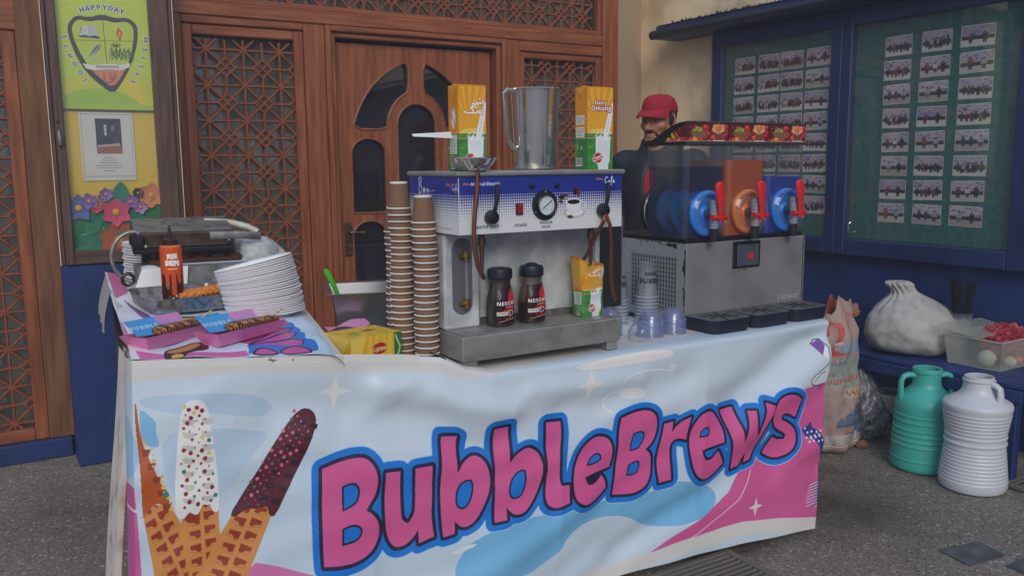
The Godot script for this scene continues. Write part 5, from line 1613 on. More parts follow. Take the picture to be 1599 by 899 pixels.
func paper_boat(at: Vector3, turn: float, l: float, label: String, kind: int) -> void:
	var t := thing("paper_food_tray", label, "food tray", at, turn, "printed paper trays with waffles")
	var pink := mat("boat_pink%d" % kind, hexc("dc7aae"), 0.45)
	var w := 0.082
	var h := 0.042
	var b := MB.new()
	var a := [Vector3(-l / 2 + 0.02, 0.001, w / 2 - 0.012), Vector3(l / 2 - 0.02, 0.001, w / 2 - 0.012), Vector3(l / 2 - 0.02, 0.001, -w / 2 + 0.012), Vector3(-l / 2 + 0.02, 0.001, -w / 2 + 0.012)]
	var c := [Vector3(-l / 2 - 0.004, h, w / 2 + 0.004), Vector3(l / 2, h * 0.8, w / 2), Vector3(l / 2, h * 0.8, -w / 2), Vector3(-l / 2 - 0.004, h, -w / 2 - 0.004)]
	for k in 4:
		var j := (k + 1) % 4
		b.quad(a[k], a[j], c[j], c[k])
		b.quad(a[j] * 0.985 + Vector3(0, 0.001, 0), a[k] * 0.985 + Vector3(0, 0.001, 0), c[k] * 0.985, c[j] * 0.985)
	b.quad(a[3], a[2], a[1], a[0])
	b.quad(a[0] + Vector3(0, 0.001, 0), a[1] + Vector3(0, 0.001, 0), a[2] + Vector3(0, 0.001, 0), a[3] + Vector3(0, 0.001, 0))
	put("tray_body", b, pink, t, 0.0)
	if not M.has("boat_print"):
		var p := Pic.new(512, 256, hexc("d184b8"))
		p.poly(P2([0, 0, 290, 0, 262, 60, 300, 130, 250, 190, 282, 256, 0, 256]), hexc("3f9ad6"))
		p.text("BUBBLE", 128, 150, 50, hexc("bcd6ea"), "Droid Sans", true, 0.0, 1.1)
		p.text("BREWS", 395, 150, 44, hexc("7f9bd0"), "Droid Sans", true, 0.0, 1.1)
		printed("boat_print", p.tex(), 0.4)
	b = MB.new()
	# printed flap folded over the far half
	b.grid(8, 4, func(u: float, v: float): return Vector3(lerpf(-l / 2 - 0.006, l / 2 - 0.07, u) + 0.03 * v, h + 0.003 + 0.030 * v - 0.006 * sin(u * 3.1) * (1.0 - v) - 0.008 * u, lerpf(w * 0.22 - 0.020 * u, -w / 2 - 0.014, v)))
	put("printed_flap", b, M["boat_print"], t)
	# drizzled waffle on its stick
	var dm: StandardMaterial3D
	if M.has("waffle_drizzled"): dm = M["waffle_drizzled"]
	else:
		dm = mat("waffle_drizzled", Color.WHITE, 0.5)
		var d := Pic.new(256, 512, hexc("a8713c"))
		for k in 40: d.line(P2([-20, k * 13.0 + 4.0 * sin(k * 1.7), 90, k * 13.0 + 14 + 5.0 * sin(k * 2.9), 180, k * 13.0 + 4 * sin(k), 280, k * 13.0 + 16]), 7.0, hexc("3a1a0e"))
		dm.albedo_texture = d.tex()
	var q := waffle_stick(t, "drizzled_waffle", l * 0.80, 0.058, 0.030, dm, Transform3D(Basis(Vector3.UP, PI / 2 + 0.06) * Basis(Vector3.RIGHT, 0.06), Vector3(0.035, h * 0.92, 0.012)))
	var s := MB.new()
	s.tube([Vector3(l * 0.40, h * 0.95, 0.004), Vector3(l * 0.40 + 0.085, h * 0.95 + 0.016, -0.012)], 0.0028, 6)
	put("wooden_stick", s, M["bamboo"] if M.has("bamboo") else mat("bamboo", hexc("cbb98c"), 0.7), t)

# ---------------------------------------------------------------- coffee machine
func cup_icon(p: Pic, x: float, y: float, k: float) -> void:
	p.disc(x, y + 9 * k, 22 * k, hexc("b9bcc0"), 9 * k, 28)
	p.disc(x + 1 * k, y + 8 * k, 17 * k, hexc("e9e9ea"), 6 * k, 28)
	p.poly(smooth(P2([x - 17 * k, y - 8 * k, x + 15 * k, y - 10 * k, x + 12 * k, y + 8 * k, x - 2 * k, y + 12 * k, x - 13 * k, y + 7 * k]), 2), hexc("dfe0e2"))
	p.disc(x - 1 * k, y - 9 * k, 16 * k, hexc("f1f1f1"), 5.5 * k, 28)
	p.disc(x - 1 * k, y - 9 * k, 13 * k, hexc("2f1a12"), 4 * k, 28)
	p.line(smooth(P2([x + 14 * k, y - 7 * k, x + 24 * k, y - 8 * k, x + 23 * k, y + 1 * k, x + 12 * k, y + 4 * k]), 1, false), 3.0 * k, hexc("d0d2d5"))
	for e in [[-24, -17, 9, 5, -0.5], [-18, -20, 8, 4, 0.3], [8, -24, 6, 9, 0.2], [2, -25, 5, 8, -0.3], [-8, 15, 8, 4, 0.1], [-26, -10, 6, 3.5, 0.4]]:
		p.poly(smooth(P2([x + (e[0] - e[2]) * k, y + e[1] * k, x + e[0] * k, y + (e[1] - e[3]) * k, x + (e[0] + e[2]) * k, y + (e[1] + e[4] * 4) * k, x + e[0] * k, y + (e[1] + e[3]) * k]), 2), hexc("6a2f22") if int(e[2]) % 2 == 0 else hexc("2a1410"))

func script_word(p: Pic, kind: int, x: float, y: float, k: float, c: Color) -> void:
	# hand-drawn script: 0 a zigzag emblem, 1 "Cafe", 2 "Bon", 3 small scroll
	var s := []
	if kind == 0: s = [[0, 6, 3, 0, 5, 7, 9, 0, 11, 7, 15, 1, 16, 7, 20, 5]]
	elif kind == 1: s = [[9, -6, 5, -9, 1, -2, 1, 5, 5, 7, 9, 3], [14, 1, 11, 2, 11, 6, 14, 5, 15, 1, 16, 6], [19, 12, 20, -8, 23, -10, 22, -4, 19, 4], [24, 4, 28, 1, 26, -1, 24, 3, 26, 7, 31, 3]]
	elif kind == 2: s = [[2, -16, 0, 8], [0, -12, 8, -18, 10, -10, 2, -4, 11, -2, 9, 7, 0, 8], [18, 0, 14, 4, 17, 8, 21, 3, 18, 0], [26, 1, 26, 8, 27, 3, 32, 1, 32, 8]]
	else: s = [[0, 4, 6, -2, 12, 2, 18, -4, 24, 0, 30, -3]]
	for e in s:
		var q := PackedVector2Array()
		for i in range(0, e.size(), 2): q.append(Vector2(x + e[i] * k, y + e[i + 1] * k))
		p.line(smooth(q, 2, false), 1.7 * k, c)

func machine_panel(w: float, h: float, side: bool) -> Texture2D:
	# millimetres
	var p := Pic.new(1236 if not side else 680, 348, hexc("d9dadb"))
	p.frame(0, 0, 2.0, 2.0)
	var blue := hexc("27348b")
	p.rect(0, 0, w, h * 0.30, blue)
	var pitch := 8.2
	for j in 11:
		var y := h * 0.30 + j * pitch
		var f := float(j) / 10.0
		var r := pitch * 0.70 * (1.0 - f * 0.86)
		for i in int(w / pitch) + 2:
			p.disc(i * pitch + (pitch * 0.0), y, r * 0.82, blue, r * 0.82, 10)
	if not side:
		script_word(p, 0, 14, 17, 1.35, hexc("d97a4a"))
		p.text("Mughal Electric", 92, 26, 9.5, hexc("e4e8f8"), "Droid Sans", true, 0.0, 1.05)
		script_word(p, 0, 512, 9, 1.4, hexc("d97a4a"))
		script_word(p, 1, 546, 19, 1.4, hexc("e8e8f2"))
		p.text("WATER TANK", 96, 158, 10.0, hexc("33354a"), "Droid Sans", true, -0.01, 0.95)
		p.text("POWER", 217, 158, 10.0, hexc("33354a"), "Droid Sans", true, -0.01, 0.95)
		p.text("PRESSURE", 312, 153, 8.5, hexc("33354a"), "Droid Sans", true, 0.0, 0.9)
		p.text("GAUGE", 312, 166, 8.5, hexc("33354a"), "Droid Sans", true, 0.0, 0.9)
		p.line(smooth(P2([120, 174, 135, 160, 138, 148]), 1, false), 0.5, hexc("9a9aa0"))
		cup_icon(p, 422, 104, 2.0)
	else:
		script_word(p, 2, 70, 36, 2.2, hexc("e0e2ee"))
		script_word(p, 3, 140, 46, 1.5, hexc("c99a70"))
		script_word(p, 0, 262, 18, 1.6, hexc("d97a4a"))
		script_word(p, 1, 300, 32, 1.3, hexc("d8dae8"))
		for k in 8: p.line(P2([200 + k * 12, 158 + (k % 2) * 4, 210 + k * 12, 156]), 2.0, hexc("9a6a4a"))
	return p.tex()

func coffee_machine() -> void:
	var t := thing("coffee_machine", "steel coffee machine with blue dotted panel, gauge and levers in the stall's middle", "coffee machine", Vector3(1.517, 0.772, -2.42))
	var o := t.position
	var bx := func(called: String, x0: float, x1: float, y0: float, y1: float, z0: float, z1: float, m: String, bev := 0.003, par: Node3D = null):
		var b := MB.new()
		b.box(Vector3((x0 + x1) / 2, (y0 + y1) / 2, (z0 + z1) / 2) - o, Vector3(x1 - x0, y1 - y0, z1 - z0), bev)
		return put(called, b, M[m], par if par else t)
	var bm := mat("machine_back", hexc("d2d4d6"), 0.32, 0.05)
	bm.albedo_texture = noise_tex(0.008, [[0.0, hexc("c0c0c0")], [1.0, hexc("ffffff")]], 67, 5)
	tri_map(bm, Vector3(2, 2, 2), false)
	for x in [1.222, 1.768]:
		for z in [-2.298, -2.57]:
			bx.call("foot", x, x + 0.044, 0.7725, 0.802, z, z + 0.044, "steel", 0.003)
	bx.call("drip_tray", 1.212, 1.822, 0.801, 0.880, -2.585, -2.25, "steel", 0.004)
	bx.call("drip_plate", 1.22, 1.814, 0.8805, 0.8835, -2.40, -2.258, "steel", 0.001)
	bx.call("side_plate", 1.2135, 1.342, 0.8805, 1.188, -2.584, -2.366, "machine_back", 0.008)
	bx.call("back_panel", 1.343, 1.80, 0.905, 1.187, -2.584, -2.402, "machine_back", 0.002)
	bx.call("back_skirt", 1.343, 1.80, 0.8805, 0.9045, -2.584, -2.405, "steel_worn", 0.002)
	bx.call("right_plate", 1.801, 1.820, 0.8805, 1.187, -2.584, -2.366, "machine_back", 0.003)
	bx.call("side_shield", 1.845, 2.048, 0.86, 1.205, -2.56, -2.535, "black_matt", 0.003)
	var ed := MB.new()
	ed.box(Vector3(2.050, 1.03, -2.545) - o, Vector3(0.004, 0.34, 0.034), 0.001)
	put("shield_edge", ed, M["steel_worn"], t)
	# boiler housing with printed front and left side
	bx.call("housing", 1.208, 1.822, 1.189, 1.362, -2.589, -2.253, "white_plastic", 0.003)
	bx.call("top_plate", 1.200, 1.830, 1.363, 1.378, -2.597, -2.243, "steel", 0.004)
	var q := MB.new()
	q.quad(Vector3(1.209, 1.190, -2.2515) - o, Vector3(1.821, 1.190, -2.2515) - o, Vector3(1.821, 1.362, -2.2515) - o, Vector3(1.209, 1.362, -2.2515) - o)
	put("front_print", q, printed("panel_front", machine_panel(618, 174, false), 0.28), t, 0.0)
	q = MB.new()
	q.quad(Vector3(1.2065, 1.190, -2.588) - o, Vector3(1.2065, 1.190, -2.2535) - o, Vector3(1.2065, 1.362, -2.2535) - o, Vector3(1.2065, 1.362, -2.588) - o)
	put("side_print", q, printed("panel_side", machine_panel(340, 174, true), 0.28), t, 0.0)
	# sight glass in a round-ended recess
	var zf := -2.366
	var cap := PackedVector2Array()
	for k in 33:
		var a := PI * k / 16.0
		var top := 1.135 if k <= 16 else 0.965
		cap.append(Vector2(1.2755 + cos(a) * 0.036, top + sin(a) * 0.036))
	var b := MB.new()
	b.t = Transform3D(Basis(), Vector3(0, 0, zf) - o)
	b.prism(cap, 0.0025, 0.001)
	put("sight_plate", b, mat("sight_grey", hexc("77777a"), 0.4, 0.5), t)
	for y in [1.115, 0.965]:
		b = MB.new()
		b.lathe([Vector2(0.011, 0), Vector2(0.011, 0.016), Vector2(0.007, 0.018), Vector2(0, 0.018)], 6, Vector3(1.283, y, zf + 0.003) - o, Basis(Vector3.RIGHT, PI / 2))
		b.tube([Vector3(1.262, y, zf + 0.010) - o, Vector3(1.30, y, zf + 0.010) - o], 0.007, 10)
		b.tube([Vector3(1.284, y - 0.016, zf + 0.014) - o, Vector3(1.284, y + 0.016, zf + 0.014) - o], 0.0095, 10)
		put("brass_fitting", b, M["brass"], t)
	b = MB.new()
	b.tube([Vector3(1.284, 0.98, zf + 0.014) - o, Vector3(1.284, 1.10, zf + 0.014) - o], 0.006, 12)
	put("sight_tube", b, M["clear_plastic"], t)
	# pressure gauge
	var gp := Pic.new(256, 256, hexc("cdd8de"))
	gp.frame(-1, -1, 128, 128)
	for k in 31:
		var a := deg_to_rad(135 + k * 9.0)
		var r0 := 0.62 if k % 5 == 0 else 0.72
		gp.line(P2([cos(a) * r0, sin(a) * r0, cos(a) * 0.82, sin(a) * 0.82]), 0.03, hexc("2b3040"))
	gp.line(P2([-0.2, 0.42, 0.2, 0.42]), 0.05, hexc("7b8894"))
	var gc := Vector3(1.512, 1.270, -2.2515) - o
	var g := Node3D.new()
	g.name = "pressure_gauge"
	t.add_child(g, true)
	g.position = gc
	var rx := Basis(Vector3.RIGHT, PI / 2)
	b = MB.new()
	b.lathe([Vector2(0.0475, 0), Vector2(0.0475, 0.004), Vector2(0.046, 0.006), Vector2(0.036, 0.007), Vector2(0.0355, 0.016), Vector2(0.033, 0.018), Vector2(0.0305, 0.017), Vector2(0.030, 0.010)], 48, Vector3.ZERO, rx)
	put("bezel", b, M["black_plastic"], g)
	b = MB.new()
	var cpts := PackedVector2Array()
	for k in 40: cpts.append(Vector2(cos(TAU * k / 40.0), sin(TAU * k / 40.0)) * 0.0305)
	b.prism(cpts, 0.011)
	for k in b.v.size(): b.uv[k] = Vector2(b.v[k].x / 0.061 + 0.5, 0.5 - b.v[k].y / 0.061)
	put("dial", b, printed("gauge_dial", gp.tex(), 0.4), g, 20.0)
	b = MB.new()
	b.box(Vector3(0.003, 0.002, 0.0125), Vector3(0.042, 0.0022, 0.001), 0.0, Basis(Vector3.BACK, 0.62))
	put("needle", b, M["black_plastic"], g)
	for k in 3:
		var a := deg_to_rad(90 + k * 120)
		b = MB.new()
		b.lathe([Vector2(0.0028, 0), Vector2(0.0028, 0.002), Vector2(0, 0.003)], 8, Vector3(cos(a) * 0.042, sin(a) * 0.042, 0.006), rx)
		put("screw", b, M["steel_polished"], g)
	# rocker switch
	bx.call("switch_frame", 1.4045, 1.4300, 1.243, 1.279, -2.2512, -2.245, "black_plastic", 0.002)
	b = MB.new()
	b.box(Vector3(1.417, 1.262, -2.243) - o, Vector3(0.018, 0.028, 0.006), 0.0015, Basis(Vector3.RIGHT, 0.12))
	put("red_switch", b, mat("switch_red", hexc("a3141c"), 0.15), t)
	for x in [1.464, 1.558]:
		b = MB.new()
		b.lathe([Vector2(0.0095, 0), Vector2(0.0095, 0.003), Vector2(0.006, 0.004), Vector2(0.0055, 0.009), Vector2(0.004, 0.010), Vector2(0, 0.010)], 16, Vector3(x, 1.331, -2.2515) - o, rx)
		put("pilot_light", b, M["black_plastic"], t)
	# levers, nozzles and copper steam pipes
	for e in [[1.312, 1.240, 1.326, 1.338], [1.734, 1.247, 1.746, 1.337]]:
		b = MB.new()
		b.lathe([Vector2(0.0215, 0.0), Vector2(0.0215, 0.012), Vector2(0.0195, 0.019), Vector2(0.012, 0.022), Vector2(0, 0.0225)], 24, Vector3(e[0], e[1], -2.246) - o, rx)
		var lv := put("lever_hub", b, M["black_plastic"], t)
		b = MB.new()
		b.tube([Vector3(e[0] + 0.002, e[1] + 0.01, -2.228) - o, Vector3(lerpf(e[0], e[2], 0.5), lerpf(e[1], e[3], 0.5), -2.220) - o, Vector3(e[2], e[3], -2.226) - o], [0.0060, 0.0066, 0.0072], 10)
		put("lever_stem", b, M["black_plastic"], lv)
	for x in [1.305, 1.722]:
		b = MB.new()
		b.tube([Vector3(x, 1.19, -2.29) - o, Vector3(x, 1.172, -2.29) - o], 0.009, 10)
		b.tube([Vector3(x, 1.176, -2.29) - o, Vector3(x, 1.152, -2.29) - o], 0.0115, 6)
		b.tube([Vector3(x, 1.155, -2.29) - o, Vector3(x, 1.12, -2.29) - o, Vector3(x - 0.002, 1.088, -2.287) - o, Vector3(x - 0.004, 1.062, -2.285) - o], [0.0078, 0.0068, 0.0062, 0.0046], 10)
		put("nozzle", b, mat("nozzle_brown", hexc("5d4035"), 0.45, 0.7) if not M.has("nozzle_brown") else M["nozzle_brown"], t)
	b = MB.new()
	var pz := -2.225
	b.tube([Vector3(1.258, 1.375, pz) - o, Vector3(1.256, 1.325, pz) - o, Vector3(1.247, 1.27, pz) - o, Vector3(1.242, 1.21, pz) - o, Vector3(1.243, 1.155, pz) - o, Vector3(1.252, 1.10, pz + 0.002) - o, Vector3(1.268, 1.068, pz) - o, Vector3(1.284, 1.058, -2.245) - o, Vector3(1.298, 1.064, -2.275) - o], 0.0068, 12)
	put("copper_pipe", b, M["copper"], t)
	b = MB.new()
	b.tube([Vector3(1.733, 1.232, -2.232) - o, Vector3(1.728, 1.215, -2.225) - o, Vector3(1.718, 1.17, -2.25) - o, Vector3(1.708, 1.10, -2.29) - o, Vector3(1.703, 1.075, -2.31) - o], 0.0062, 12)
	put("copper_pipe", b, M["copper"], t)
	b = MB.new()
	b.tube([Vector3(1.736, 1.236, -2.230) - o, Vector3(1.749, 1.20, -2.222) - o, Vector3(1.757, 1.15, -2.225) - o, Vector3(1.762, 1.08, -2.23) - o, Vector3(1.768, 1.02, -2.235) - o, Vector3(1.782, 0.965, -2.24) - o, Vector3(1.793, 0.945, -2.242) - o], [0.0062, 0.0062, 0.0066, 0.0068, 0.0068, 0.0072, 0.0082], 12)
	put("copper_pipe", b, M["copper"], t)
	# small valve on the left side
	b = MB.new()
	b.tube([Vector3(1.206, 1.285, -2.44) - o, Vector3(1.185, 1.285, -2.44) - o], 0.012, 10)
	b.tube([Vector3(1.185, 1.300, -2.435) - o, Vector3(1.180, 1.27, -2.44) - o, Vector3(1.182, 1.235, -2.445) - o], [0.010, 0.014, 0.009], 10)
	put("side_valve", b, M["steel_burnt"], t)

# ---------------------------------------------------------------- things on and around the machine
func brush_urdu(p: Pic, x: float, y: float, k: float) -> void:
	# the two handwritten words of the pack, right to left, white with a brown edge
	var st := [[[46, -22, 44, -10, 36, -8], [34, -14, 30, -8, 22, -8, 18, -16], [18, -8, 12, -6, 8, -2, 12, 2], [8, -8, 2, -10, -2, -4, 4, 0, 2, 6, -8, 8]],
		[[44, 2, 44, 26], [36, 14, 30, 12, 30, 20, 36, 24, 26, 24], [26, 24, 20, 14, 18, 24, 8, 24], [8, 24, -2, 24, -14, 24, -26, 24, -34, 22, -30, 18], [6, 6, -8, 2, -2, 12, 6, 20, 0, 24]]]
	for pass_ in 2:
		for w in st:
			for e in w:
				var q := PackedVector2Array()
				for i in range(0, e.size(), 2): q.append(Vector2(x + e[i] * k, y + e[i + 1] * k))
				p.line(smooth(q, 2, false), (8.6 if pass_ == 0 else 5.4) * k, hexc("b23a22") if pass_ == 0 else hexc("f4efe6"))
	for e in [[28, -24], [6, -18], [16, 5], [22, -3]]: p.disc(x + e[0] * k, y + e[1] * k, 2.6 * k, hexc("f4efe6"))

# front 0..95 mm, left side 95..160, 240 high
func carton_picture(kind: int) -> Texture2D:
	var p := Pic.new(700, 960, hexc("e39a1f"))
	p.frame(0, 0, 700.0 / 175.0, 4.0)
	for f in 2:
		var x0 := f * 95.0
		var w := 95.0 if f == 0 else 80.0
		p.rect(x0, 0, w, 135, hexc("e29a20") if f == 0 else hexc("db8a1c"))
		if f == 0:
			for k in 15:
				var a := PI + PI * (k + 0.5) / 15.0
				p.poly(P2([x0 + 40, 128, x0 + 40 + cos(a - 0.05) * 200, 128 + sin(a - 0.05) * 200, x0 + 40 + cos(a + 0.05) * 200, 128 + sin(a + 0.05) * 200]), hexc("eab03c"))
			p.rect(x0, 0, 95, 3, hexc("d98f1c"))
			p.disc(x0 + 48, 136, 46, hexc("ecc86a"), 16)
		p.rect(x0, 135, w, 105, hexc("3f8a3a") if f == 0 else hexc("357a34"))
		for k in 26: p.line(P2([x0 + fmod(k * 31.0, w - 18), 140 + k * 3.4, x0 + 18 + fmod(k * 31.0, w - 18), 141 + k * 3.4]), 3.0, [hexc("4f9c3f"), hexc("2e7432"), hexc("68a848"), hexc("3f8236")][k % 4])
		p.rect(x0, 146, w, 4, hexc("a5924a"))
	p.rect(0, 0, 95, 0.1, hexc("e39a1f"))
	# glass of milk with a stream
	p.poly(smooth(P2([30, 148, 36, 140, 42, 146, 50, 138, 58, 146, 70, 140, 78, 146, 86, 140, 86, 152, 82, 240, 34, 240]), 1), hexc("e6e8ea"))
	p.poly(P2([38, 156, 80, 156, 78, 240, 41, 240]), hexc("dcdfe3"))
	p.poly(smooth(P2([95, 36, 95, 72, 78, 150, 58, 150, 64, 120, 78, 76]), 1), hexc("edeff0"))
	p.poly(smooth(P2([92, 60, 80, 110, 70, 146, 66, 146, 74, 110, 86, 70]), 1), hexc("d3dade"))
	for k in 12: p.disc(30 + k * 5.2, 142 - (k % 3) * 4, 2.2, hexc("eef0f0"))
	# seal
	p.disc(40, 206, 17, hexc("c9b9b4"), -1, 16); p.disc(40, 206, 14, hexc("b8212a"), -1, 20)
	p.poly(P2([20, 208, 58, 196, 60, 206, 22, 218]), hexc("e8e2da")); p.poly(P2([22, 210, 57, 199, 58, 204, 24, 215]), hexc("b8212a"))
	p.line(P2([30, 208, 36, 206, 40, 205, 46, 203, 52, 201]), 2.4, hexc("e8e2da"))
	if kind == 0: brush_urdu(p, 49, 58, 0.82)
	else:
		p.text("Dairy", 50, 50, 11.5, hexc("f4efe6"), "Droid Sans", true, 0.0, 1.1, 2.4, hexc("a63a2a"))
		p.text("Omung", 52, 68, 14, hexc("f4efe6"), "Droid Sans", true, -0.02, 1.1, 2.6, hexc("a63a2a"))
	# side panel: label boxes and bar code
	if kind == 0:
		p.disc(130, 18, 7, hexc("dcd8d0")); p.disc(130, 18, 5, hexc("4a4a48")); p.line(P2([160, 20, 150, 40, 138, 52]), 4, hexc("b8501c"))
		p.disc(134, 92, 20, hexc("c9c2b2"), 30); p.poly(smooth(P2([124, 80, 134, 72, 144, 82, 146, 108, 134, 116, 124, 106]), 2), hexc("efece4")); p.line(P2([120, 78, 146, 112]), 5, hexc("a8342a"))
		p.poly(smooth(P2([122, 128, 140, 122, 142, 132, 126, 134]), 1), hexc("c0501f"))
		p.rect(104, 140, 56, 52, hexc("d3dcd0"))
		for k in 12: p.line(P2([108, 144 + k * 4.0, 156 - (k * 17) % 12, 144 + k * 4.0]), 1.4, hexc("5f7a5e"))
		for k in 5: p.line(P2([104, 198 + k * 4.0, 150 - (k * 13) % 20, 198 + k * 4.0]), 1.4, hexc("a8c4a0"))
		p.rect(112, 218, 30, 16, hexc("e2e2de"))
		for k in 12: p.rect(114 + k * 2.2, 219, 1.0 + (k % 3) * 0.4, 13, hexc("202220"))
	else:
		p.line(P2([120, 0, 132, 32, 144, 0]), 1.5, hexc("a86a20")); p.line(P2([132, 18, 132, 30]), 3, hexc("7a3a1a"))
		for e in [[82, 26], [116, 30]]:
			p.rect(100, e[0], 56, e[1], hexc("dcdcd2"))
			for k in int(e[1] / 4) - 1: p.line(P2([104, e[0] + 5 + k * 4.0, 152 - (k * 17) % 16, e[0] + 5 + k * 4.0]), 1.3, hexc("76756a"))
		p.line(smooth(P2([106, 172, 112, 166, 114, 176, 108, 180]), 1, false), 2, hexc("dfe6dc")); p.line(smooth(P2([132, 176, 140, 170, 138, 182, 132, 180]), 1, false), 2, hexc("dfe6dc"))
		p.rect(100, 206, 42, 24, hexc("e2e2de"))
		for k in 17: p.rect(102 + k * 2.3, 207, 0.9 + (k % 4) * 0.3, 20, hexc("303230"))
	return p.tex()

func carton(label: String, at: Vector3, w: float, d: float, h: float, tx: Material) -> Node3D:
	var t := thing("milk_carton", label, "milk carton", at, 0.0, "milk cartons on top of the coffee machine")
	var b := MB.new()
	var rf := Rect2(0, 0, 95.0 / 175.0, 1)
	var rs := Rect2(95.0 / 175.0, 0, 80.0 / 175.0, 1)
	var x := w / 2; var z := d / 2
	b.quad(Vector3(-x, 0, z), Vector3(x, 0, z), Vector3(x, h, z), Vector3(-x, h, z), rf)
	b.quad(Vector3(-x, 0, -z), Vector3(-x, 0, z), Vector3(-x, h, z), Vector3(-x, h, -z), rs)
	b.quad(Vector3(x, 0, -z), Vector3(-x, 0, -z), Vector3(-x, h, -z), Vector3(x, h, -z), rf)
	b.quad(Vector3(x, 0, z), Vector3(x, 0, -z), Vector3(x, h, -z), Vector3(x, h, z), rs)
	b.quad(Vector3(-x, 0, -z), Vector3(x, 0, -z), Vector3(x, 0, z), Vector3(-x, 0, z), rs)
	put("carton_body", b, tx, t, 0.0)
	b = MB.new()
	b.quad(Vector3(-x, h + 0.0002, z), Vector3(x, h + 0.0002, z), Vector3(x, h + 0.0002, -z), Vector3(-x, h + 0.0002, -z))
	b.box(Vector3(0, h + 0.002, 0), Vector3(w * 0.98, 0.003, 0.012), 0.0)
	put("folded_top", b, mat("carton_top", hexc("dc9a2a"), 0.45) if not M.has("carton_top") else M["carton_top"], t, 0.0)
	for s in [-1, 1]:
		b = MB.new()
		var p0 := Vector3(s * (x + 0.0008), h, z * 0.9)
		var p1 := Vector3(s * (x + 0.0008), h, -z * 0.9)
		var p2 := Vector3(s * (x + 0.0016), h - d * 0.42, 0)
		b.tri(p0, p1, p2)
		put("folded_ear", b, M["carton_top"], t, 0.0)
	return t

func paper_cup(label: String, at: Vector3, group: String) -> Node3D:
	var t := thing("paper_cup", label, "paper cup", at, 0.0, group)
	var b := MB.new()       # upside down: rim at the bottom
	b.lathe([Vector2(0.0365, 0.004), Vector2(0.0268, 0.083), Vector2(0.0258, 0.083), Vector2(0.0255, 0.076), Vector2(0, 0.076)], 36)
	put("cup_wall", b, M["cup_brown"], t)
	b = MB.new()
	b.lathe([Vector2(0.0362, 0.0), Vector2(0.0386, 0.0006), Vector2(0.0393, 0.0022), Vector2(0.0386, 0.0040), Vector2(0.0364, 0.0046)], 36)
	put("rolled_rim", b, M["paper_white"], t)
	b = MB.new()
	b.lathe([Vector2(0.0274, 0.0775), Vector2(0.0270, 0.0845), Vector2(0.0252, 0.0845), Vector2(0.0250, 0.0768), Vector2(0.0, 0.0768)], 36)
	put("base_ring", b, M["paper_white"], t)
	return t

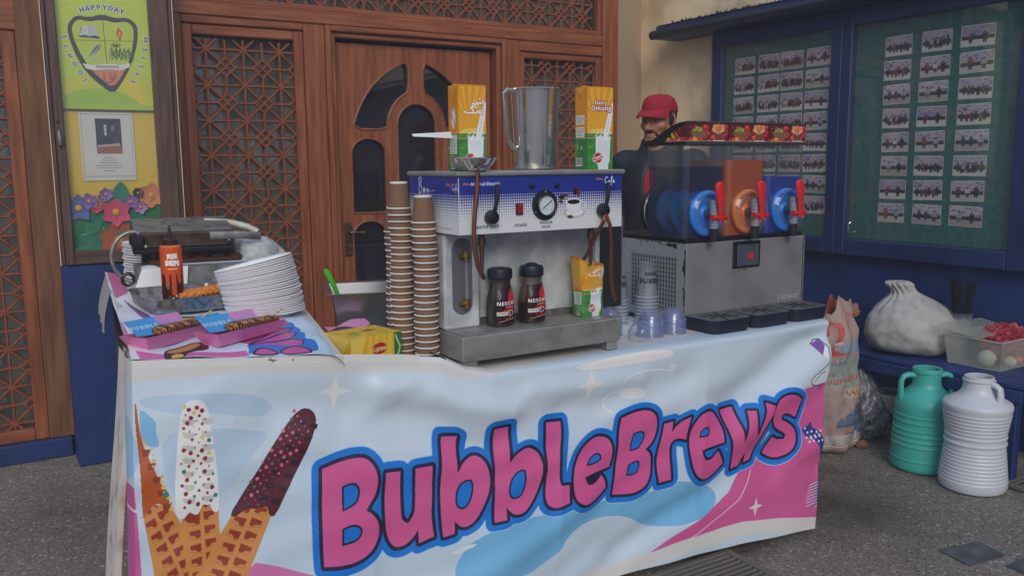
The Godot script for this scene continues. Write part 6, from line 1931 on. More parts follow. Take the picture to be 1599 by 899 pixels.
func cups_and_cartons() -> void:
	# stacks of brown cups left of the machine
	var st := [[Vector3(1.132, 0.768, -2.50), 25, 0.0, "tall left stack"], [Vector3(1.168, 0.768, -2.405), 23, 0.006, "middle stack by the coffee machine"], [Vector3(1.1665, 0.768, -2.515), 21, 0.005, "stack hidden behind the middle one"]]
	st[2][0] = Vector3(1.168, 0.768, -2.62)
	var proto: Node3D = null
	for s in st:
		for k in s[1]:
			var at: Vector3 = s[0] + Vector3(0.004 * sin(k * 0.45 + s[2] * 300.0) * k / 20.0, k * 0.0206, 0.002 * sin(k * 1.7))
			var lab: String = "brown paper cup, %s from the bottom of the %s" % [ordinal(k), s[3]]
			var c: Node3D
			if proto == null:
				proto = paper_cup(lab, at, "brown paper cups in the tall left stack")
				c = proto
			else: c = copy(proto, "paper_cup", lab, at, k * 0.9)
			c.set_meta("group", "brown paper cups in the " + s[3])
	# yellow tea box
	var p := Pic.new(640, 512, hexc("dba022"))
	p.frame(0, 0, 640.0 / 200.0, 512.0 / 260.0)
	p.rect(0, 0, 200, 160, hexc("dcae30"))
	for k in 9: p.poly(P2([120, 70, 120 + cos(k * 0.7) * 120, 70 + sin(k * 0.7) * 120, 120 + cos(k * 0.7 + 0.3) * 120, 70 + sin(k * 0.7 + 0.3) * 120]), hexc("e6c04a"))
	p.disc(130, 70, 30, hexc("c8781e"), 18); p.disc(130, 66, 22, hexc("a04a14"), 10); p.disc(60, 80, 26, hexc("8a9a2e"), 14); p.disc(50, 110, 20, hexc("a7a63a"), 16)
	p.rect(0, 160, 200, 100, hexc("e0ad28"))
	p.poly(P2([0, 160, 60, 160, 20, 260, 0, 260]), hexc("ecc85a"))
	for k in 5: p.poly(P2([70 + k * 26, 160, 84 + k * 26, 160, 76 + k * 26, 260, 56 + k * 26, 260]), hexc("ebbd44"))
	p.poly(smooth(P2([84, 186, 116, 180, 138, 186, 136, 208, 110, 212, 84, 208]), 1), hexc("b3261c"))
	p.text("Lipton", 111, 202, 12, hexc("f0e2b0"), "Droid Sans", true, -0.03, 1.0)
	p.rect(170, 160, 30, 100, hexc("2f6e36")); p.line(P2([176, 168, 194, 200, 178, 236]), 6, hexc("b9c98a"))
	var t := thing("tea_box", "yellow tea box standing in front of the brown cup stacks", "box", Vector3(0.985, 0.768, -2.485), 0.20)
	var b := MB.new()
	var w := 0.185; var d := 0.150; var h := 0.118
	b.quad(Vector3(-w / 2, 0, d / 2), Vector3(w / 2, 0, d / 2), Vector3(w / 2, h, d / 2), Vector3(-w / 2, h, d / 2), Rect2(0, 160.0 / 260, 1, 100.0 / 260))
	b.quad(Vector3(-w / 2, 0, -d / 2), Vector3(-w / 2, 0, d / 2), Vector3(-w / 2, h, d / 2), Vector3(-w / 2, h, -d / 2), Rect2(0, 160.0 / 260, 0.3, 100.0 / 260))
	b.quad(Vector3(w / 2, 0, d / 2), Vector3(w / 2, 0, -d / 2), Vector3(w / 2, h, -d / 2), Vector3(w / 2, h, d / 2), Rect2(0.5, 160.0 / 260, 0.5, 100.0 / 260))
	b.quad(Vector3(w / 2, 0, -d / 2), Vector3(-w / 2, 0, -d / 2), Vector3(-w / 2, h, -d / 2), Vector3(w / 2, h, -d / 2), Rect2(0, 160.0 / 260, 1, 100.0 / 260))
	b.quad(Vector3(-w / 2, h, d / 2), Vector3(w / 2, h, d / 2), Vector3(w / 2, h, -d / 2), Vector3(-w / 2, h, -d / 2), Rect2(0, 0, 1, 160.0 / 260))
	put("box_body", b, printed("tea_print", p.tex(), 0.35), t, 0.0)
	# steel pan with a green spatula
	t = thing("steel_pan", "deep steel pan with flared rim behind the yellow tea box", "pan", Vector3(1.145, 0.768, -2.86), -0.30)
	b = MB.new()
	var ring := func(x: float, z: float, y: float) -> Array: return [Vector3(-x, y, z), Vector3(x, y, z), Vector3(x, y, -z), Vector3(-x, y, -z)]
	var rr := [ring.call(0.088, 0.100, 0.0), ring.call(0.118, 0.140, 0.200), ring.call(0.138, 0.160, 0.204), ring.call(0.138, 0.160, 0.201), ring.call(0.116, 0.138, 0.198), ring.call(0.086, 0.098, 0.003)]
	for k in 5:
		for i in 4:
			var j := (i + 1) % 4
			b.quad(rr[k][i], rr[k][j], rr[k + 1][j], rr[k + 1][i])
	b.quad(rr[5][0], rr[5][1], rr[5][2], rr[5][3])
	b.quad(rr[0][3], rr[0][2], rr[0][1], rr[0][0])
	put("pan_body", b, mat("pan_steel", hexc("96979c"), 0.28, 0.9), t, 25.0)
	b = MB.new()
	b.tube([Vector3(1.055, 0.93, -2.86), Vector3(1.03, 0.985, -2.85), Vector3(1.005, 1.03, -2.84), Vector3(0.997, 1.045, -2.838)], [0.006, 0.009, 0.0105, 0.006], 10)
	tag(put("green_spatula", b, mat("green_plastic", hexc("4fc423"), 0.3)), "bright green spatula handle sticking out of the steel pan", "spatula")
	b = MB.new()
	b.grid(10, 10, func(u: float, v: float): return Vector3(lerpf(0.93, 1.075, u), 0.868 + 0.008 * sin(u * 6.0 + v * 3.0) + 0.012 * u, lerpf(-2.64, -2.72, v)))
	tag(put("pink_wrapper", b, mat("wrapper_pink", hexc("c77aa8"), 0.4)), "crumpled pink wrapper between the printed sheet and the steel pan", "wrapper")
	# on top of the machine
	var top := 1.3785
	var ca := printed("carton_urdu", carton_picture(0), 0.3)
	var cb := printed("carton_english", carton_picture(1), 0.3)
	carton("orange and green milk carton with Urdu lettering, on the machine's left end", Vector3(1.301, top, -2.362), 0.096, 0.064, 0.258, ca)
	carton("orange and green milk carton with English lettering, on the machine's right end", Vector3(1.744, top, -2.303), 0.104, 0.066, 0.264, cb)
	t = thing("steel_jug", "tall stainless steel jug between the two milk cartons", "jug", Vector3(1.607, top, -2.455), 0.1)
	b = MB.new()
	b.lathe([Vector2(0, 0.002), Vector2(0.066, 0.0), Vector2(0.072, 0.004), Vector2(0.0775, 0.10), Vector2(0.0830, 0.20), Vector2(0.0865, 0.255), Vector2(0.0885, 0.262), Vector2(0.0890, 0.2645), Vector2(0.0875, 0.266), Vector2(0.0850, 0.262), Vector2(0.081, 0.20), Vector2(0.071, 0.012), Vector2(0, 0.008)], 56)
	put("jug_body", b, M["steel_polished"], t)
	b = MB.new()
	b.tube([Vector3(-0.086, 0.256, 0.0), Vector3(-0.118, 0.258, 0.008), Vector3(-0.132, 0.246, 0.010), Vector3(-0.126, 0.19, 0.008), Vector3(-0.117, 0.12, 0.005), Vector3(-0.110, 0.098, 0.003), Vector3(-0.090, 0.074, 0.0), Vector3(-0.073, 0.070, 0)], 0.0075, 10, true, 0.6, Vector3(0, 0, 1))
	put("handle", b, M["steel_polished"], t)
	t = thing("steel_dish", "small steel dish on the machine's front left edge, before the carton", "dish", Vector3(1.272, top, -2.275))
	b = MB.new()
	b.lathe([Vector2(0, 0.0), Vector2(0.036, 0.0), Vector2(0.042, 0.003), Vector2(0.060, 0.022), Vector2(0.070, 0.036), Vector2(0.0735, 0.0385), Vector2(0.0735, 0.0405), Vector2(0.069, 0.0385), Vector2(0.058, 0.023), Vector2(0.041, 0.0045), Vector2(0, 0.002)], 40)
	put("bowl", b, M["steel_polished"], t)
	# folded white paper flag behind the left carton
	b = MB.new()
	b.grid(6, 2, func(u: float, v: float): return Vector3(lerpf(1.118, 1.2525, u), lerpf(1.490, 1.482 - 0.012 * u, v) + 0.008 * u, -2.375 + 0.012 * v + 0.006 * sin(u * 5.0)))
	tag(put("paper_slip", b, M["paper_white"]), "white paper slip jutting out left of the Urdu milk carton", "paper")
	coffee_jars()
	clear_cups()

func coffee_jars() -> void:
	var p := Pic.new(1024, 512, hexc("2a1512"))
	p.frame(0, 0, 1024.0 / 360.0, 512.0 / 130.0)
	for r in 2:
		var o := r * 180.0 - 0.0
		p.poly(smooth(P2([o + 48, 130, o + 50, 60, o + 66, 14, o + 88, 2, o + 128, 2, o + 140, 30, o + 142, 130]), 1), hexc("301413"))
		p.poly(smooth(P2([o + 92, 50, o + 96, 24, o + 112, 8, o + 134, 10, o + 138, 36, o + 136, 56, o + 90, 60]), 1), hexc("d22b25"))
		p.poly(smooth(P2([o + 62, 92, o + 80, 76, o + 138, 66, o + 138, 80, o + 96, 84]), 1), hexc("c4281f"))
		p.line(P2([o + 60, 20, o + 66, 30, o + 60, 42]), 2.0, hexc("9a8a80"))
		p.text("NESCAFE", o + 96, 64, 12.5, hexc("efece8"), "Droid Sans", true, 0.0, 1.25)
		p.line(P2([o + 118, 47, o + 128, 45]), 1.6, hexc("efece8"))
		for k in 7: p.line(P2([o + 84 + k * 5, 71.5 - k * 0.3, o + 87 + k * 5, 70.5 - k * 0.3]), 2.6, hexc("e9b8a8"))
		p.rect(o + 50, 86, 40, 14, hexc("cfc9c4")); p.line(P2([o + 54, 92, o + 84, 92]), 2.4, hexc("8a817c"))
		p.disc(o + 104, 92, 15, hexc("dcd5cc"), 10, 28); p.disc(o + 104, 92, 11, hexc("1f0f0c"), 7.4, 28); p.disc(o + 101, 91, 4, hexc("e8e2dc"), 2.4)
		for k in 12: p.disc(o + 82 + k * 5.2, 106 + (k * 7) % 9, 5, [hexc("8e2a1e"), hexc("c04a34"), hexc("5a1a14")][k % 3], 3)
		p.line(smooth(P2([o + 58, 122, o + 90, 116, o + 136, 112]), 1, false), 2.2, hexc("a79a90"))
	var lab := printed("coffee_label", p.tex(), 0.3)
	var gl := mat("jar_coffee", hexc("2c1a14"), 0.12)
	gl.clearcoat_enabled = true
	var gl2 := mat("jar_coffee_low", hexc("5a4a42"), 0.12)
	gl2.clearcoat_enabled = true
	for e in [[Vector3(1.402, 0.884, -2.346), 0.22, "left dark coffee jar with red label, standing on the machine's drip tray", 0], [Vector3(1.523, 0.884, -2.346), 0.16, "right dark coffee jar, its coffee lower and its blue lid domed", 1]]:
		var t := thing("coffee_jar", e[2], "jar", e[0], e[1], "coffee jars on the drip tray")
		var pr := [Vector2(0.0, 0.0), Vector2(0.036, 0.0), Vector2(0.0405, 0.004), Vector2(0.0425, 0.012), Vector2(0.0428, 0.045), Vector2(0.0428, 0.075), Vector2(0.0420, 0.092), Vector2(0.0390, 0.108), Vector2(0.0352, 0.124), Vector2(0.0338, 0.138), Vector2(0.0345, 0.150), Vector2(0.0362, 0.155)]
		var sq := func(b: MB):        # rounded-square section
			for k in b.v.size():
				var q := b.v[k]
				var r := Vector2(q.x, q.z).length()
				if r > 1e-5:
					var a := atan2(q.z, q.x)
					var f := 1.0 + 0.045 * cos(4.0 * (a - 0.0) + PI) * clampf((0.10 - q.y) / 0.03, 0.0, 1.0)
					b.v[k] = Vector3(q.x * f * 1.06, q.y, q.z * f * 0.94)
		var b := MB.new()
		b.lathe(pr, 48)
		sq.call(b)
		put("jar_glass", b, gl2 if e[3] else gl, t)
		if e[3]:
			b = MB.new()
			b.lathe([Vector2(0.0412, 0.004), Vector2(0.0434, 0.012), Vector2(0.0436, 0.045), Vector2(0.0436, 0.070)], 48)
			sq.call(b)
			put("coffee_fill", b, gl, t)
		# label wrapped on the front right quarter
		b = MB.new()
		b.grid(30, 16, func(u: float, v: float):
			var a := lerpf(-1.15, 1.15, u)
			var y := lerpf(0.010, 0.128, v)
			var r := 0.0438
			for k in pr.size() - 1:
				if y >= pr[k].y and y <= pr[k + 1].y: r = lerpf(pr[k].x, pr[k + 1].x, (y - pr[k].y) / maxf(1e-5, pr[k + 1].y - pr[k].y)) + 0.0011
			r = maxf(r, 0.0340)
			return Vector3(sin(a) * r, y, cos(a) * r), func(u: float, v: float): return Vector2(lerpf(40.0, 150.0, u) / 360.0, 1.0 - v))
		sq.call(b)
		put("label", b, lab, t, 60.0)
		b = MB.new()
		if e[3]: b.lathe([Vector2(0.0375, 0.152), Vector2(0.0400, 0.156), Vector2(0.0400, 0.178), Vector2(0.036, 0.186), Vector2(0.022, 0.188), Vector2(0.018, 0.193), Vector2(0.010, 0.195), Vector2(0, 0.195)], 40)
		else: b.lathe([Vector2(0.0375, 0.152), Vector2(0.0405, 0.156), Vector2(0.0405, 0.176), Vector2(0.0385, 0.184), Vector2(0.032, 0.187), Vector2(0, 0.188)], 40)
		put("screw_lid", b, M["navy_plastic"], t)
	# cut-open milk pack on the tray
	var t := thing("open_milk_pack", "cut-open orange and green milk pack on the drip tray under the right nozzle", "milk carton", Vector3(1.745, 0.884, -2.335), 0.05)
	var b := MB.new()
	var wd := 0.047; var dp := 0.030; var h := 0.178
	var f := func(u: float, v: float) -> Vector3:
		# rounded box wall flaring at the cut top
		var a := u * TAU - PI * 0.75
		var c := cos(a); var s := sin(a)
		var k := 1.0 / pow(pow(absf(c), 7.0) + pow(absf(s), 7.0), 1.0 / 7.0)
		var fl := 1.0 + 0.10 * pow(v, 5.0)
		var y := v * h
		if v > 0.7: y += 0.028 * (v - 0.7) / 0.3 * maxf(0.0, -c * k) * 1.1 - 0.006 * (v - 0.7) / 0.3 * maxf(0.0, s * k)
		return Vector3(c * k * wd * fl - 0.012 * pow(v, 6.0) * maxf(0.0, -c), y, s * k * dp * fl + 0.002 * sin(v * 19.0 + u * 9.0))
	# u runs round from the back left corner; z grows towards the viewer
	var uvf := func(u: float, v: float) -> Vector2:
		var g := u * 4.0
		var i := int(floorf(g)) % 4
		var r := g - floorf(g)
		if i == 2 or i == 0: return Vector2(lerpf(0.0, 95.0, (r if i == 0 else 1.0 - r) if i == 0 else 1.0 - r) / 175.0, 1.0 - v * 0.86)
		return Vector2(lerpf(96.0, 175.0, r) / 175.0, 1.0 - v * 0.86)
	b.grid(64, 24, f, func(u: float, v: float): return uvf.call(clampf(u, 0.0, 0.9999), v))
	# keep faces that straddle a corner on one side of the print
	for k in range(0, b.uv.size(), 3):
		var lo := minf(b.uv[k].x, minf(b.uv[k + 1].x, b.uv[k + 2].x))
		var hi := maxf(b.uv[k].x, maxf(b.uv[k + 1].x, b.uv[k + 2].x))
		if hi - lo > 0.15:
			for e in 3: b.uv[k + e].x = hi if lo < 0.1 and hi > 0.5 else lo
	put("pack_wall", b, M["carton_urdu"], t, 60.0)
	b = MB.new()
	b.grid(64, 1, func(u: float, v: float): return f.call(u, 1.0 - v * 0.5) * Vector3(0.97, 1.0, 0.97))
	put("pack_inside", b, mat("pack_lining", hexc("d9a53a"), 0.4), t, 60.0)

func clear_cups() -> void:
	var cm := glass("cup_clear", hexc("aeb4c0"), 0.13, 0.08)
	var frost := mat("rim_frost", Color(0.80, 0.83, 0.90, 0.42), 0.3)
	frost.transparency = BaseMaterial3D.TRANSPARENCY_ALPHA
	var frost2 := mat("lid_rim_frost", Color(0.62, 0.67, 0.88, 0.45), 0.3)
	frost2.transparency = BaseMaterial3D.TRANSPARENCY_ALPHA
	var band := mat("cup_print", Color(0.06, 0.05, 0.06), 0.5)
	var proto: Node3D = null
	var st := [[Vector3(2.215, 0.768, -2.575), 9, 0.0135, "front stack beside the grille"], [Vector3(2.115, 0.768, -2.64), 8, 0.0135, "rear stack beside the dark shield"]]
	var ci := 0
	for s in st:
		for k in s[1]:
			var lab := "clear plastic cup, %s from the bottom of the %s" % [ordinal(k), s[3]]
			# wide cups at the bottom, narrow printed ones above
			var o: Node3D
			if proto == null:
				proto = thing("clear_cup", lab, "plastic cup", s[0], 0.0, "clear cups")
				var b := MB.new()
				b.lathe([Vector2(0.0455, 0.0), Vector2(0.0470, 0.001), Vector2(0.0470, 0.004), Vector2(0.0450, 0.006), Vector2(0.0440, 0.012), Vector2(0.0320, 0.108), Vector2(0.029, 0.111), Vector2(0, 0.109)], 36)
				put("cup_wall", b, cm, proto)
				b = MB.new()
				b.lathe([Vector2(0.0455, -0.0003), Vector2(0.0476, 0.0008), Vector2(0.0476, 0.0042), Vector2(0.0452, 0.0052)], 36)
				put("rolled_rim", b, frost, proto)
				o = proto
			else:
				o = copy(proto, "clear_cup", lab, s[0] + Vector3(0.001 * sin(k * 2.0), k * s[2] * (1.0 if k < 9 else 1.0), 0), k * 0.8)
			o.set_meta("group", "clear plastic cups in the " + s[3])
		# printed cup crowning the stack, upside down, with dark lettering
		var y: float = s[1] * s[2]
		var c := thing("printed_clear_cup", "clear cup with dark printed lettering on top of the " + s[3], "plastic cup", s[0] + Vector3(0, y, 0))
		var b2 := MB.new()
		b2.lathe([Vector2(0.0440, 0.0), Vector2(0.0448, 0.003), Vector2(0.043, 0.006), Vector2(0.0345, 0.105), Vector2(0.0355, 0.112), Vector2(0.034, 0.118), Vector2(0.0345, 0.125), Vector2(0.032, 0.128), Vector2(0, 0.127)], 36)
		put("cup_wall", b2, cm, c)
		var tm := TextMesh.new()
		var f := SystemFont.new(); f.font_names = PackedStringArray(["Droid Sans"]); f.font_weight = 700
		for row in 2:
			b2 = MB.new()
			var g: Array = Pic.glyphs(["BREW", "BUBBLE"][row], "Droid Sans", true)
			var hh := 0.014 if row == 0 else 0.019
			for rep in 2:
				for tr in g[0]:
					var q := []
					for e in tr:
						var yy: float = [0.074, 0.044][row] + e.y * hh
						var rr := lerpf(0.0432, 0.0350, (yy - 0.006) / 0.099) + 0.0006
						var a: float = (e.x - g[1] / 2.0) * hh / 0.039 - 0.25 + rep * PI
						q.append(Vector3(sin(a) * rr, yy, cos(a) * rr))
					b2.tri(q[0], q[1], q[2])
			put("print_line", b2, band, c, 60.0)
	# domed lids in three piles
	var lp: Node3D = null
	var pile := [[Vector3(2.058, 0.768, -2.372), 8, "middle pile of lids"], [Vector3(2.168, 0.768, -2.372), 8, "right pile of lids"], [Vector3(1.945, 0.768, -2.47), 9, "left pile by the drip tray"]]
	for s in pile:
		for k in s[1]:
			var lab := "bluish domed lid, %s from the bottom of the %s" % [ordinal(k), s[2]]
			var at: Vector3 = s[0] + Vector3(0.001 * sin(k * 3.0), k * 0.0075, 0.001 * cos(k * 2.0))
			var o: Node3D
			if lp == null:
				lp = thing("domed_lid", lab, "cup lid", at, 0.0, "domed lids")
				var b := MB.new()
				b.lathe([Vector2(0.0465, 0.0), Vector2(0.0475, 0.002), Vector2(0.0455, 0.006), Vector2(0.0440, 0.009), Vector2(0.0420, 0.022), Vector2(0.0345, 0.036), Vector2(0.022, 0.0445), Vector2(0.010, 0.047), Vector2(0.009, 0.0465)], 36)
				put("dome", b, M["lid_plastic"], lp)
				b = MB.new()
				b.lathe([Vector2(0.0462, -0.0003), Vector2(0.0490, 0.0008), Vector2(0.0490, 0.0030), Vector2(0.0455, 0.0036)], 36)
				put("lid_rim", b, frost2, lp)
				o = lp
			else: o = copy(lp, "domed_lid", lab, at, k * 0.7)
			o.set_meta("group", "bluish domed lids in the " + s[2])
	for e in [[Vector3(1.985, 0.790, -2.335), "fallen clear lid lying on its side beside the drip tray", Basis(Vector3(0.3, 0, 1).normalized(), 1.25)]]:
		var o := copy(lp, "domed_lid", e[1], e[0])
		o.basis = e[2]
		o.remove_meta("group")

# ---------------------------------------------------------------- three-bowl drink dispenser
func fruit_picture() -> Texture2D:
	var p := Pic.new(1024, 256, hexc("5a241c"))
	p.frame(0, 0, 1024.0 / 400.0, 256.0 / 100.0)
	var rg := RandomNumberGenerator.new(); rg.seed = 31
	var ball := func(x: float, y: float, r: float, c: Color):
		p.disc(x, y, r, c.darkened(0.35), -1, 24); p.disc(x - r * 0.06, y - r * 0.08, r * 0.9, c, -1, 24); p.disc(x - r * 0.3, y - r * 0.35, r * 0.35, c.lightened(0.3), -1, 14)
	for k in 46: ball.call(rg.randf() * 400, 20 + rg.randf() * 80, rg.randf_range(9, 15), [hexc("c2362c"), hexc("ad2a26"), hexc("9a3440"), hexc("cf4a32")][rg.randi() % 4])
	# left end: loose fruit on black, wraps the side of the lid
	p.poly(P2([0, 0, 190, 0, 120, 30, 60, 66, 20, 100, 0, 100]), hexc("15120f"))
	for e in [[34, 88, 13, "d69a1e"], [60, 92, 12, "c4421c"], [86, 86, 16, "d8531c"], [120, 88, 16, "e0921f"], [150, 92, 15, "c42a1f"], [64, 62, 12, "9bb02a"], [74, 74, 10, "aebf3c"], [98, 60, 14, "c03418"], [84, 46, 9, "8a2a18"], [112, 74, 12, "b82a1a"], [16, 90, 6, "c49a20"], [178, 90, 15, "b01f24"]]: ball.call(e[0], e[1], e[2], hexc(e[3]))
	# front: basket of fruit and a glass of juice
	p.poly(smooth(P2([196, 34, 300, 30, 292, 78, 270, 88, 220, 86]), 1), hexc("8a6448"))
	for k in 9: p.line(P2([200 + k * 11, 36, 206 + k * 9, 84]), 1.6, hexc("4a2f20"))
	for k in 5: p.line(P2([200, 42 + k * 9, 296, 40 + k * 9]), 1.4, hexc("85603f"))
	for k in 16: ball.call(216 + rg.randf() * 42, 24 + rg.randf() * 18, 5.5, hexc("8fae3a"))
	ball.call(206, 26, 13, hexc("5d1d26")); ball.call(282, 24, 19, hexc("c8241f")); ball.call(300, 62, 14, hexc("a51a28")); ball.call(226, 90, 15, hexc("d9951f")); ball.call(262, 92, 17, hexc("b82228"))
	p.poly(P2([318, 6, 378, 6, 372, 98, 326, 98]), hexc("d8a47c"))
	p.poly(P2([322, 46, 376, 46, 370, 94, 328, 94]), hexc("8a3f34"))
	ball.call(348, 20, 20, hexc("d8661c"))
	p.line(smooth(P2([316, 26, 328, 44, 348, 58, 366, 46, 380, 26]), 1, false), 4.5, hexc("e9c08a"))
	for k in 3: p.line(P2([330 + k * 17, 8, 334 + k * 13, 34]), 2.0, hexc("f0cf9a"))
	ball.call(390, 18, 13, hexc("c0262a")); ball.call(388, 66, 14, hexc("a82030"))
	p.rect(320, 94, 62, 3.0, hexc("e8d9c4")); p.rect(0, 97.5, 400, 2.5, hexc("c9b9a8"))
	return p.tex()

func drink_dispenser() -> void:
	var t := thing("drink_dispenser", "three-bowl slush dispenser with blue and orange drinks and red tap levers", "drink dispenser", Vector3(2.582, 0.77, -2.64))
	var o := t.position
	var zf := -2.401
	var zb := -2.88
	var xl := 2.253
	var xr := 2.911
	var bx := func(called: String, a: Vector3, c: Vector3, m: Material, bev := 0.003, par: Node3D = null):
		var b := MB.new()
		b.box((a + c) / 2.0 - o, (c - a).abs(), bev)
		return put(called, b, m, par if par else t)
	var pm := mat("dispenser_steel", hexc("8d8b8c"), 0.45, 0.15)
	pm.albedo_texture = noise_tex(0.006, [[0.0, hexc("d8d4d2")], [0.5, hexc("f0eeec")], [1.0, hexc("ffffff")]], 101, 6)
	tri_map(pm, Vector3(1.5, 1.5, 1.5), false)
	bx.call("body", Vector3(xl + 0.004, 0.790, zb), Vector3(xr, 1.094, zf), pm, 0.004)
	bx.call("plinth", Vector3(xl + 0.02, 0.770, zb + 0.02), Vector3(xr - 0.02, 0.790, zf - 0.02), M["black_plastic"], 0.003)
	bx.call("top_deck", Vector3(xl + 0.006, 1.0945, zb + 0.004), Vector3(xr - 0.004, 1.112, zf - 0.004), M["black_plastic"], 0.003)
	bx.call("corner_trim", Vector3(xr + 0.0005, 0.792, zf - 0.02), Vector3(xr + 0.006, 1.096, zf + 0.003), M["steel_worn"], 0.001)
	# left side sheet with chipped paint, and the vent grille in it
	var p := Pic.new(768, 512, hexc("8d9196"))
	p.frame(0, 0, 768.0 / 480.0, 512.0 / 304.0)
	var rg := RandomNumberGenerator.new(); rg.seed = 5
	for k in 260: p.disc(rg.randf() * 480, rg.randf() * 304, rg.randf_range(1, 9), [hexc("878b90"), hexc("93979b"), hexc("8a8d90"), hexc("9a9ea2")][rg.randi() % 4], -1, 8)
	for k in 30:
		var x := 480 - rg.randf() * rg.randf() * 14
		var y := rg.randf() * 304
		p.disc(x, y, rg.randf_range(2, 5), hexc("26262a"), rg.randf_range(4, 14), 8)
	for k in 26: p.disc(200 + rg.randf() * 280, rg.randf() * rg.randf() * 16, rg.randf_range(2, 9), hexc("232327"), rg.randf_range(1.5, 4), 8)
	for e in [[392, 10, 22, 7], [420, 14, 12, 8], [474, 90, 7, 36], [470, 96, 8, 14], [476, 200, 6, 24]]: p.disc(e[0], e[1], e[2], hexc("232327"), e[3], 14)
	var sd := printed("chipped_sheet", p.tex(), 0.5)
	var q := MB.new()
	var g0 := -2.715; var g1 := -2.448; var gy0 := 0.826; var gy1 := 1.037
	var uvr := func(z0: float, z1: float, y0: float, y1: float) -> Rect2: return Rect2((z0 - zb) / (zf - zb), (1.094 - y1) / 0.304, (z1 - z0) / (zf - zb), (y1 - y0) / 0.304)
	for e in [[zb, g0, 0.790, 1.094], [g1, zf, 0.790, 1.094], [g0, g1, gy1, 1.094], [g0, g1, 0.790, gy0]]:
		q.quad(Vector3(xl, e[2], e[0]) - o, Vector3(xl, e[2], e[1]) - o, Vector3(xl, e[3], e[1]) - o, Vector3(xl, e[3], e[0]) - o, uvr.call(e[0], e[1], e[2], e[3]))
	put("side_sheet", q, sd, t, 0.0)
	bx.call("grille_backing", Vector3(xl + 0.0005, gy0, g0), Vector3(xl + 0.0035, gy1, g1), M["black_matt"], 0.0)
	var gm := mat("grille_grey", hexc("7f8286"), 0.55)
	for k in 17:
		var z := lerpf(g0, g1, k / 16.0)
		var b := MB.new()
		b.box(Vector3(xl - 0.001, (gy0 + gy1) / 2, z) - o, Vector3(0.003, gy1 - gy0, 0.0062))
		put("grille_bar", b, gm, t)
	for k in 13:
		var y := lerpf(gy0, gy1, k / 12.0)
		var b := MB.new()
		b.box(Vector3(xl - 0.0006, y, (g0 + g1) / 2) - o, Vector3(0.003, 0.0050, g1 - g0))
		put("grille_bar", b, gm, t)
	# front: capped switch and raised lettering
	bx.call("switch_frame", Vector3(2.498, 0.984, zf), Vector3(2.648, 1.090, zf + 0.008), M["black_plastic"], 0.003)
	bx.call("switch_cover", Vector3(2.514, 0.992, zf + 0.0085), Vector3(2.634, 1.076, zf + 0.013), mat("cover_grey", hexc("4a5058"), 0.2), 0.002)
	bx.call("switch_red", Vector3(2.572, 1.020, zf + 0.0135), Vector3(2.600, 1.042, zf + 0.015), M["red_plastic"], 0.0005)
	bx.call("switch_tab", Vector3(2.556, 0.981, zf + 0.0085), Vector3(2.576, 0.985, zf + 0.012), M["steel_polished"], 0.0005)
	var tm := TextMesh.new()
	var f := SystemFont.new(); f.font_names = PackedStringArray(["Droid Serif"]); f.font_weight = 700
	tm.font = f; tm.text = "Formar"; tm.font_size = 32; tm.depth = 0.003; tm.pixel_size = 0.00105
	var lt := put("raised_lettering", tm, mat("letter_chrome", hexc("b4b8c0"), 0.3, 0.3), t)
	lt.position = Vector3(2.825, 0.846, zf + 0.002) - o
	# bowls
	var fruit := printed("fruit_print", fruit_picture(), 0.35)
	var bowlm := glass("bowl_plastic", hexc("70747a"), 0.10, 0.06)
	var caps := glass("cap_plastic", hexc("6f8fc0"), 0.06, 0.05)
	var hood := mat("hood_black", hexc("16171a"), 0.35)
	var liquids := []
	for e in [["liquid_navy", "0e1c4a"], ["liquid_orange", "b4531a"], ["liquid_blue", "14389c"]]:
		var m := mat(e[0], Color.html(e[1]), 0.32)
		m.albedo_color.a = 0.52 if e[0] == "liquid_navy" else 0.8
		m.transparency = BaseMaterial3D.TRANSPARENCY_ALPHA
		liquids.append(m)
	var augs := [mat("auger_blue", hexc("1f86e6"), 0.3), mat("auger_orange", hexc("e07a22"), 0.3), M["auger_blue"]]
	var zback := -2.630
	for k in 3:
		var x0 := 2.242 + k * 0.2195
		var x1 := x0 + 0.2165
		var cx := (x0 + x1) / 2
		var bowl := Node3D.new()
		bowl.name = "bowl"
		t.add_child(bowl, true)
		bowl.position = Vector3(cx, 1.112, -2.515) - o
		var bo: Vector3 = bowl.position + o
		var foot := func(w: float, r: float) -> PackedVector2Array:
			var s := PackedVector2Array()
			for i in 24:
				var a := TAU * (i + 0.5) / 24.0
				s.append(Vector2(signf(cos(a)) * (w - r) + cos(a) * r, signf(sin(a)) * (0.1145 - (0.1085 - w) - r) + sin(a) * r))
			return s
		var wall := func(called: String, ins: float, y0: float, y1: float, m: Material, capped: bool):
			var s: PackedVector2Array = foot.call(0.1085 - ins, 0.030)
			var b := MB.new()
			for i in 24:
				var a := s[i]; var c := s[(i + 1) % 24]
				b.quad(Vector3(a.x, y0, -a.y) - Vector3(0, bo.y, 0), Vector3(c.x, y0, -c.y) - Vector3(0, bo.y, 0), Vector3(c.x, y1, -c.y) - Vector3(0, bo.y, 0), Vector3(a.x, y1, -a.y) - Vector3(0, bo.y, 0))
				if capped:
					b.tri(Vector3(0, y1 - bo.y, 0), Vector3(a.x, y1 - bo.y, -a.y), Vector3(c.x, y1 - bo.y, -c.y))
			put(called, b, m, bowl, 40.0)
		wall.call("bowl_wall", 0.0, 1.113, 1.468, bowlm, false)
		wall.call("drink", 0.004, 1.114, [1.382, 1.405, 1.338][k], liquids[k], true)
		# cooling drum with its spiral
		var b := MB.new()
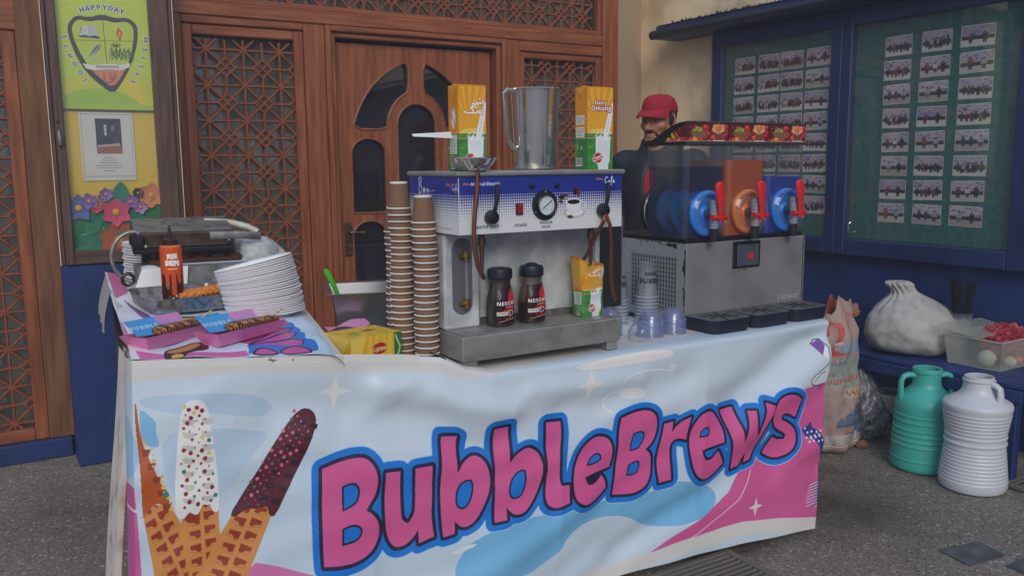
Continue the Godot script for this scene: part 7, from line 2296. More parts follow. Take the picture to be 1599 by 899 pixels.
		b.lathe([Vector2(0, 0), Vector2(0.055, 0), Vector2(0.055, 0.19), Vector2(0.04, 0.205), Vector2(0, 0.207)], 28, Vector3(0, 0.094, -0.112), Basis(Vector3.RIGHT, PI / 2))
		put("cooling_drum", b, mat("drum_teal", hexc("2a94c0"), 0.3, 0.1) if not M.has("drum_teal") else M["drum_teal"], bowl)
		b = MB.new()
		b.grid(90, 1, func(u: float, v: float):
			var a := u * TAU * 2.5
			var r := lerpf(0.054, 0.086, v)
			return Vector3(cos(a) * r, 0.094 + sin(a) * r, -0.105 + u * 0.19))
		b.grid(90, 1, func(u: float, v: float):
			var a := u * TAU * 2.5
			return Vector3(cos(a) * 0.086, 0.094 + sin(a) * 0.086, -0.105 + u * 0.19 + v * 0.008))
		put("spiral_blade", b, augs[k], bowl)
		# front end of the auger just behind the wall
		b = MB.new()
		b.lathe([Vector2(0.086, -0.004), Vector2(0.086, 0.007), Vector2(0.082, 0.011), Vector2(0.074, 0.011), Vector2(0.070, 0.004), Vector2(0.060, -0.005), Vector2(0.030, -0.0065), Vector2(0.022, 0.002), Vector2(0, 0.004)], 44, Vector3(0, 0.094, 0.1190), Basis(Vector3.RIGHT, PI / 2))
		put("auger_nose", b, augs[k], bowl)
		b = MB.new()
		b.lathe([Vector2(0.090, 0.0), Vector2(0.0895, 0.022), Vector2(0.080, 0.032), Vector2(0.076, 0.0335), Vector2(0.072, 0.032), Vector2(0.0, 0.030)], 44, Vector3(0, 0.094, 0.1150), Basis(Vector3.RIGHT, PI / 2))
		put("front_cap", b, caps, bowl)
		b = MB.new()
		var ring := []
		for i in 33: ring.append(Vector3(cos(TAU * i / 32.0) * 0.0775, 0.094 + sin(TAU * i / 32.0) * 0.0775, 0.1485))
		b.tube(ring, 0.0012, 5, false)
		put("cap_ring", b, M["clear_plastic"], bowl)
		if k == 0:
			b = MB.new()
			b.lathe([Vector2(0.100, 0), Vector2(0.100, 0.02), Vector2(0.094, 0.026), Vector2(0, 0.026)], 40, Vector3(0, 0.094, -0.150), Basis(Vector3.RIGHT, PI / 2))
			put("rear_plate", b, M["black_plastic"], bowl)
			b = MB.new()
			ring = []
			for i in 33: ring.append(Vector3(cos(TAU * i / 32.0) * 0.098, 0.094 + sin(TAU * i / 32.0) * 0.098, -0.126))
			b.tube(ring, 0.003, 6, false)
			put("rear_ring", b, M["steel_polished"], bowl)
		# lid: print-wrapped light box falling away to the rear
		var prof := [Vector2(0.114, 1.548), Vector2(0.085, 1.5465), Vector2(0.045, 1.538), Vector2(0.0, 1.520), Vector2(-0.05, 1.496), Vector2(-0.10, 1.472), Vector2(-0.118, 1.466)]
		var lid := Node3D.new()
		lid.name = "lid"
		bowl.add_child(lid, true)
		var w := 0.1083
		var yl := 1.464 - bo.y
		b = MB.new()
		for i in prof.size() - 1:
			var a: Vector2 = prof[i]; var c: Vector2 = prof[i + 1]
			b.quad(Vector3(-w, a.y - bo.y, a.x), Vector3(w, a.y - bo.y, a.x), Vector3(w, c.y - bo.y, c.x), Vector3(-w, c.y - bo.y, c.x))
			for s in [-1, 1]:
				b.quad(Vector3(s * w, yl, c.x), Vector3(s * w, yl, a.x), Vector3(s * w, a.y - bo.y, a.x), Vector3(s * w, c.y - bo.y, c.x))
		b.quad(Vector3(-w, yl, -0.118), Vector3(w, yl, -0.118), Vector3(w, yl, 0.114), Vector3(-w, yl, 0.114))
		put("lid_shell", b, hood, lid, 25.0)
		b = MB.new()
		b.quad(Vector3(-w, yl + 0.012, 0.1146), Vector3(w, yl + 0.012, 0.1146), Vector3(w, 1.542 - bo.y, 0.1146), Vector3(-w, 1.542 - bo.y, 0.1146), Rect2(0.45, 0, 0.55, 1))
		for i in 3:
			var a: Vector2 = prof[i]; var c: Vector2 = prof[i + 1]
			var ua := 0.45 * (a.x - 0.0) / 0.114
			var uc := 0.45 * (c.x - 0.0) / 0.114
			var ha := (a.y - 0.006 - 1.476) / 0.066
			var hc := (c.y - 0.008 - 1.476) / 0.066
			var A := Vector3(-w - 0.0006, yl + 0.012, c.x); var B := Vector3(-w - 0.0006, yl + 0.012, a.x)
			var C := Vector3(-w - 0.0006, a.y - 0.006 - bo.y, a.x); var D := Vector3(-w - 0.0006, c.y - 0.008 - bo.y, c.x)
			b.tri(A, B, C, Vector2(uc, 1), Vector2(ua, 1), Vector2(ua, 1 - ha))
			b.tri(A, C, D, Vector2(uc, 1), Vector2(ua, 1 - ha), Vector2(uc, 1 - hc))
		put("fruit_panel", b, fruit, lid, 0.0)
		b = MB.new()
		b.box(Vector3(0, yl + 0.005, 0.1155), Vector3(w * 2, 0.010, 0.003), 0.001)
		b.box(Vector3(0, 1.5465 - bo.y, 0.113), Vector3(w * 2 - 0.004, 0.008, 0.006), 0.002)
		put("lid_trim", b, mat("lid_trim_grey", hexc("3a3d44"), 0.35) if not M.has("lid_trim_grey") else M["lid_trim_grey"], lid)
		# tap: ribbed plunger, outlet, red pivot and paddle
		var tap := Node3D.new()
		tap.name = "tap"
		t.add_child(tap, true)
		tap.position = Vector3(cx, 1.206, zf + 0.045) - o
		var ribs := [Vector2(0, -0.06)]
		for i in 8:
			ribs.append(Vector2(0.0175, -0.058 + i * 0.0135)); ribs.append(Vector2(0.0175, -0.049 + i * 0.0135)); ribs.append(Vector2(0.0155, -0.0485 + i * 0.0135)); ribs.append(Vector2(0.0155, -0.0455 + i * 0.0135))
		ribs.append(Vector2(0.0155, 0.052)); ribs.append(Vector2(0, 0.052))
		b = MB.new()
		b.lathe(ribs, 20)
		put("plunger_housing", b, mat("tap_grey", Color(0.55, 0.56, 0.58, 0.75), 0.35) if not M.has("tap_grey") else M["tap_grey"], tap)
		b = MB.new()
		b.lathe([Vector2(0, -0.105), Vector2(0.015, -0.105), Vector2(0.017, -0.10), Vector2(0.0185, -0.055), Vector2(0, -0.053)], 20)
		put("outlet", b, mat("outlet_dark", hexc("24272c"), 0.3) if not M.has("outlet_dark") else M["outlet_dark"], tap)
		b = MB.new()
		b.tube([Vector3(0, -0.005, -0.045), Vector3(0, -0.005, -0.004)], 0.019, 14)
		put("tap_neck", b, M["outlet_dark"], tap)
		b = MB.new()
		b.tube([Vector3(-0.034, -0.012, 0.024), Vector3(0.040, -0.012, 0.024)], 0.0075, 10)
		for s in [-0.030, 0.036]: b.tube([Vector3(s - 0.003, -0.012, 0.024), Vector3(s + 0.003, -0.012, 0.024)], 0.0115, 12)
		put("pivot", b, M["red_plastic"], tap)
		b = MB.new()
		b.tube([Vector3(0.012, -0.028, 0.026), Vector3(0.008, -0.005, 0.029), Vector3(0.003, 0.03, 0.031), Vector3(-0.003, 0.07, 0.033), Vector3(-0.008, 0.10, 0.033), Vector3(-0.010, 0.114, 0.032), Vector3(-0.0105, 0.119, 0.031)], [0.012, 0.0135, 0.0145, 0.0215, 0.0225, 0.0195, 0.010], 14, true, 0.55, Vector3(0, 0.2, 1))
		put("red_lever", b, M["red_plastic"], tap)
	# three drip trays
	var proto: Node3D = null
	for k in 3:
		var at := Vector3(2.3505 + k * 0.2195, 0.7705, zf + 0.088)
		var lab := "black drip tray under the %s tap of the drink dispenser" % ["left", "middle", "right"][k]
		if k > 0:
			copy(proto, "drip_tray", lab, at)
			continue
		proto = thing("drip_tray", lab, "drip tray", at, 0.0, "drip trays of the drink dispenser")
		var outl := func(s: float, back: float) -> PackedVector2Array: return PackedVector2Array([Vector2(-0.106 * s, back), Vector2(-0.106 * s, -0.046 * s), Vector2(-0.098 * s, -0.062 * s), Vector2(-0.078 * s, -0.074 * s), Vector2(0.078 * s, -0.074 * s), Vector2(0.098 * s, -0.062 * s), Vector2(0.106 * s, -0.046 * s), Vector2(0.106 * s, back)])
		var lo: PackedVector2Array = outl.call(0.90, 0.083)
		var hi: PackedVector2Array = outl.call(1.0, 0.084)
		var b := MB.new()
		for i in 8:
			var j := (i + 1) % 8
			b.quad(Vector3(lo[i].x, 0, -lo[i].y), Vector3(lo[j].x, 0, -lo[j].y), Vector3(hi[j].x, 0.052, -hi[j].y), Vector3(hi[i].x, 0.052, -hi[i].y))
			b.tri(Vector3(0, 0, 0), Vector3(lo[j].x, 0, -lo[j].y), Vector3(lo[i].x, 0, -lo[i].y))
		put("tray_basin", b, M["navy_plastic"], proto, 20.0)
		# slotted cover plate
		b = MB.new()
		b.t = Transform3D(Basis(Vector3.RIGHT, -PI / 2), Vector3(0, 0.049, 0))
		var cover: PackedVector2Array = outl.call(0.965, 0.080)
		b.prism(cover, 0.004, 0.0015)
		put("slotted_cover", b, mat("cover_black", hexc("5a5a60"), 0.5), proto, 20.0)
		for i in 8:
			var a := TAU * (i + 0.5) / 8.0
			var s := MB.new()
			s.box(Vector3(cos(a) * 0.052, 0.0535, sin(a) * 0.042), Vector3(0.062, 0.0012, 0.009), 0.0, Basis(Vector3.UP, -a))
			put("slot", s, M["black_matt"], proto)
		var s2 := MB.new()
		s2.box(Vector3(0, 0.0536, 0.0), Vector3(0.020, 0.0014, 0.020), 0.0)
		put("slot", s2, M["black_matt"], proto)

# ---------------------------------------------------------------- bench, jugs and bags on the right
func lump(c: Vector3, r: Vector3, nu: int, nv: int, sd: int, big: float, crease: float, freq := 2.2, floor_y := -1e9, shape = null) -> MB:
	var n1 := FastNoiseLite.new(); n1.seed = sd; n1.frequency = freq; n1.fractal_octaves = 3
	var n2 := FastNoiseLite.new(); n2.seed = sd + 1; n2.frequency = freq * 2.6; n2.fractal_type = FastNoiseLite.FRACTAL_RIDGED; n2.fractal_octaves = 3
	var b := MB.new()
	b.grid(nu, nv, func(u: float, v: float):
		var a := u * TAU
		var th := PI * v
		var d := Vector3(cos(a) * sin(th), -cos(th), -sin(a) * sin(th))
		var p := d * r
		if shape != null: p = shape.call(d, p, a, v)
		var q := d * 0.5
		p += d * r.x * (big * n1.get_noise_3dv(q) + crease * n2.get_noise_3dv(q + Vector3(5, 2, 1)))
		p += c
		if p.y < floor_y: p.y = floor_y + (p.y - floor_y) * 0.02
		return p)
	return b

func jug(called: String, label: String, at: Vector3, prof: Array, m: Material, handles: Array, sc: Vector3) -> void:
	var t := thing(called, label, "jug", at)
	var b := MB.new()
	t.scale = sc
	b.lathe(prof, 64)
	put("jug_body", b, m, t, 40.0)
	for h in handles:
		b = MB.new()
		b.tube(h[0], h[1], 12, true, h[2], h[3])
		put("handle", b, m, t, 40.0)

func right_corner() -> void:
	# slatted blue bench
	var bp := mat("bench_blue", hexc("1d3370"), 0.45)
	bp.albedo_texture = noise_tex(0.01, [[0.0, hexc("8e8e8e")], [0.5, hexc("e8e8e8")], [1.0, hexc("ffffff")]], 111, 5)
	tri_map(bp, Vector3(1.2, 1.2, 1.2))
	var t := thing("blue_bench", "blue slatted bench along the blue wall", "bench", Vector3(3.92, 0, -2.33))
	for k in 8:
		var b := MB.new()
		b.box(Vector3(-0.208 + k * 0.057, 0.439, 0), Vector3(0.046, 0.024, 0.93), 0.005)
		put("slat", b, bp, t)
	for x in [-0.225, 0.215]:
		var b := MB.new()
		b.box(Vector3(x, 0.398, 0), Vector3(0.028, 0.056, 0.91), 0.004)
		put("rail", b, bp, t)
	for x in [-0.19, 0.18]:
		for z in [-0.40, 0.385]:
			var b := MB.new()
			b.box(Vector3(x, 0.212, z), Vector3(0.042, 0.424, 0.088), 0.005)
			put("leg", b, bp, t)
	# two water jugs
	var g := mat("jug_green", hexc("45b0a4"), 0.38)
	var w := mat("jug_white", hexc("c9ccd2"), 0.36)
	for m in [g, w]:
		m.subsurf_scatter_enabled = true
		m.subsurf_scatter_strength = 0.15
	var pr := [Vector2(0, 0.0), Vector2(0.135, 0.0), Vector2(0.152, 0.010), Vector2(0.158, 0.026)]
	for y in [0.060, 0.125, 0.150, 0.175, 0.200, 0.235, 0.262]:
		var r: float = 0.158 - 0.0135 * y / 0.27
		pr.append_array([Vector2(r, y - 0.006), Vector2(r + 0.0030, y - 0.003), Vector2(r + 0.0030, y + 0.003), Vector2(r, y + 0.006)])
	pr.append_array([Vector2(0.146, 0.30), Vector2(0.143, 0.318), Vector2(0.134, 0.338), Vector2(0.115, 0.357), Vector2(0.088, 0.376), Vector2(0.072, 0.392), Vector2(0.067, 0.41), Vector2(0.066, 0.452), Vector2(0.0715, 0.455), Vector2(0.0715, 0.470), Vector2(0.069, 0.474), Vector2(0.062, 0.472), Vector2(0.061, 0.40), Vector2(0.08, 0.375), Vector2(0.125, 0.33), Vector2(0.13, 0.05), Vector2(0, 0.02)])
	var rt := Vector3(0.85, 0, 0.526).normalized()
	var hg := []
	for s in [-1.0, 1.0]:
		var d: Vector3 = rt * s
		hg.append([[d * 0.062 + Vector3(0, 0.440, 0), d * 0.095 + Vector3(0, 0.444, 0), d * 0.120 + Vector3(0, 0.436, 0), d * 0.131 + Vector3(0, 0.415, 0), d * 0.131 + Vector3(0, 0.375, 0), d * 0.130 + Vector3(0, 0.330, 0)], [0.014, 0.0135, 0.013, 0.013, 0.0135, 0.015], 1.25, d.cross(Vector3.UP)])
	jug("green_jug", "mint green plastic water jug with two loop handles on the paving", Vector3(3.600, 0.0, -2.250), pr, g, hg, Vector3(0.885, 0.985, 0.885))
	pr = [Vector2(0, 0.0), Vector2(0.125, 0.0), Vector2(0.146, 0.008), Vector2(0.155, 0.026)]
	for k in 10:
		var y := 0.046 + k * 0.0162
		var r := 0.155 - 0.020 * (y - 0.03) / 0.17
		pr.append_array([Vector2(r, y - 0.0060), Vector2(r + 0.0019, y - 0.001), Vector2(r + 0.0019, y + 0.0032), Vector2(r, y + 0.0076)])
	pr.append_array([Vector2(0.1345, 0.212), Vector2(0.1405, 0.217), Vector2(0.1405, 0.224), Vector2(0.133, 0.229), Vector2(0.133, 0.243), Vector2(0.1395, 0.247), Vector2(0.1395, 0.254), Vector2(0.134, 0.258)])
	for k in 6:
		var y := 0.270 + k * 0.0162
		var r := 0.135 + 0.017 * (y - 0.26) / 0.10
		pr.append_array([Vector2(r, y - 0.0060), Vector2(r + 0.0019, y - 0.001), Vector2(r + 0.0019, y + 0.0032), Vector2(r, y + 0.0076)])
	pr.append_array([Vector2(0.152, 0.368), Vector2(0.1555, 0.376), Vector2(0.1555, 0.390), Vector2(0.150, 0.400), Vector2(0.120, 0.416), Vector2(0.092, 0.432), Vector2(0.077, 0.448), Vector2(0.0705, 0.466), Vector2(0.0685, 0.492), Vector2(0.0735, 0.495), Vector2(0.0735, 0.500), Vector2(0.0655, 0.502), Vector2(0.0655, 0.513), Vector2(0.0625, 0.515), Vector2(0.059, 0.513), Vector2(0.060, 0.46), Vector2(0.09, 0.42), Vector2(0.122, 0.38), Vector2(0.122, 0.05), Vector2(0, 0.02)])
	var hd := Vector3(-0.05, 0, 0.75).normalized()
	var hw := [[hd * 0.058 + Vector3(0, 0.484, 0), hd * 0.085 + Vector3(0, 0.487, 0), hd * 0.108 + Vector3(0, 0.474, 0), hd * 0.113 + Vector3(0, 0.45, 0), hd * 0.112 + Vector3(0, 0.412, 0)], [0.012, 0.0125, 0.013, 0.0135, 0.015], 1.35, hd.cross(Vector3.UP)]
	jug("white_jug", "white ribbed plastic water jug with a waist, nearest on the paving", Vector3(3.552, 0.0, -1.985), pr, w, [hw], Vector3(0.875, 0.955, 0.875))
	# printed woven sack leaning beside the table
	var p := Pic.new(512, 1024, hexc("b3aba2"))
	p.frame(0, 0, 512.0 / 360.0, 1024.0 / 740.0)
	p.rect(0, 0, 360, 740, hexc("a48d86"))
	p.rect(0, 0, 26, 740, hexc("a3988e")); p.rect(300, 0, 60, 740, hexc("b5432f"))
	p.poly(P2([300, 60, 330, 200, 318, 420, 332, 740, 360, 740, 360, 60]), hexc("c2552f"))
	p.line(P2([292, 110, 292, 690]), 4, hexc("cfc6bc")); p.line(P2([36, 690, 292, 690]), 4, hexc("cfc6bc"))
	var red := hexc("b8444a")
	p.line(smooth(P2([70, 150, 90, 110, 140, 100, 165, 130, 150, 180, 100, 220, 70, 250, 175, 250]), 1, false), 26, red)
	p.line(smooth(P2([200, 150, 220, 110, 250, 110]), 1, false), 20, hexc("b86a62"))
	p.rect(60, 200, 90, 14, hexc("c9bdb2"))
	p.poly(smooth(P2([120, 215, 285, 200, 285, 262, 130, 258]), 1), hexc("7f95a8"))
	p.poly(smooth(P2([60, 290, 290, 270, 290, 420, 60, 420]), 1), hexc("8e9a90"))
	for k in 6: p.line(P2([84 + k * 15, 288, 82 + k * 15, 304, 91 + k * 15, 297 + (k % 3) * 4]), 5, hexc("6c7088"))
	for k in 9: p.line(P2([56 + k * 24, 372, 54 + k * 24, 390, 66 + k * 24, 380 + (k % 3) * 5, 68 + k * 24, 373]), 6, hexc("b04038"))
	p.disc(185, 446, 60, hexc("b9aa98"), 26); for k in 3: p.line(P2([158 + k * 24, 434, 154 + k * 24, 446, 168 + k * 24, 448, 164 + k * 24, 458]), 6, hexc("b8502f"))
	p.poly(smooth(P2([90, 620, 100, 560, 150, 540, 190, 500, 270, 490, 285, 640, 250, 690, 220, 640, 150, 640]), 1), hexc("50607f"))
	p.poly(smooth(P2([190, 500, 270, 480, 285, 560, 230, 600]), 1), hexc("445272"))
	p.rect(50, 600, 130, 30, hexc("a3787a")); p.rect(50, 640, 170, 40, hexc("bdb4b2"))
	for k in 5: p.rect(60, 645 + k * 7, 150, 2, hexc("7c7a88"))
	p.speckle(160, 7, 2, 10, [hexc("94857e"), hexc("a5968e"), hexc("8c7f78"), hexc("a07a74")])
	# weave
	for k in 170: p.line(P2([0, k * 4.4, 360, k * 4.4]), 0.5, hexc("a09689"))
	var sm := printed("sack_print", p.tex(), 0.7)
	sm.normal_enabled = true
	sm.normal_texture = noise_tex(0.02, [], 121, 4, FastNoiseLite.TYPE_SIMPLEX_SMOOTH, 256, 3.0)
	sm.normal_scale = 0.4
	var n1 := FastNoiseLite.new(); n1.seed = 44; n1.frequency = 3.5; n1.fractal_octaves = 3
	var n2 := FastNoiseLite.new(); n2.seed = 45; n2.frequency = 7.0; n2.fractal_type = FastNoiseLite.FRACTAL_RIDGED; n2.fractal_octaves = 3
	t = thing("printed_sack", "dirty printed woven sack with red side stripe, standing right of the banner", "sack", Vector3(3.475, 0, -2.640), 0.0)
	t.rotation.y = 0.16
	var b := MB.new()
	b.grid(72, 90, func(u: float, v: float):
		var a := u * TAU - PI
		var c := sin(a); var s := cos(a)           # u 0.5 faces the viewer
		var k := 1.0 / pow(pow(absf(c), 3.0) + pow(absf(s), 3.0), 1.0 / 3.0)
		var belly := 0.84 + 0.16 * sin(PI * clampf(v * 1.1, 0, 1))
		var flat := 1.0 - 0.75 * smoothstep(0.80, 1.0, v)
		var low := 1.0 - 0.30 * pow(1.0 - smoothstep(0.0, 0.07, v), 2.0)
		var y := v * 0.70 + smoothstep(0.8, 1.0, v) * (0.045 * sin(c * 3.1 + 0.4) + 0.02 * sin(c * 9.0))
		var x := c * k * 0.165 * belly * low
		var z := s * k * 0.095 * belly * flat * low
		var q := Vector3(c, v * 3.0, s) * 0.35
		var d := 0.022 * n1.get_noise_3dv(Vector3(c, v * 2.2, s) * 0.22) + 0.012 * n2.get_noise_3dv(Vector3(c + v, v * 2.0, s) * 0.13)
		return Vector3(x + c * d + 0.012 * sin(v * 7.0), maxf(y, 0.001 + 0.01 * absf(c)), z + s * d * 1.4 - 0.04 * v),
		func(u: float, v: float): return Vector2(clampf((u - 0.25) * 2.0, 0.0, 1.0) if u > 0.25 and u < 0.75 else (0.02 if u <= 0.25 else 0.98), 1.0 - v * 0.93))
	put("sack_body", b, sm, t, 55.0)
	b = lump(Vector3(0.155, 0.668, -0.015), Vector3(0.034, 0.026, 0.03), 20, 14, 9, 0.3, 0.3)
	put("twisted_corner", b, mat("sack_rust", hexc("9c6450"), 0.8), t)
	b = lump(Vector3(0.125, 0.016, 0.085), Vector3(0.030, 0.016, 0.026), 18, 12, 10, 0.3, 0.2)
	put("bottom_ear", b, M["sack_rust"], t)
	# pale sack mouth behind
	var cs := mat("sack_cloth", hexc("b3a99a"), 0.85)
	cs.albedo_texture = noise_tex(0.015, [[0.0, hexc("b4aca0")], [0.5, hexc("e9e6e0")], [1.0, hexc("ffffff")]], 122, 5)
	tri_map(cs, Vector3(2.5, 2.5, 2.5))
	b = lump(Vector3(3.375, 0.50, -2.83), Vector3(0.12, 0.30, 0.09), 40, 34, 61, 0.16, 0.14, 2.4, 0.001, func(d: Vector3, q: Vector3, a: float, v: float): return Vector3(q.x * (1.0 - 0.62 * smoothstep(0.45, 1.0, v)), q.y * 1.0 - 0.02, q.z) + Vector3(0, -0.20 * (1.0 - v), 0))
	tag(put("pale_sack", b, cs, null, 50.0), "pale cloth sack with folded mouth behind the printed sack", "sack")
	# tied white cloth bag on the bench
	var bagm := mat("bag_cloth", hexc("b6b5b2"), 0.7)
	bagm.albedo_texture = noise_tex(0.012, [[0.0, hexc("d8d6d2")], [0.45, hexc("f0eeea")], [1.0, hexc("ffffff")]], 123, 5)
	bagm.normal_enabled = true
	bagm.normal_texture = noise_tex(0.03, [], 124, 5, FastNoiseLite.TYPE_SIMPLEX_SMOOTH, 512, 4.0)
	bagm.normal_scale = 0.12
	tri_map(bagm, Vector3(3, 3, 3))
	var bp2 := [Vector2(0.02, 0.0), Vector2(0.15, 0.0), Vector2(0.200, 0.035), Vector2(0.218, 0.10), Vector2(0.205, 0.165), Vector2(0.172, 0.212), Vector2(0.125, 0.250), Vector2(0.082, 0.278), Vector2(0.060, 0.296), Vector2(0.056, 0.316), Vector2(0.058, 0.336), Vector2(0.046, 0.350), Vector2(0.01, 0.345)]
	b = MB.new()
	b.grid(120, 96, func(u: float, v: float):
		var a := u * TAU
		var gg := v * (bp2.size() - 1)
		var k := mini(int(gg), bp2.size() - 2)
		var p0: Vector2 = bp2[maxi(k - 1, 0)]; var p1: Vector2 = bp2[k]; var p2: Vector2 = bp2[k + 1]; var p3: Vector2 = bp2[mini(k + 2, bp2.size() - 1)]
		var q := p1.cubic_interpolate(p2, p0, p3, gg - k)
		var up := smoothstep(0.35, 0.66, v)
		var r := q.x * (1.0 + 0.09 * sin(a * 13.0 + 1.6 * sin(a * 2.0)) * up * (1.0 if v < 0.8 else 1.6))
		var d := Vector3(cos(a), 0, -sin(a))
		var wr := 0.016 * n1.get_noise_3dv(Vector3(d.x, q.y * 4.0, d.z) * 0.25) + 0.014 * n2.get_noise_3dv(Vector3(d.x + q.y * 3.0, q.y * 3.0, d.z) * 0.10) * (1.0 - 0.6 * up)
		r += wr * smoothstep(0.03, 0.12, q.x)
		var lean := Vector3(0.85, 0, 0.526) * (0.035 - 0.30 * q.y + 0.16 * q.y * sin(q.y * 9.0))
		return Vector3(3.93, 0.452 + maxf(q.y, 0.0) + 0.010 * absf(sin(a * 2.0 + 1.0)) * (1.0 - smoothstep(0.0, 0.06, q.y)), -2.57) + d * Vector3(r * 1.12, 0, r * 0.95) + lean)
	tag(put("cloth_bag", b, bagm, null, 60.0), "knotted off-white cloth bag sitting on the blue bench", "bag")
	# clear food box with lid ajar
	var fb := mat("frosted_plastic", Color(0.78, 0.79, 0.74, 0.42), 0.3)
	fb.transparency = BaseMaterial3D.TRANSPARENCY_ALPHA
	t = thing("plastic_food_box", "frosted plastic food box with open lid and pink contents on the bench's right end", "box", Vector3(3.995, 0.452, -2.155))
	b = MB.new()
	var lo := [Vector3(-0.150, 0.0, 0.095), Vector3(0.150, 0.0, 0.095), Vector3(0.150, 0.0, -0.150), Vector3(-0.150, 0.0, -0.150)]
	var hi := [Vector3(-0.168, 0.135, 0.108), Vector3(0.168, 0.135, 0.108), Vector3(0.168, 0.135, -0.165), Vector3(-0.168, 0.135, -0.165)]
	for k in 4:
		var j := (k + 1) % 4
		b.quad(lo[k], lo[j], hi[j], hi[k])
	b.quad(lo[3], lo[2], lo[1], lo[0])
	put("box_wall", b, fb, t, 0.0)
	b = MB.new()
	for k in 4: b.tube([hi[k], hi[(k + 1) % 4]], 0.005, 8)
	put("box_rim", b, fb, t)
	b = MB.new()
	b.grid(6, 4, func(u: float, v: float): return Vector3(lerpf(-0.20, 0.19, u), 0.142 + 0.035 * v + 0.006 * sin(u * 5.0), lerpf(0.02, -0.20, v)))
	put("box_lid", b, fb, t)
	var pinkm := mat("pink_sweets", hexc("c9505a"), 0.5)
	pinkm.albedo_texture = noise_tex(0.06, [[0.0, hexc("a08080")], [1.0, hexc("ffffff")]], 131, 4)
	tri_map(pinkm, Vector3(6, 6, 6))
	b = lump(Vector3(0.045, 0.105, 0.0), Vector3(0.115, 0.062, 0.085), 64, 40, 81, 0.10, 0.30, 5.0)
	tag(put("pink_food_bag", b, pinkm, null, 60.0), "lumpy pink heap lying on top in the food box", "food bag")
	get_node("pink_food_bag").position = t.position
	for e in [[Vector3(-0.105, 0.042, 0.01), 0.038, "d6d0b8", "pale round ball lying at the food box's left end", "food"], [Vector3(-0.03, 0.030, 0.075), 0.026, "c9b9a8", "smaller pale bundle low in the food box's front", "food"], [Vector3(0.03, 0.030, 0.078), 0.022, "cf6a62", "small reddish piece low in the food box's front corner", "food"]]:
		var q := lump(t.position + e[0], Vector3.ONE * e[1], 22, 16, int(e[1] * 1000), 0.12, 0.05)
		tag(put("food_piece", q, mat("food_" + e[2], hexc(e[2]), 0.5)), e[3], e[4])
	# stack of cups with black straws
	t = thing("straw_cup", "tall stack of clear cups full of black straws on the bench against the wall", "cup", Vector3(4.045, 0.452, -2.37))
	for k in 12:
		b = MB.new()
		b.lathe([Vector2(0.034, 0.0), Vector2(0.047, 0.095), Vector2(0.050, 0.098), Vector2(0.050, 0.102), Vector2(0.047, 0.104)], 28, Vector3(0, k * 0.0095, 0))
		put("cup", b, M["cup_clear"], t)
	var rg := RandomNumberGenerator.new(); rg.seed = 17
	for k in 60:
		var a := rg.randf() * TAU
		var r := sqrt(rg.randf())
		b = MB.new()
		b.tube([Vector3(cos(a) * r * 0.030, 0.11, sin(a) * r * 0.030), Vector3(cos(a) * r * (0.062 + rg.randf() * 0.02), 0.335 + rg.randf() * 0.05, sin(a) * r * 0.062)], 0.0032, 6)
		put("straw", b, M["black_plastic"], t)
	# dark see-through rubbish bag and a bowl under the bench
	var db := mat("rubbish_plastic", hexc("a2a3a8"), 0.22)
	db.albedo_texture = noise_tex(0.012, [[0.0, hexc("70727a")], [0.5, hexc("b9babe")], [1.0, hexc("ffffff")]], 132, 4)
	tri_map(db, Vector3(3, 3, 3))
	b = lump(Vector3(3.745, 0.13, -2.660), Vector3(0.115, 0.135, 0.10), 70, 60, 91, 0.14, 0.10, 2.0, 0.001, func(d: Vector3, q: Vector3, a: float, v: float):
		var up := smoothstep(0.66, 1.0, v)
		return Vector3(q.x * lerpf(1.0, 0.5, up), q.y + 0.14 * up, q.z * lerpf(1.0, 0.5, up)) - Vector3(0.85, 0, 0.526) * 0.05 * up)
	tag(put("rubbish_bag", b, db, null, 55.0), "grey crumpled plastic bag on the paving between the sack and green jug", "bag")
	t = thing("green_bowl", "shallow bowl with greens lying on the grey plastic bag under the bench", "bowl", Vector3(3.84, 0.165, -2.60))
	b = MB.new()
	b.lathe([Vector2(0, -0.03), Vector2(0.04, -0.03), Vector2(0.075, 0.03), Vector2(0.09, 0.075), Vector2(0.087, 0.078), Vector2(0.07, 0.03), Vector2(0, -0.02)], 32)
	put("bowl_body", b, mat("bowl_white", hexc("b3b1aa"), 0.5), t)
	b = MB.new()
	b.lathe([Vector2(0, 0.066), Vector2(0.083, 0.068)], 24)
	put("contents", b, mat("leafy_green", hexc("5f8a5a"), 0.8), t)

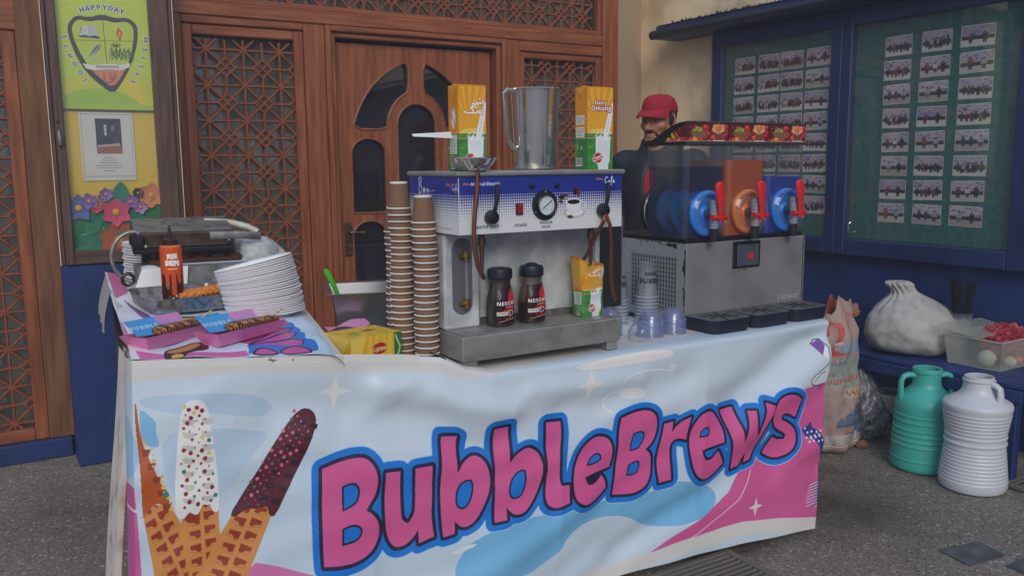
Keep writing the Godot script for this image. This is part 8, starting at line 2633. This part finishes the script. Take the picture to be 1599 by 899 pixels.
# ---------------------------------------------------------------- the seller: one smooth field meshed as surface nets
class Field:
	var o: Vector3
	var h: float
	var n: Vector3i
	var f: PackedFloat32Array
	func _init(lo: Vector3, hi: Vector3, cell: float):
		o = lo; h = cell
		n = Vector3i(((hi - lo) / cell).ceil()) + Vector3i.ONE
		f = PackedFloat32Array(); f.resize(n.x * n.y * n.z); f.fill(1.0)
	static func caps(p: Vector3, a: Vector3, b: Vector3, ra: float, rb: float) -> float:
		var d := b - a
		var t := clampf((p - a).dot(d) / maxf(d.length_squared(), 1e-9), 0.0, 1.0)
		return p.distance_to(a + d * t) - lerpf(ra, rb, t)
	static func ell(p: Vector3, c: Vector3, r: Vector3) -> float:
		var q := (p - c) / r
		var k0 := q.length()
		var k1 := (q / r).length()
		return k0 * (k0 - 1.0) / maxf(k1, 1e-6)
	# e: [a, b, ra, rb] for a tapered capsule, [c, radii] for an ellipsoid; k blends; cut subtracts
	func add(e: Array, k := 0.02, cut := false, grow := 0.0):
		var cap := e.size() == 4
		var m: float = k + h * 3.0 + grow
		var lo: Vector3; var hi: Vector3
		if cap:
			var r: float = maxf(e[2], e[3]) + m
			lo = (e[0] as Vector3).min(e[1]) - Vector3.ONE * r; hi = (e[0] as Vector3).max(e[1]) + Vector3.ONE * r
		else:
			lo = e[0] - e[1] - Vector3.ONE * m; hi = e[0] + e[1] + Vector3.ONE * m
		var i0 := Vector3i(((lo - o) / h).floor()).clamp(Vector3i.ZERO, n - Vector3i.ONE)
		var i1 := Vector3i(((hi - o) / h).ceil()).clamp(Vector3i.ZERO, n - Vector3i.ONE)
		for z in range(i0.z, i1.z + 1):
			for y in range(i0.y, i1.y + 1):
				var at := (z * n.y + y) * n.x
				for x in range(i0.x, i1.x + 1):
					var p := o + Vector3(x, y, z) * h
					var d: float = (caps(p, e[0], e[1], e[2], e[3]) if cap else ell(p, e[0], e[1])) - grow
					var g := f[at + x]
					if cut:
						var q := clampf(0.5 - 0.5 * (g + d) / k, 0.0, 1.0)
						f[at + x] = lerpf(g, -d, q) + k * q * (1.0 - q)
					else:
						var q := clampf(0.5 + 0.5 * (g - d) / k, 0.0, 1.0)
						f[at + x] = lerpf(g, d, q) - k * q * (1.0 - q)
	# keep only what lies inside both fields (same grid), the other grown by g
	func both(other: Field, g: float):
		for i in f.size(): f[i] = maxf(f[i], other.f[i] - g)
	func nets(b: MB, xf: Transform3D):
		var id := {}
		var pts := []
		var sx := 1; var sy := n.x; var sz := n.x * n.y
		var off := [0, sx, sy, sx + sy, sz, sx + sz, sy + sz, sx + sy + sz]
		var cor := [Vector3(0, 0, 0), Vector3(1, 0, 0), Vector3(0, 1, 0), Vector3(1, 1, 0), Vector3(0, 0, 1), Vector3(1, 0, 1), Vector3(0, 1, 1), Vector3(1, 1, 1)]
		var edges := [[0, 1], [2, 3], [4, 5], [6, 7], [0, 2], [1, 3], [4, 6], [5, 7], [0, 4], [1, 5], [2, 6], [3, 7]]
		for z in n.z - 1:
			for y in n.y - 1:
				var at := z * sz + y * sy
				for x in n.x - 1:
					var i := at + x
					var s0 := f[i] < 0.0
					if (f[i + 1] < 0.0) == s0 and (f[i + sy] < 0.0) == s0 and (f[i + sz] < 0.0) == s0 and (f[i + sx + sy] < 0.0) == s0 and (f[i + sx + sz] < 0.0) == s0 and (f[i + sy + sz] < 0.0) == s0 and (f[i + sx + sy + sz] < 0.0) == s0: continue
					var p := Vector3.ZERO
					var c := 0
					for e in edges:
						var a := f[i + off[e[0]]]
						var d := f[i + off[e[1]]]
						if (a < 0.0) != (d < 0.0):
							p += (cor[e[0]] as Vector3).lerp(cor[e[1]], a / (a - d)); c += 1
					id[i] = pts.size()
					pts.append(xf * (o + (Vector3(x, y, z) + p / c) * h))
		for i in id:
			var x: int = i % n.x
			var y: int = (i / n.x) % n.y
			var z: int = i / sz
			var s0 := f[i] < 0.0
			for ax in 3:
				var st: int = [sx, sy, sz][ax]
				var u: int = [sy, sz, sx][ax]
				var w: int = [sz, sx, sy][ax]
				if [y, z, x][ax] < 1 or [z, x, y][ax] < 1: continue
				if (f[i + st] < 0.0) == s0: continue
				if not (id.has(i - u) and id.has(i - w) and id.has(i - u - w)): continue
				var q := [pts[id[i]], pts[id[i - u]], pts[id[i - u - w]], pts[id[i - w]]]
				if not s0: q.reverse()
				b.quad(q[0], q[1], q[2], q[3])

func hand_bones(wrist: Vector3, dir: Vector3, palm_n: Vector3, thumb_side: Vector3) -> Array:
	# palm and five separate, slightly curled fingers
	var e := []
	var d := dir.normalized()
	var s := thumb_side.normalized()
	for k in 4:
		var root := wrist + d * 0.085 + s * (0.030 - k * 0.020)
		e.append([wrist + d * 0.015 + s * (0.016 - k * 0.010), root, 0.016, 0.0125])
		var l: float = [0.070, 0.078, 0.073, 0.058][k]
		var m1 := root + (d * 0.92 + palm_n * 0.25).normalized() * l * 0.45
		var m2 := m1 + (d * 0.72 + palm_n * 0.62).normalized() * l * 0.32
		var m3 := m2 + (d * 0.45 + palm_n * 0.85).normalized() * l * 0.25
		e.append([root, m1, 0.0095, 0.009]); e.append([m1, m2, 0.009, 0.0083]); e.append([m2, m3, 0.0083, 0.007])
	var t0 := wrist + d * 0.030 + s * 0.026
	var t1 := t0 + (d * 0.6 + s * 0.7 + palm_n * 0.3).normalized() * 0.042
	var t2 := t1 + (d * 0.85 + s * 0.25 + palm_n * 0.4).normalized() * 0.030
	e.append([t0, t1, 0.0135, 0.011]); e.append([t1, t2, 0.011, 0.0085])
	return e

func seller() -> void:
	# local frame: z forward, x his left, y up; stands behind the dispenser, body half turned, head turned to the photo's left
	var at := Vector3(2.955, 0.0, -3.36)
	var t := thing("person", "man in a red cap and black jacket standing behind the drink dispenser, looking left", "person", at, 0.0)
	var turn := -1.22
	var body := Basis(Vector3.UP, turn)
	var hy := 1.606
	var head := Transform3D(Basis(Vector3.UP, -1.22) * Basis(Vector3.RIGHT, 0.10) * Basis(Vector3.BACK, -0.03), Vector3(-0.005, hy, 0.0))
	var skin := mat("seller_skin", hexc("bf8866"), 0.55)
	skin.albedo_texture = noise_tex(0.03, [[0.0, hexc("c8b4a8")], [0.5, hexc("f0e8e4")], [1.0, hexc("ffffff")]], 141, 4)
	tri_map(skin, Vector3(4, 4, 4))
	var b := MB.new()
	# body: torso, arms hanging a little forward, legs
	var bones := []
	for s in [-1.0, 1.0]:
		bones.append([Vector3(s * 0.09, 0.93, 0), Vector3(s * 0.10, 0.50, 0.012), 0.082, 0.056])
		bones.append([Vector3(s * 0.10, 0.50, 0.012), Vector3(s * 0.105, 0.09, -0.015), 0.054, 0.038])
		bones.append([Vector3(s * 0.105, 0.05, -0.03), Vector3(s * 0.125, 0.032, 0.15), 0.042, 0.032])
		bones.append([Vector3(s * 0.195, 1.375, -0.005), Vector3(s * 0.235, 1.10, -0.01), 0.050, 0.040])
		bones.append([Vector3(s * 0.235, 1.10, -0.01), Vector3(s * 0.225, 0.885, 0.10), 0.039, 0.027])
	var trunk := [[Vector3(0, 1.26, 0.0), Vector3(0.165, 0.17, 0.105)], [Vector3(0, 1.06, 0.005), Vector3(0.145, 0.17, 0.098)], [Vector3(0, 0.94, 0), Vector3(0.160, 0.12, 0.105)], [Vector3(-0.19, 1.385, -0.005), Vector3(0.19, 1.385, -0.005), 0.052, 0.052], [Vector3(0, 1.38, -0.01), Vector3(0, 1.50, 0.0), 0.062, 0.056]]
	var fb := Field.new(Vector3(-0.36, -0.02, -0.22), Vector3(0.36, 1.53, 0.26), 0.014)
	for e in trunk: fb.add(e, 0.05)
	for e in bones: fb.add(e, 0.035)
	fb.nets(b, Transform3D(body, Vector3.ZERO))
	for s in [-1.0, 1.0]:
		var wr := Vector3(s * 0.225, 0.885, 0.10)
		var fh := Field.new(wr + Vector3(-0.09, -0.20, -0.05), wr + Vector3(0.09, 0.05, 0.14), 0.004)
		fh.add([wr + Vector3(0, 0.03, -0.014), wr, 0.027, 0.024], 0.01)
		for e in hand_bones(wr, Vector3(-s * 0.05, -0.85, 0.45), Vector3(-s * 0.7, -0.2, -0.3).normalized(), Vector3(-s * 0.35, 0.3, 0.85)): fh.add(e, 0.008)
		fh.nets(b, Transform3D(body, Vector3.ZERO))
	# head
	var hf := Field.new(Vector3(-0.115, -0.20, -0.135), Vector3(0.115, 0.145, 0.150), 0.0042)
	var face := [[[Vector3(0, 0.032, -0.015), Vector3(0.076, 0.090, 0.097)], 0.02], [[Vector3(0, -0.030, 0.018), Vector3(0.060, 0.086, 0.073)], 0.03],
		[[Vector3(0, -0.092, 0.058), Vector3(0.033, 0.026, 0.030)], 0.03], [[Vector3(-0.052, -0.058, 0.0), Vector3(-0.022, -0.098, 0.055), 0.022, 0.018], 0.03], [[Vector3(0.052, -0.058, 0.0), Vector3(0.022, -0.098, 0.055), 0.022, 0.018], 0.03],
		[[Vector3(-0.040, 0.027, 0.072), Vector3(0.040, 0.027, 0.072), 0.015, 0.015], 0.02], [[Vector3(-0.043, -0.020, 0.058), Vector3(0.025, 0.022, 0.022)], 0.02], [[Vector3(0.043, -0.020, 0.058), Vector3(0.025, 0.022, 0.022)], 0.02],
		[[Vector3(0, 0.018, 0.084), Vector3(0, -0.028, 0.111), 0.009, 0.0145], 0.012], [[Vector3(-0.014, -0.034, 0.096), Vector3(0.010, 0.008, 0.012)], 0.008], [[Vector3(0.014, -0.034, 0.096), Vector3(0.010, 0.008, 0.012)], 0.008],
		[[Vector3(0, -0.060, 0.086), Vector3(0.026, 0.007, 0.011)], 0.008], [[Vector3(0, -0.071, 0.085), Vector3(0.022, 0.0075, 0.011)], 0.006],
		[[Vector3(0, -0.08, -0.020), Vector3(0, -0.21, -0.038), 0.054, 0.060], 0.03]]
	for e in face: hf.add(e[0], e[1])
	for s in [-1.0, 1.0]:
		hf.add([Vector3(s * 0.032, 0.008, 0.098), Vector3(0.019, 0.012, 0.018)], 0.012, true)
		hf.add([Vector3(s * 0.080, -0.004, -0.010), Vector3(0.010, 0.034, 0.021)], 0.006)
		hf.add([Vector3(s * 0.090, -0.002, -0.004), Vector3(0.006, 0.021, 0.010)], 0.005, true)
	hf.nets(b, head)
	put("body", b, skin, t, 70.0)
	for s in [-1.0, 1.0]:
		b = MB.new()
		b.t = head
		b.lathe([Vector2(0, -0.0118), Vector2(0.006, -0.010), Vector2(0.0105, -0.005), Vector2(0.0118, 0), Vector2(0.0105, 0.005), Vector2(0.006, 0.0100), Vector2(0.0055, 0.0106), Vector2(0, 0.0118)], 18, Vector3(s * 0.031, 0.006, 0.0775), Basis(Vector3.RIGHT, PI / 2))
		var ey := put("eye", b, mat("eye_white", hexc("94857a"), 0.3) if not M.has("eye_white") else M["eye_white"], t)
		b = MB.new()
		b.t = head
		b.lathe([Vector2(0.0056, 0.0), Vector2(0.004, 0.0012), Vector2(0, 0.0016)], 14, Vector3(s * 0.031, 0.006, 0.0880), Basis(Vector3.RIGHT, PI / 2))
		put("iris", b, M["black_plastic"], ey)
		b = MB.new()
		b.t = head
		b.tube([Vector3(s * 0.014, 0.027, 0.093), Vector3(s * 0.032, 0.033, 0.089), Vector3(s * 0.050, 0.027, 0.074)], [0.004, 0.005, 0.0025], 8, true, 0.6)
		put("eyebrow", b, mat("hair_black", hexc("120e0c"), 0.8) if not M.has("hair_black") else M["hair_black"], t)
	# moustache, beard and hair: thin shells on the head field
	var shells := [["beard", 0.0022, [[[Vector3(0, -0.050, 0.095), Vector3(0.030, 0.008, 0.03)], 0.01], [[Vector3(-0.030, -0.056, 0.08), Vector3(-0.036, -0.086, 0.06), 0.007, 0.009], 0.01], [[Vector3(0.030, -0.056, 0.08), Vector3(0.036, -0.086, 0.06), 0.007, 0.009], 0.01], [[Vector3(0, -0.104, 0.070), Vector3(0.036, 0.018, 0.04)], 0.01]]],
		["hair", 0.005, [[[Vector3(0, 0.0, -0.075), Vector3(0.10, 0.085, 0.062)], 0.02], [[Vector3(-0.078, 0.02, 0.012), Vector3(0.02, 0.040, 0.012)], 0.01], [[Vector3(0.078, 0.02, 0.012), Vector3(0.02, 0.040, 0.012)], 0.01]]]]
	for sh in shells:
		var rf := Field.new(hf.o, hf.o + Vector3(hf.n - Vector3i.ONE) * hf.h, hf.h)
		for e in sh[2]: rf.add(e[0], e[1])
		rf.both(hf, sh[1])
		b = MB.new()
		rf.nets(b, head)
		put(sh[0], b, M["hair_black"] if sh[0] == "hair" else mat("beard_dark", hexc("2b1d17"), 0.85), t, 70.0)
	# red cap
	var red := mat("cap_red", hexc("b3162b"), 0.85)
	red.albedo_texture = noise_tex(0.05, [[0.0, hexc("b8b8b8")], [1.0, hexc("ffffff")]], 142, 4)
	tri_map(red, Vector3(5, 5, 5))
	b = MB.new()
	b.t = head
	b.grid(48, 16, func(u: float, v: float):
		var a := u * TAU
		var th := v * PI / 2
		var base := 0.034 - 0.010 * cos(a - PI / 2) * 0.0 + 0.010 * sin(a)     # lower at the back
		var y := base * (1.0 - v) + (0.034 + 0.097 * sin(th)) * v + (0.090 * sin(th) + base) * 0.0
		var r := pow(cos(th), 0.62)
		return Vector3(cos(a) * 0.0865 * r, lerpf(base + 0.012, 0.046, v) + 0.084 * pow(sin(th), 0.95), -0.014 + sin(a) * 0.107 * r))
	var cap := put("cap", b, red, t, 60.0)
	b = MB.new()
	b.t = head
	for side in 2:
		b.grid(20, 8, func(u: float, v: float):
			var a := lerpf(PI * 0.12, PI * 0.88, u)
			var ex := 0.072 * pow(sin(a), 0.9)
			var p := Vector3(cos(a) * 0.0875, 0.058 - 0.004 * side, -0.014 + sin(a) * 0.1085)
			var q := Vector3(cos(a) * 0.080, 0.0, sin(a)).normalized()
			return p + Vector3(q.x * 0.25, 0, 1.0) * ex * v - Vector3(0, 0.010 * v + 0.22 * pow(absf(cos(a)), 2.0) * 0.075 * v + 0.014 * v * v, 0))
	put("brim", b, red, cap, 60.0)
	b = MB.new()
	b.t = head
	b.lathe([Vector2(0.008, 0), Vector2(0.006, 0.004), Vector2(0, 0.005)], 12, Vector3(0, 0.128, -0.014))
	put("cap_button", b, red, cap)
	# black jacket over a red shirt, open at the front; dark trousers and shoes
	var jk := mat("jacket_black", hexc("1d1f24"), 0.6)
	jk.normal_enabled = true
	jk.normal_texture = noise_tex(0.02, [], 143, 4, FastNoiseLite.TYPE_SIMPLEX_SMOOTH, 256, 3.0)
	jk.normal_scale = 0.5
	tri_map(jk, Vector3(2, 2, 2))
	var fj := Field.new(Vector3(-0.36, 0.74, -0.22), Vector3(0.36, 1.60, 0.26), 0.012)
	for k in 4: fj.add(trunk[k], 0.05, false, 0.024)
	for k in [3, 4, 8, 9]: fj.add(bones[k], 0.04, false, 0.022)
	fj.add([Vector3(0, 1.475, -0.030), Vector3(0.112, 0.100, 0.100)], 0.03)       # standing collar
	fj.add([Vector3(0.0, 1.56, 0.025), Vector3(0.088, 0.110, 0.095)], 0.012, true)
	fj.add([Vector3(0.005, 1.50, 0.11), Vector3(0.012, 0.92, 0.165), 0.036, 0.018], 0.010, true)
	fj.add([Vector3(0, 0.70, 0), Vector3(0.26, 0.09, 0.25)], 0.01, true)
	b = MB.new()
	fj.nets(b, Transform3D(body, Vector3.ZERO))
	put("jacket", b, jk, t, 70.0)
	var fs := Field.new(Vector3(-0.20, 0.86, -0.16), Vector3(0.20, 1.50, 0.20), 0.012)
	for k in 3: fs.add(trunk[k], 0.05, false, 0.010)
	fs.add([Vector3(0, 1.40, 0.0), Vector3(0.075, 0.05, 0.072)], 0.02)
	b = MB.new()
	fs.nets(b, Transform3D(body, Vector3.ZERO))
	put("shirt", b, mat("shirt_red", hexc("b51a2e"), 0.8), t, 70.0)
	var ft := Field.new(Vector3(-0.24, 0.06, -0.16), Vector3(0.24, 1.02, 0.16), 0.014)
	for k in [0, 1, 5, 6]: ft.add(bones[k], 0.03, false, 0.018)
	ft.add(trunk[2], 0.04, false, 0.012)
	b = MB.new()
	ft.nets(b, Transform3D(body, Vector3.ZERO))
	put("trousers", b, mat("trouser_grey", hexc("2b2b30"), 0.85), t, 70.0)
	for s in [-1.0, 1.0]:
		var fo := Field.new(Vector3(s * 0.115 - 0.09, -0.005, -0.12), Vector3(s * 0.115 + 0.09, 0.14, 0.24), 0.010)
		fo.add([Vector3(s * 0.105, 0.05, -0.035), Vector3(s * 0.127, 0.040, 0.165), 0.049, 0.038], 0.01)
		fo.add([Vector3(s * 0.115, -0.06, 0.06), Vector3(0.2, 0.062, 0.3)], 0.005, true)
		b = MB.new()
		fo.nets(b, Transform3D(body, Vector3.ZERO))
		put("shoe", b, M["black_plastic"], t, 60.0)

# ---------------------------------------------------------------- the courtyard behind the photographer, seen only in glass and steel
func courtyard_behind() -> void:
	var t := thing("school_banner", "dark school banner across the courtyard, mirrored in the door panes", "banner", Vector3(5.2, 0, 3.6))
	var p := Pic.new(1024, 384, hexc("343b4c"))
	p.frame(0, 0, 256, 256)
	p.text("SCHOOL SYSTEM", 1.80, 0.74, 0.20, hexc("efeee8"), "Droid Serif", true)
	for k in 6:
		p.rect(0.5 + k * 0.5, 0.98, 0.26, 0.30, hexc("8d9199")); p.disc(0.63 + k * 0.5, 1.10, 0.07, hexc("8a6a58")); p.rect(0.53 + k * 0.5, 1.17, 0.2, 0.11, hexc("e6e6e2"))
	var b := MB.new()
	b.quad(Vector3(2.0, 1.9, 0), Vector3(-2.0, 1.9, 0), Vector3(-2.0, 3.4, 0), Vector3(2.0, 3.4, 0))
	put("cloth", b, printed("school_banner_print", p.tex(), 0.6), t, 0.0)
	for x in [-2.05, 2.05]:
		b = MB.new()
		b.tube([Vector3(x, 0, 0.03), Vector3(x, 3.45, 0.03)], 0.03, 10)
		put("pole", b, M["steel_worn"], t)
	# row of stall tables with blue awnings
	for k in 3:
		var s := thing("stall_awning", "blue and white stall awning across the courtyard, %s" % ["left", "middle", "right"][k], "awning", Vector3(3.6 + k * 1.9, 0, 4.6 + k * 0.2), 0.0, "awnings across the courtyard")
		b = MB.new()
		b.quad(Vector3(-0.85, 1.9, -0.6), Vector3(0.85, 1.9, -0.6), Vector3(0.85, 2.2, 0.6), Vector3(-0.85, 2.2, 0.6))
		put("canopy", b, mat("awning_blue", hexc("8fb0d6"), 0.6) if not M.has("awning_blue") else M["awning_blue"], s, 0.0)
		b = MB.new()
		b.box(Vector3(0, 0.40, 0), Vector3(1.6, 0.80, 0.6), 0.02)
		put("covered_table", b, M["paper_white"] if k % 2 else M["blue_paint"], s)
		for x in [-0.8, 0.8]:
			b = MB.new()
			b.tube([Vector3(x, 0, 0.55), Vector3(x, 2.18, 0.55)], 0.02, 8)
			put("pole", b, M["steel_worn"], s)
	# a tree: trunk, limbs and small leaves
	var tr := thing("courtyard_tree", "tree across the courtyard, its crown mirrored in the door's upper panes", "tree", Vector3(6.4, 0, 7.5))
	b = MB.new()
	b.tube([Vector3(0, 0, 0), Vector3(0.05, 1.6, 0), Vector3(-0.05, 3.0, 0.1), Vector3(0.0, 4.4, 0)], [0.22, 0.17, 0.14, 0.08], 12)
	for k in 7:
		var a := k * 0.9
		b.tube([Vector3(0, 2.4 + k * 0.22, 0), Vector3(cos(a) * 0.7, 3.1 + k * 0.25, sin(a) * 0.7), Vector3(cos(a) * 1.6, 3.6 + k * 0.3, sin(a) * 1.6)], [0.07, 0.05, 0.02], 8)
	put("trunk", b, M["wood_worn"], tr)
	b = MB.new()
	var rg := RandomNumberGenerator.new(); rg.seed = 99
	for c in 40:
		var cc := Vector3(rg.randf_range(-1.9, 1.9), rg.randf_range(2.9, 5.6), rg.randf_range(-1.9, 1.9))
		for k in 70:
			var q := cc + Vector3(rg.randfn(), rg.randfn() * 0.7, rg.randfn()) * 0.28
			var d := Vector3(rg.randf_range(-1, 1), rg.randf_range(-1, 1), rg.randf_range(-1, 1)).normalized() * 0.06
			var e := d.cross(Vector3(rg.randf_range(-1, 1), 0.5, rg.randf_range(-1, 1))).normalized() * 0.03
			b.tri(q - d, q + e, q + d); b.tri(q - d, q + d, q - e)
	var cr := put("crown", b, mat("leaf_green", hexc("4a5a2c"), 0.6), tr, 0.0)
	cr.set_meta("kind", "stuff")
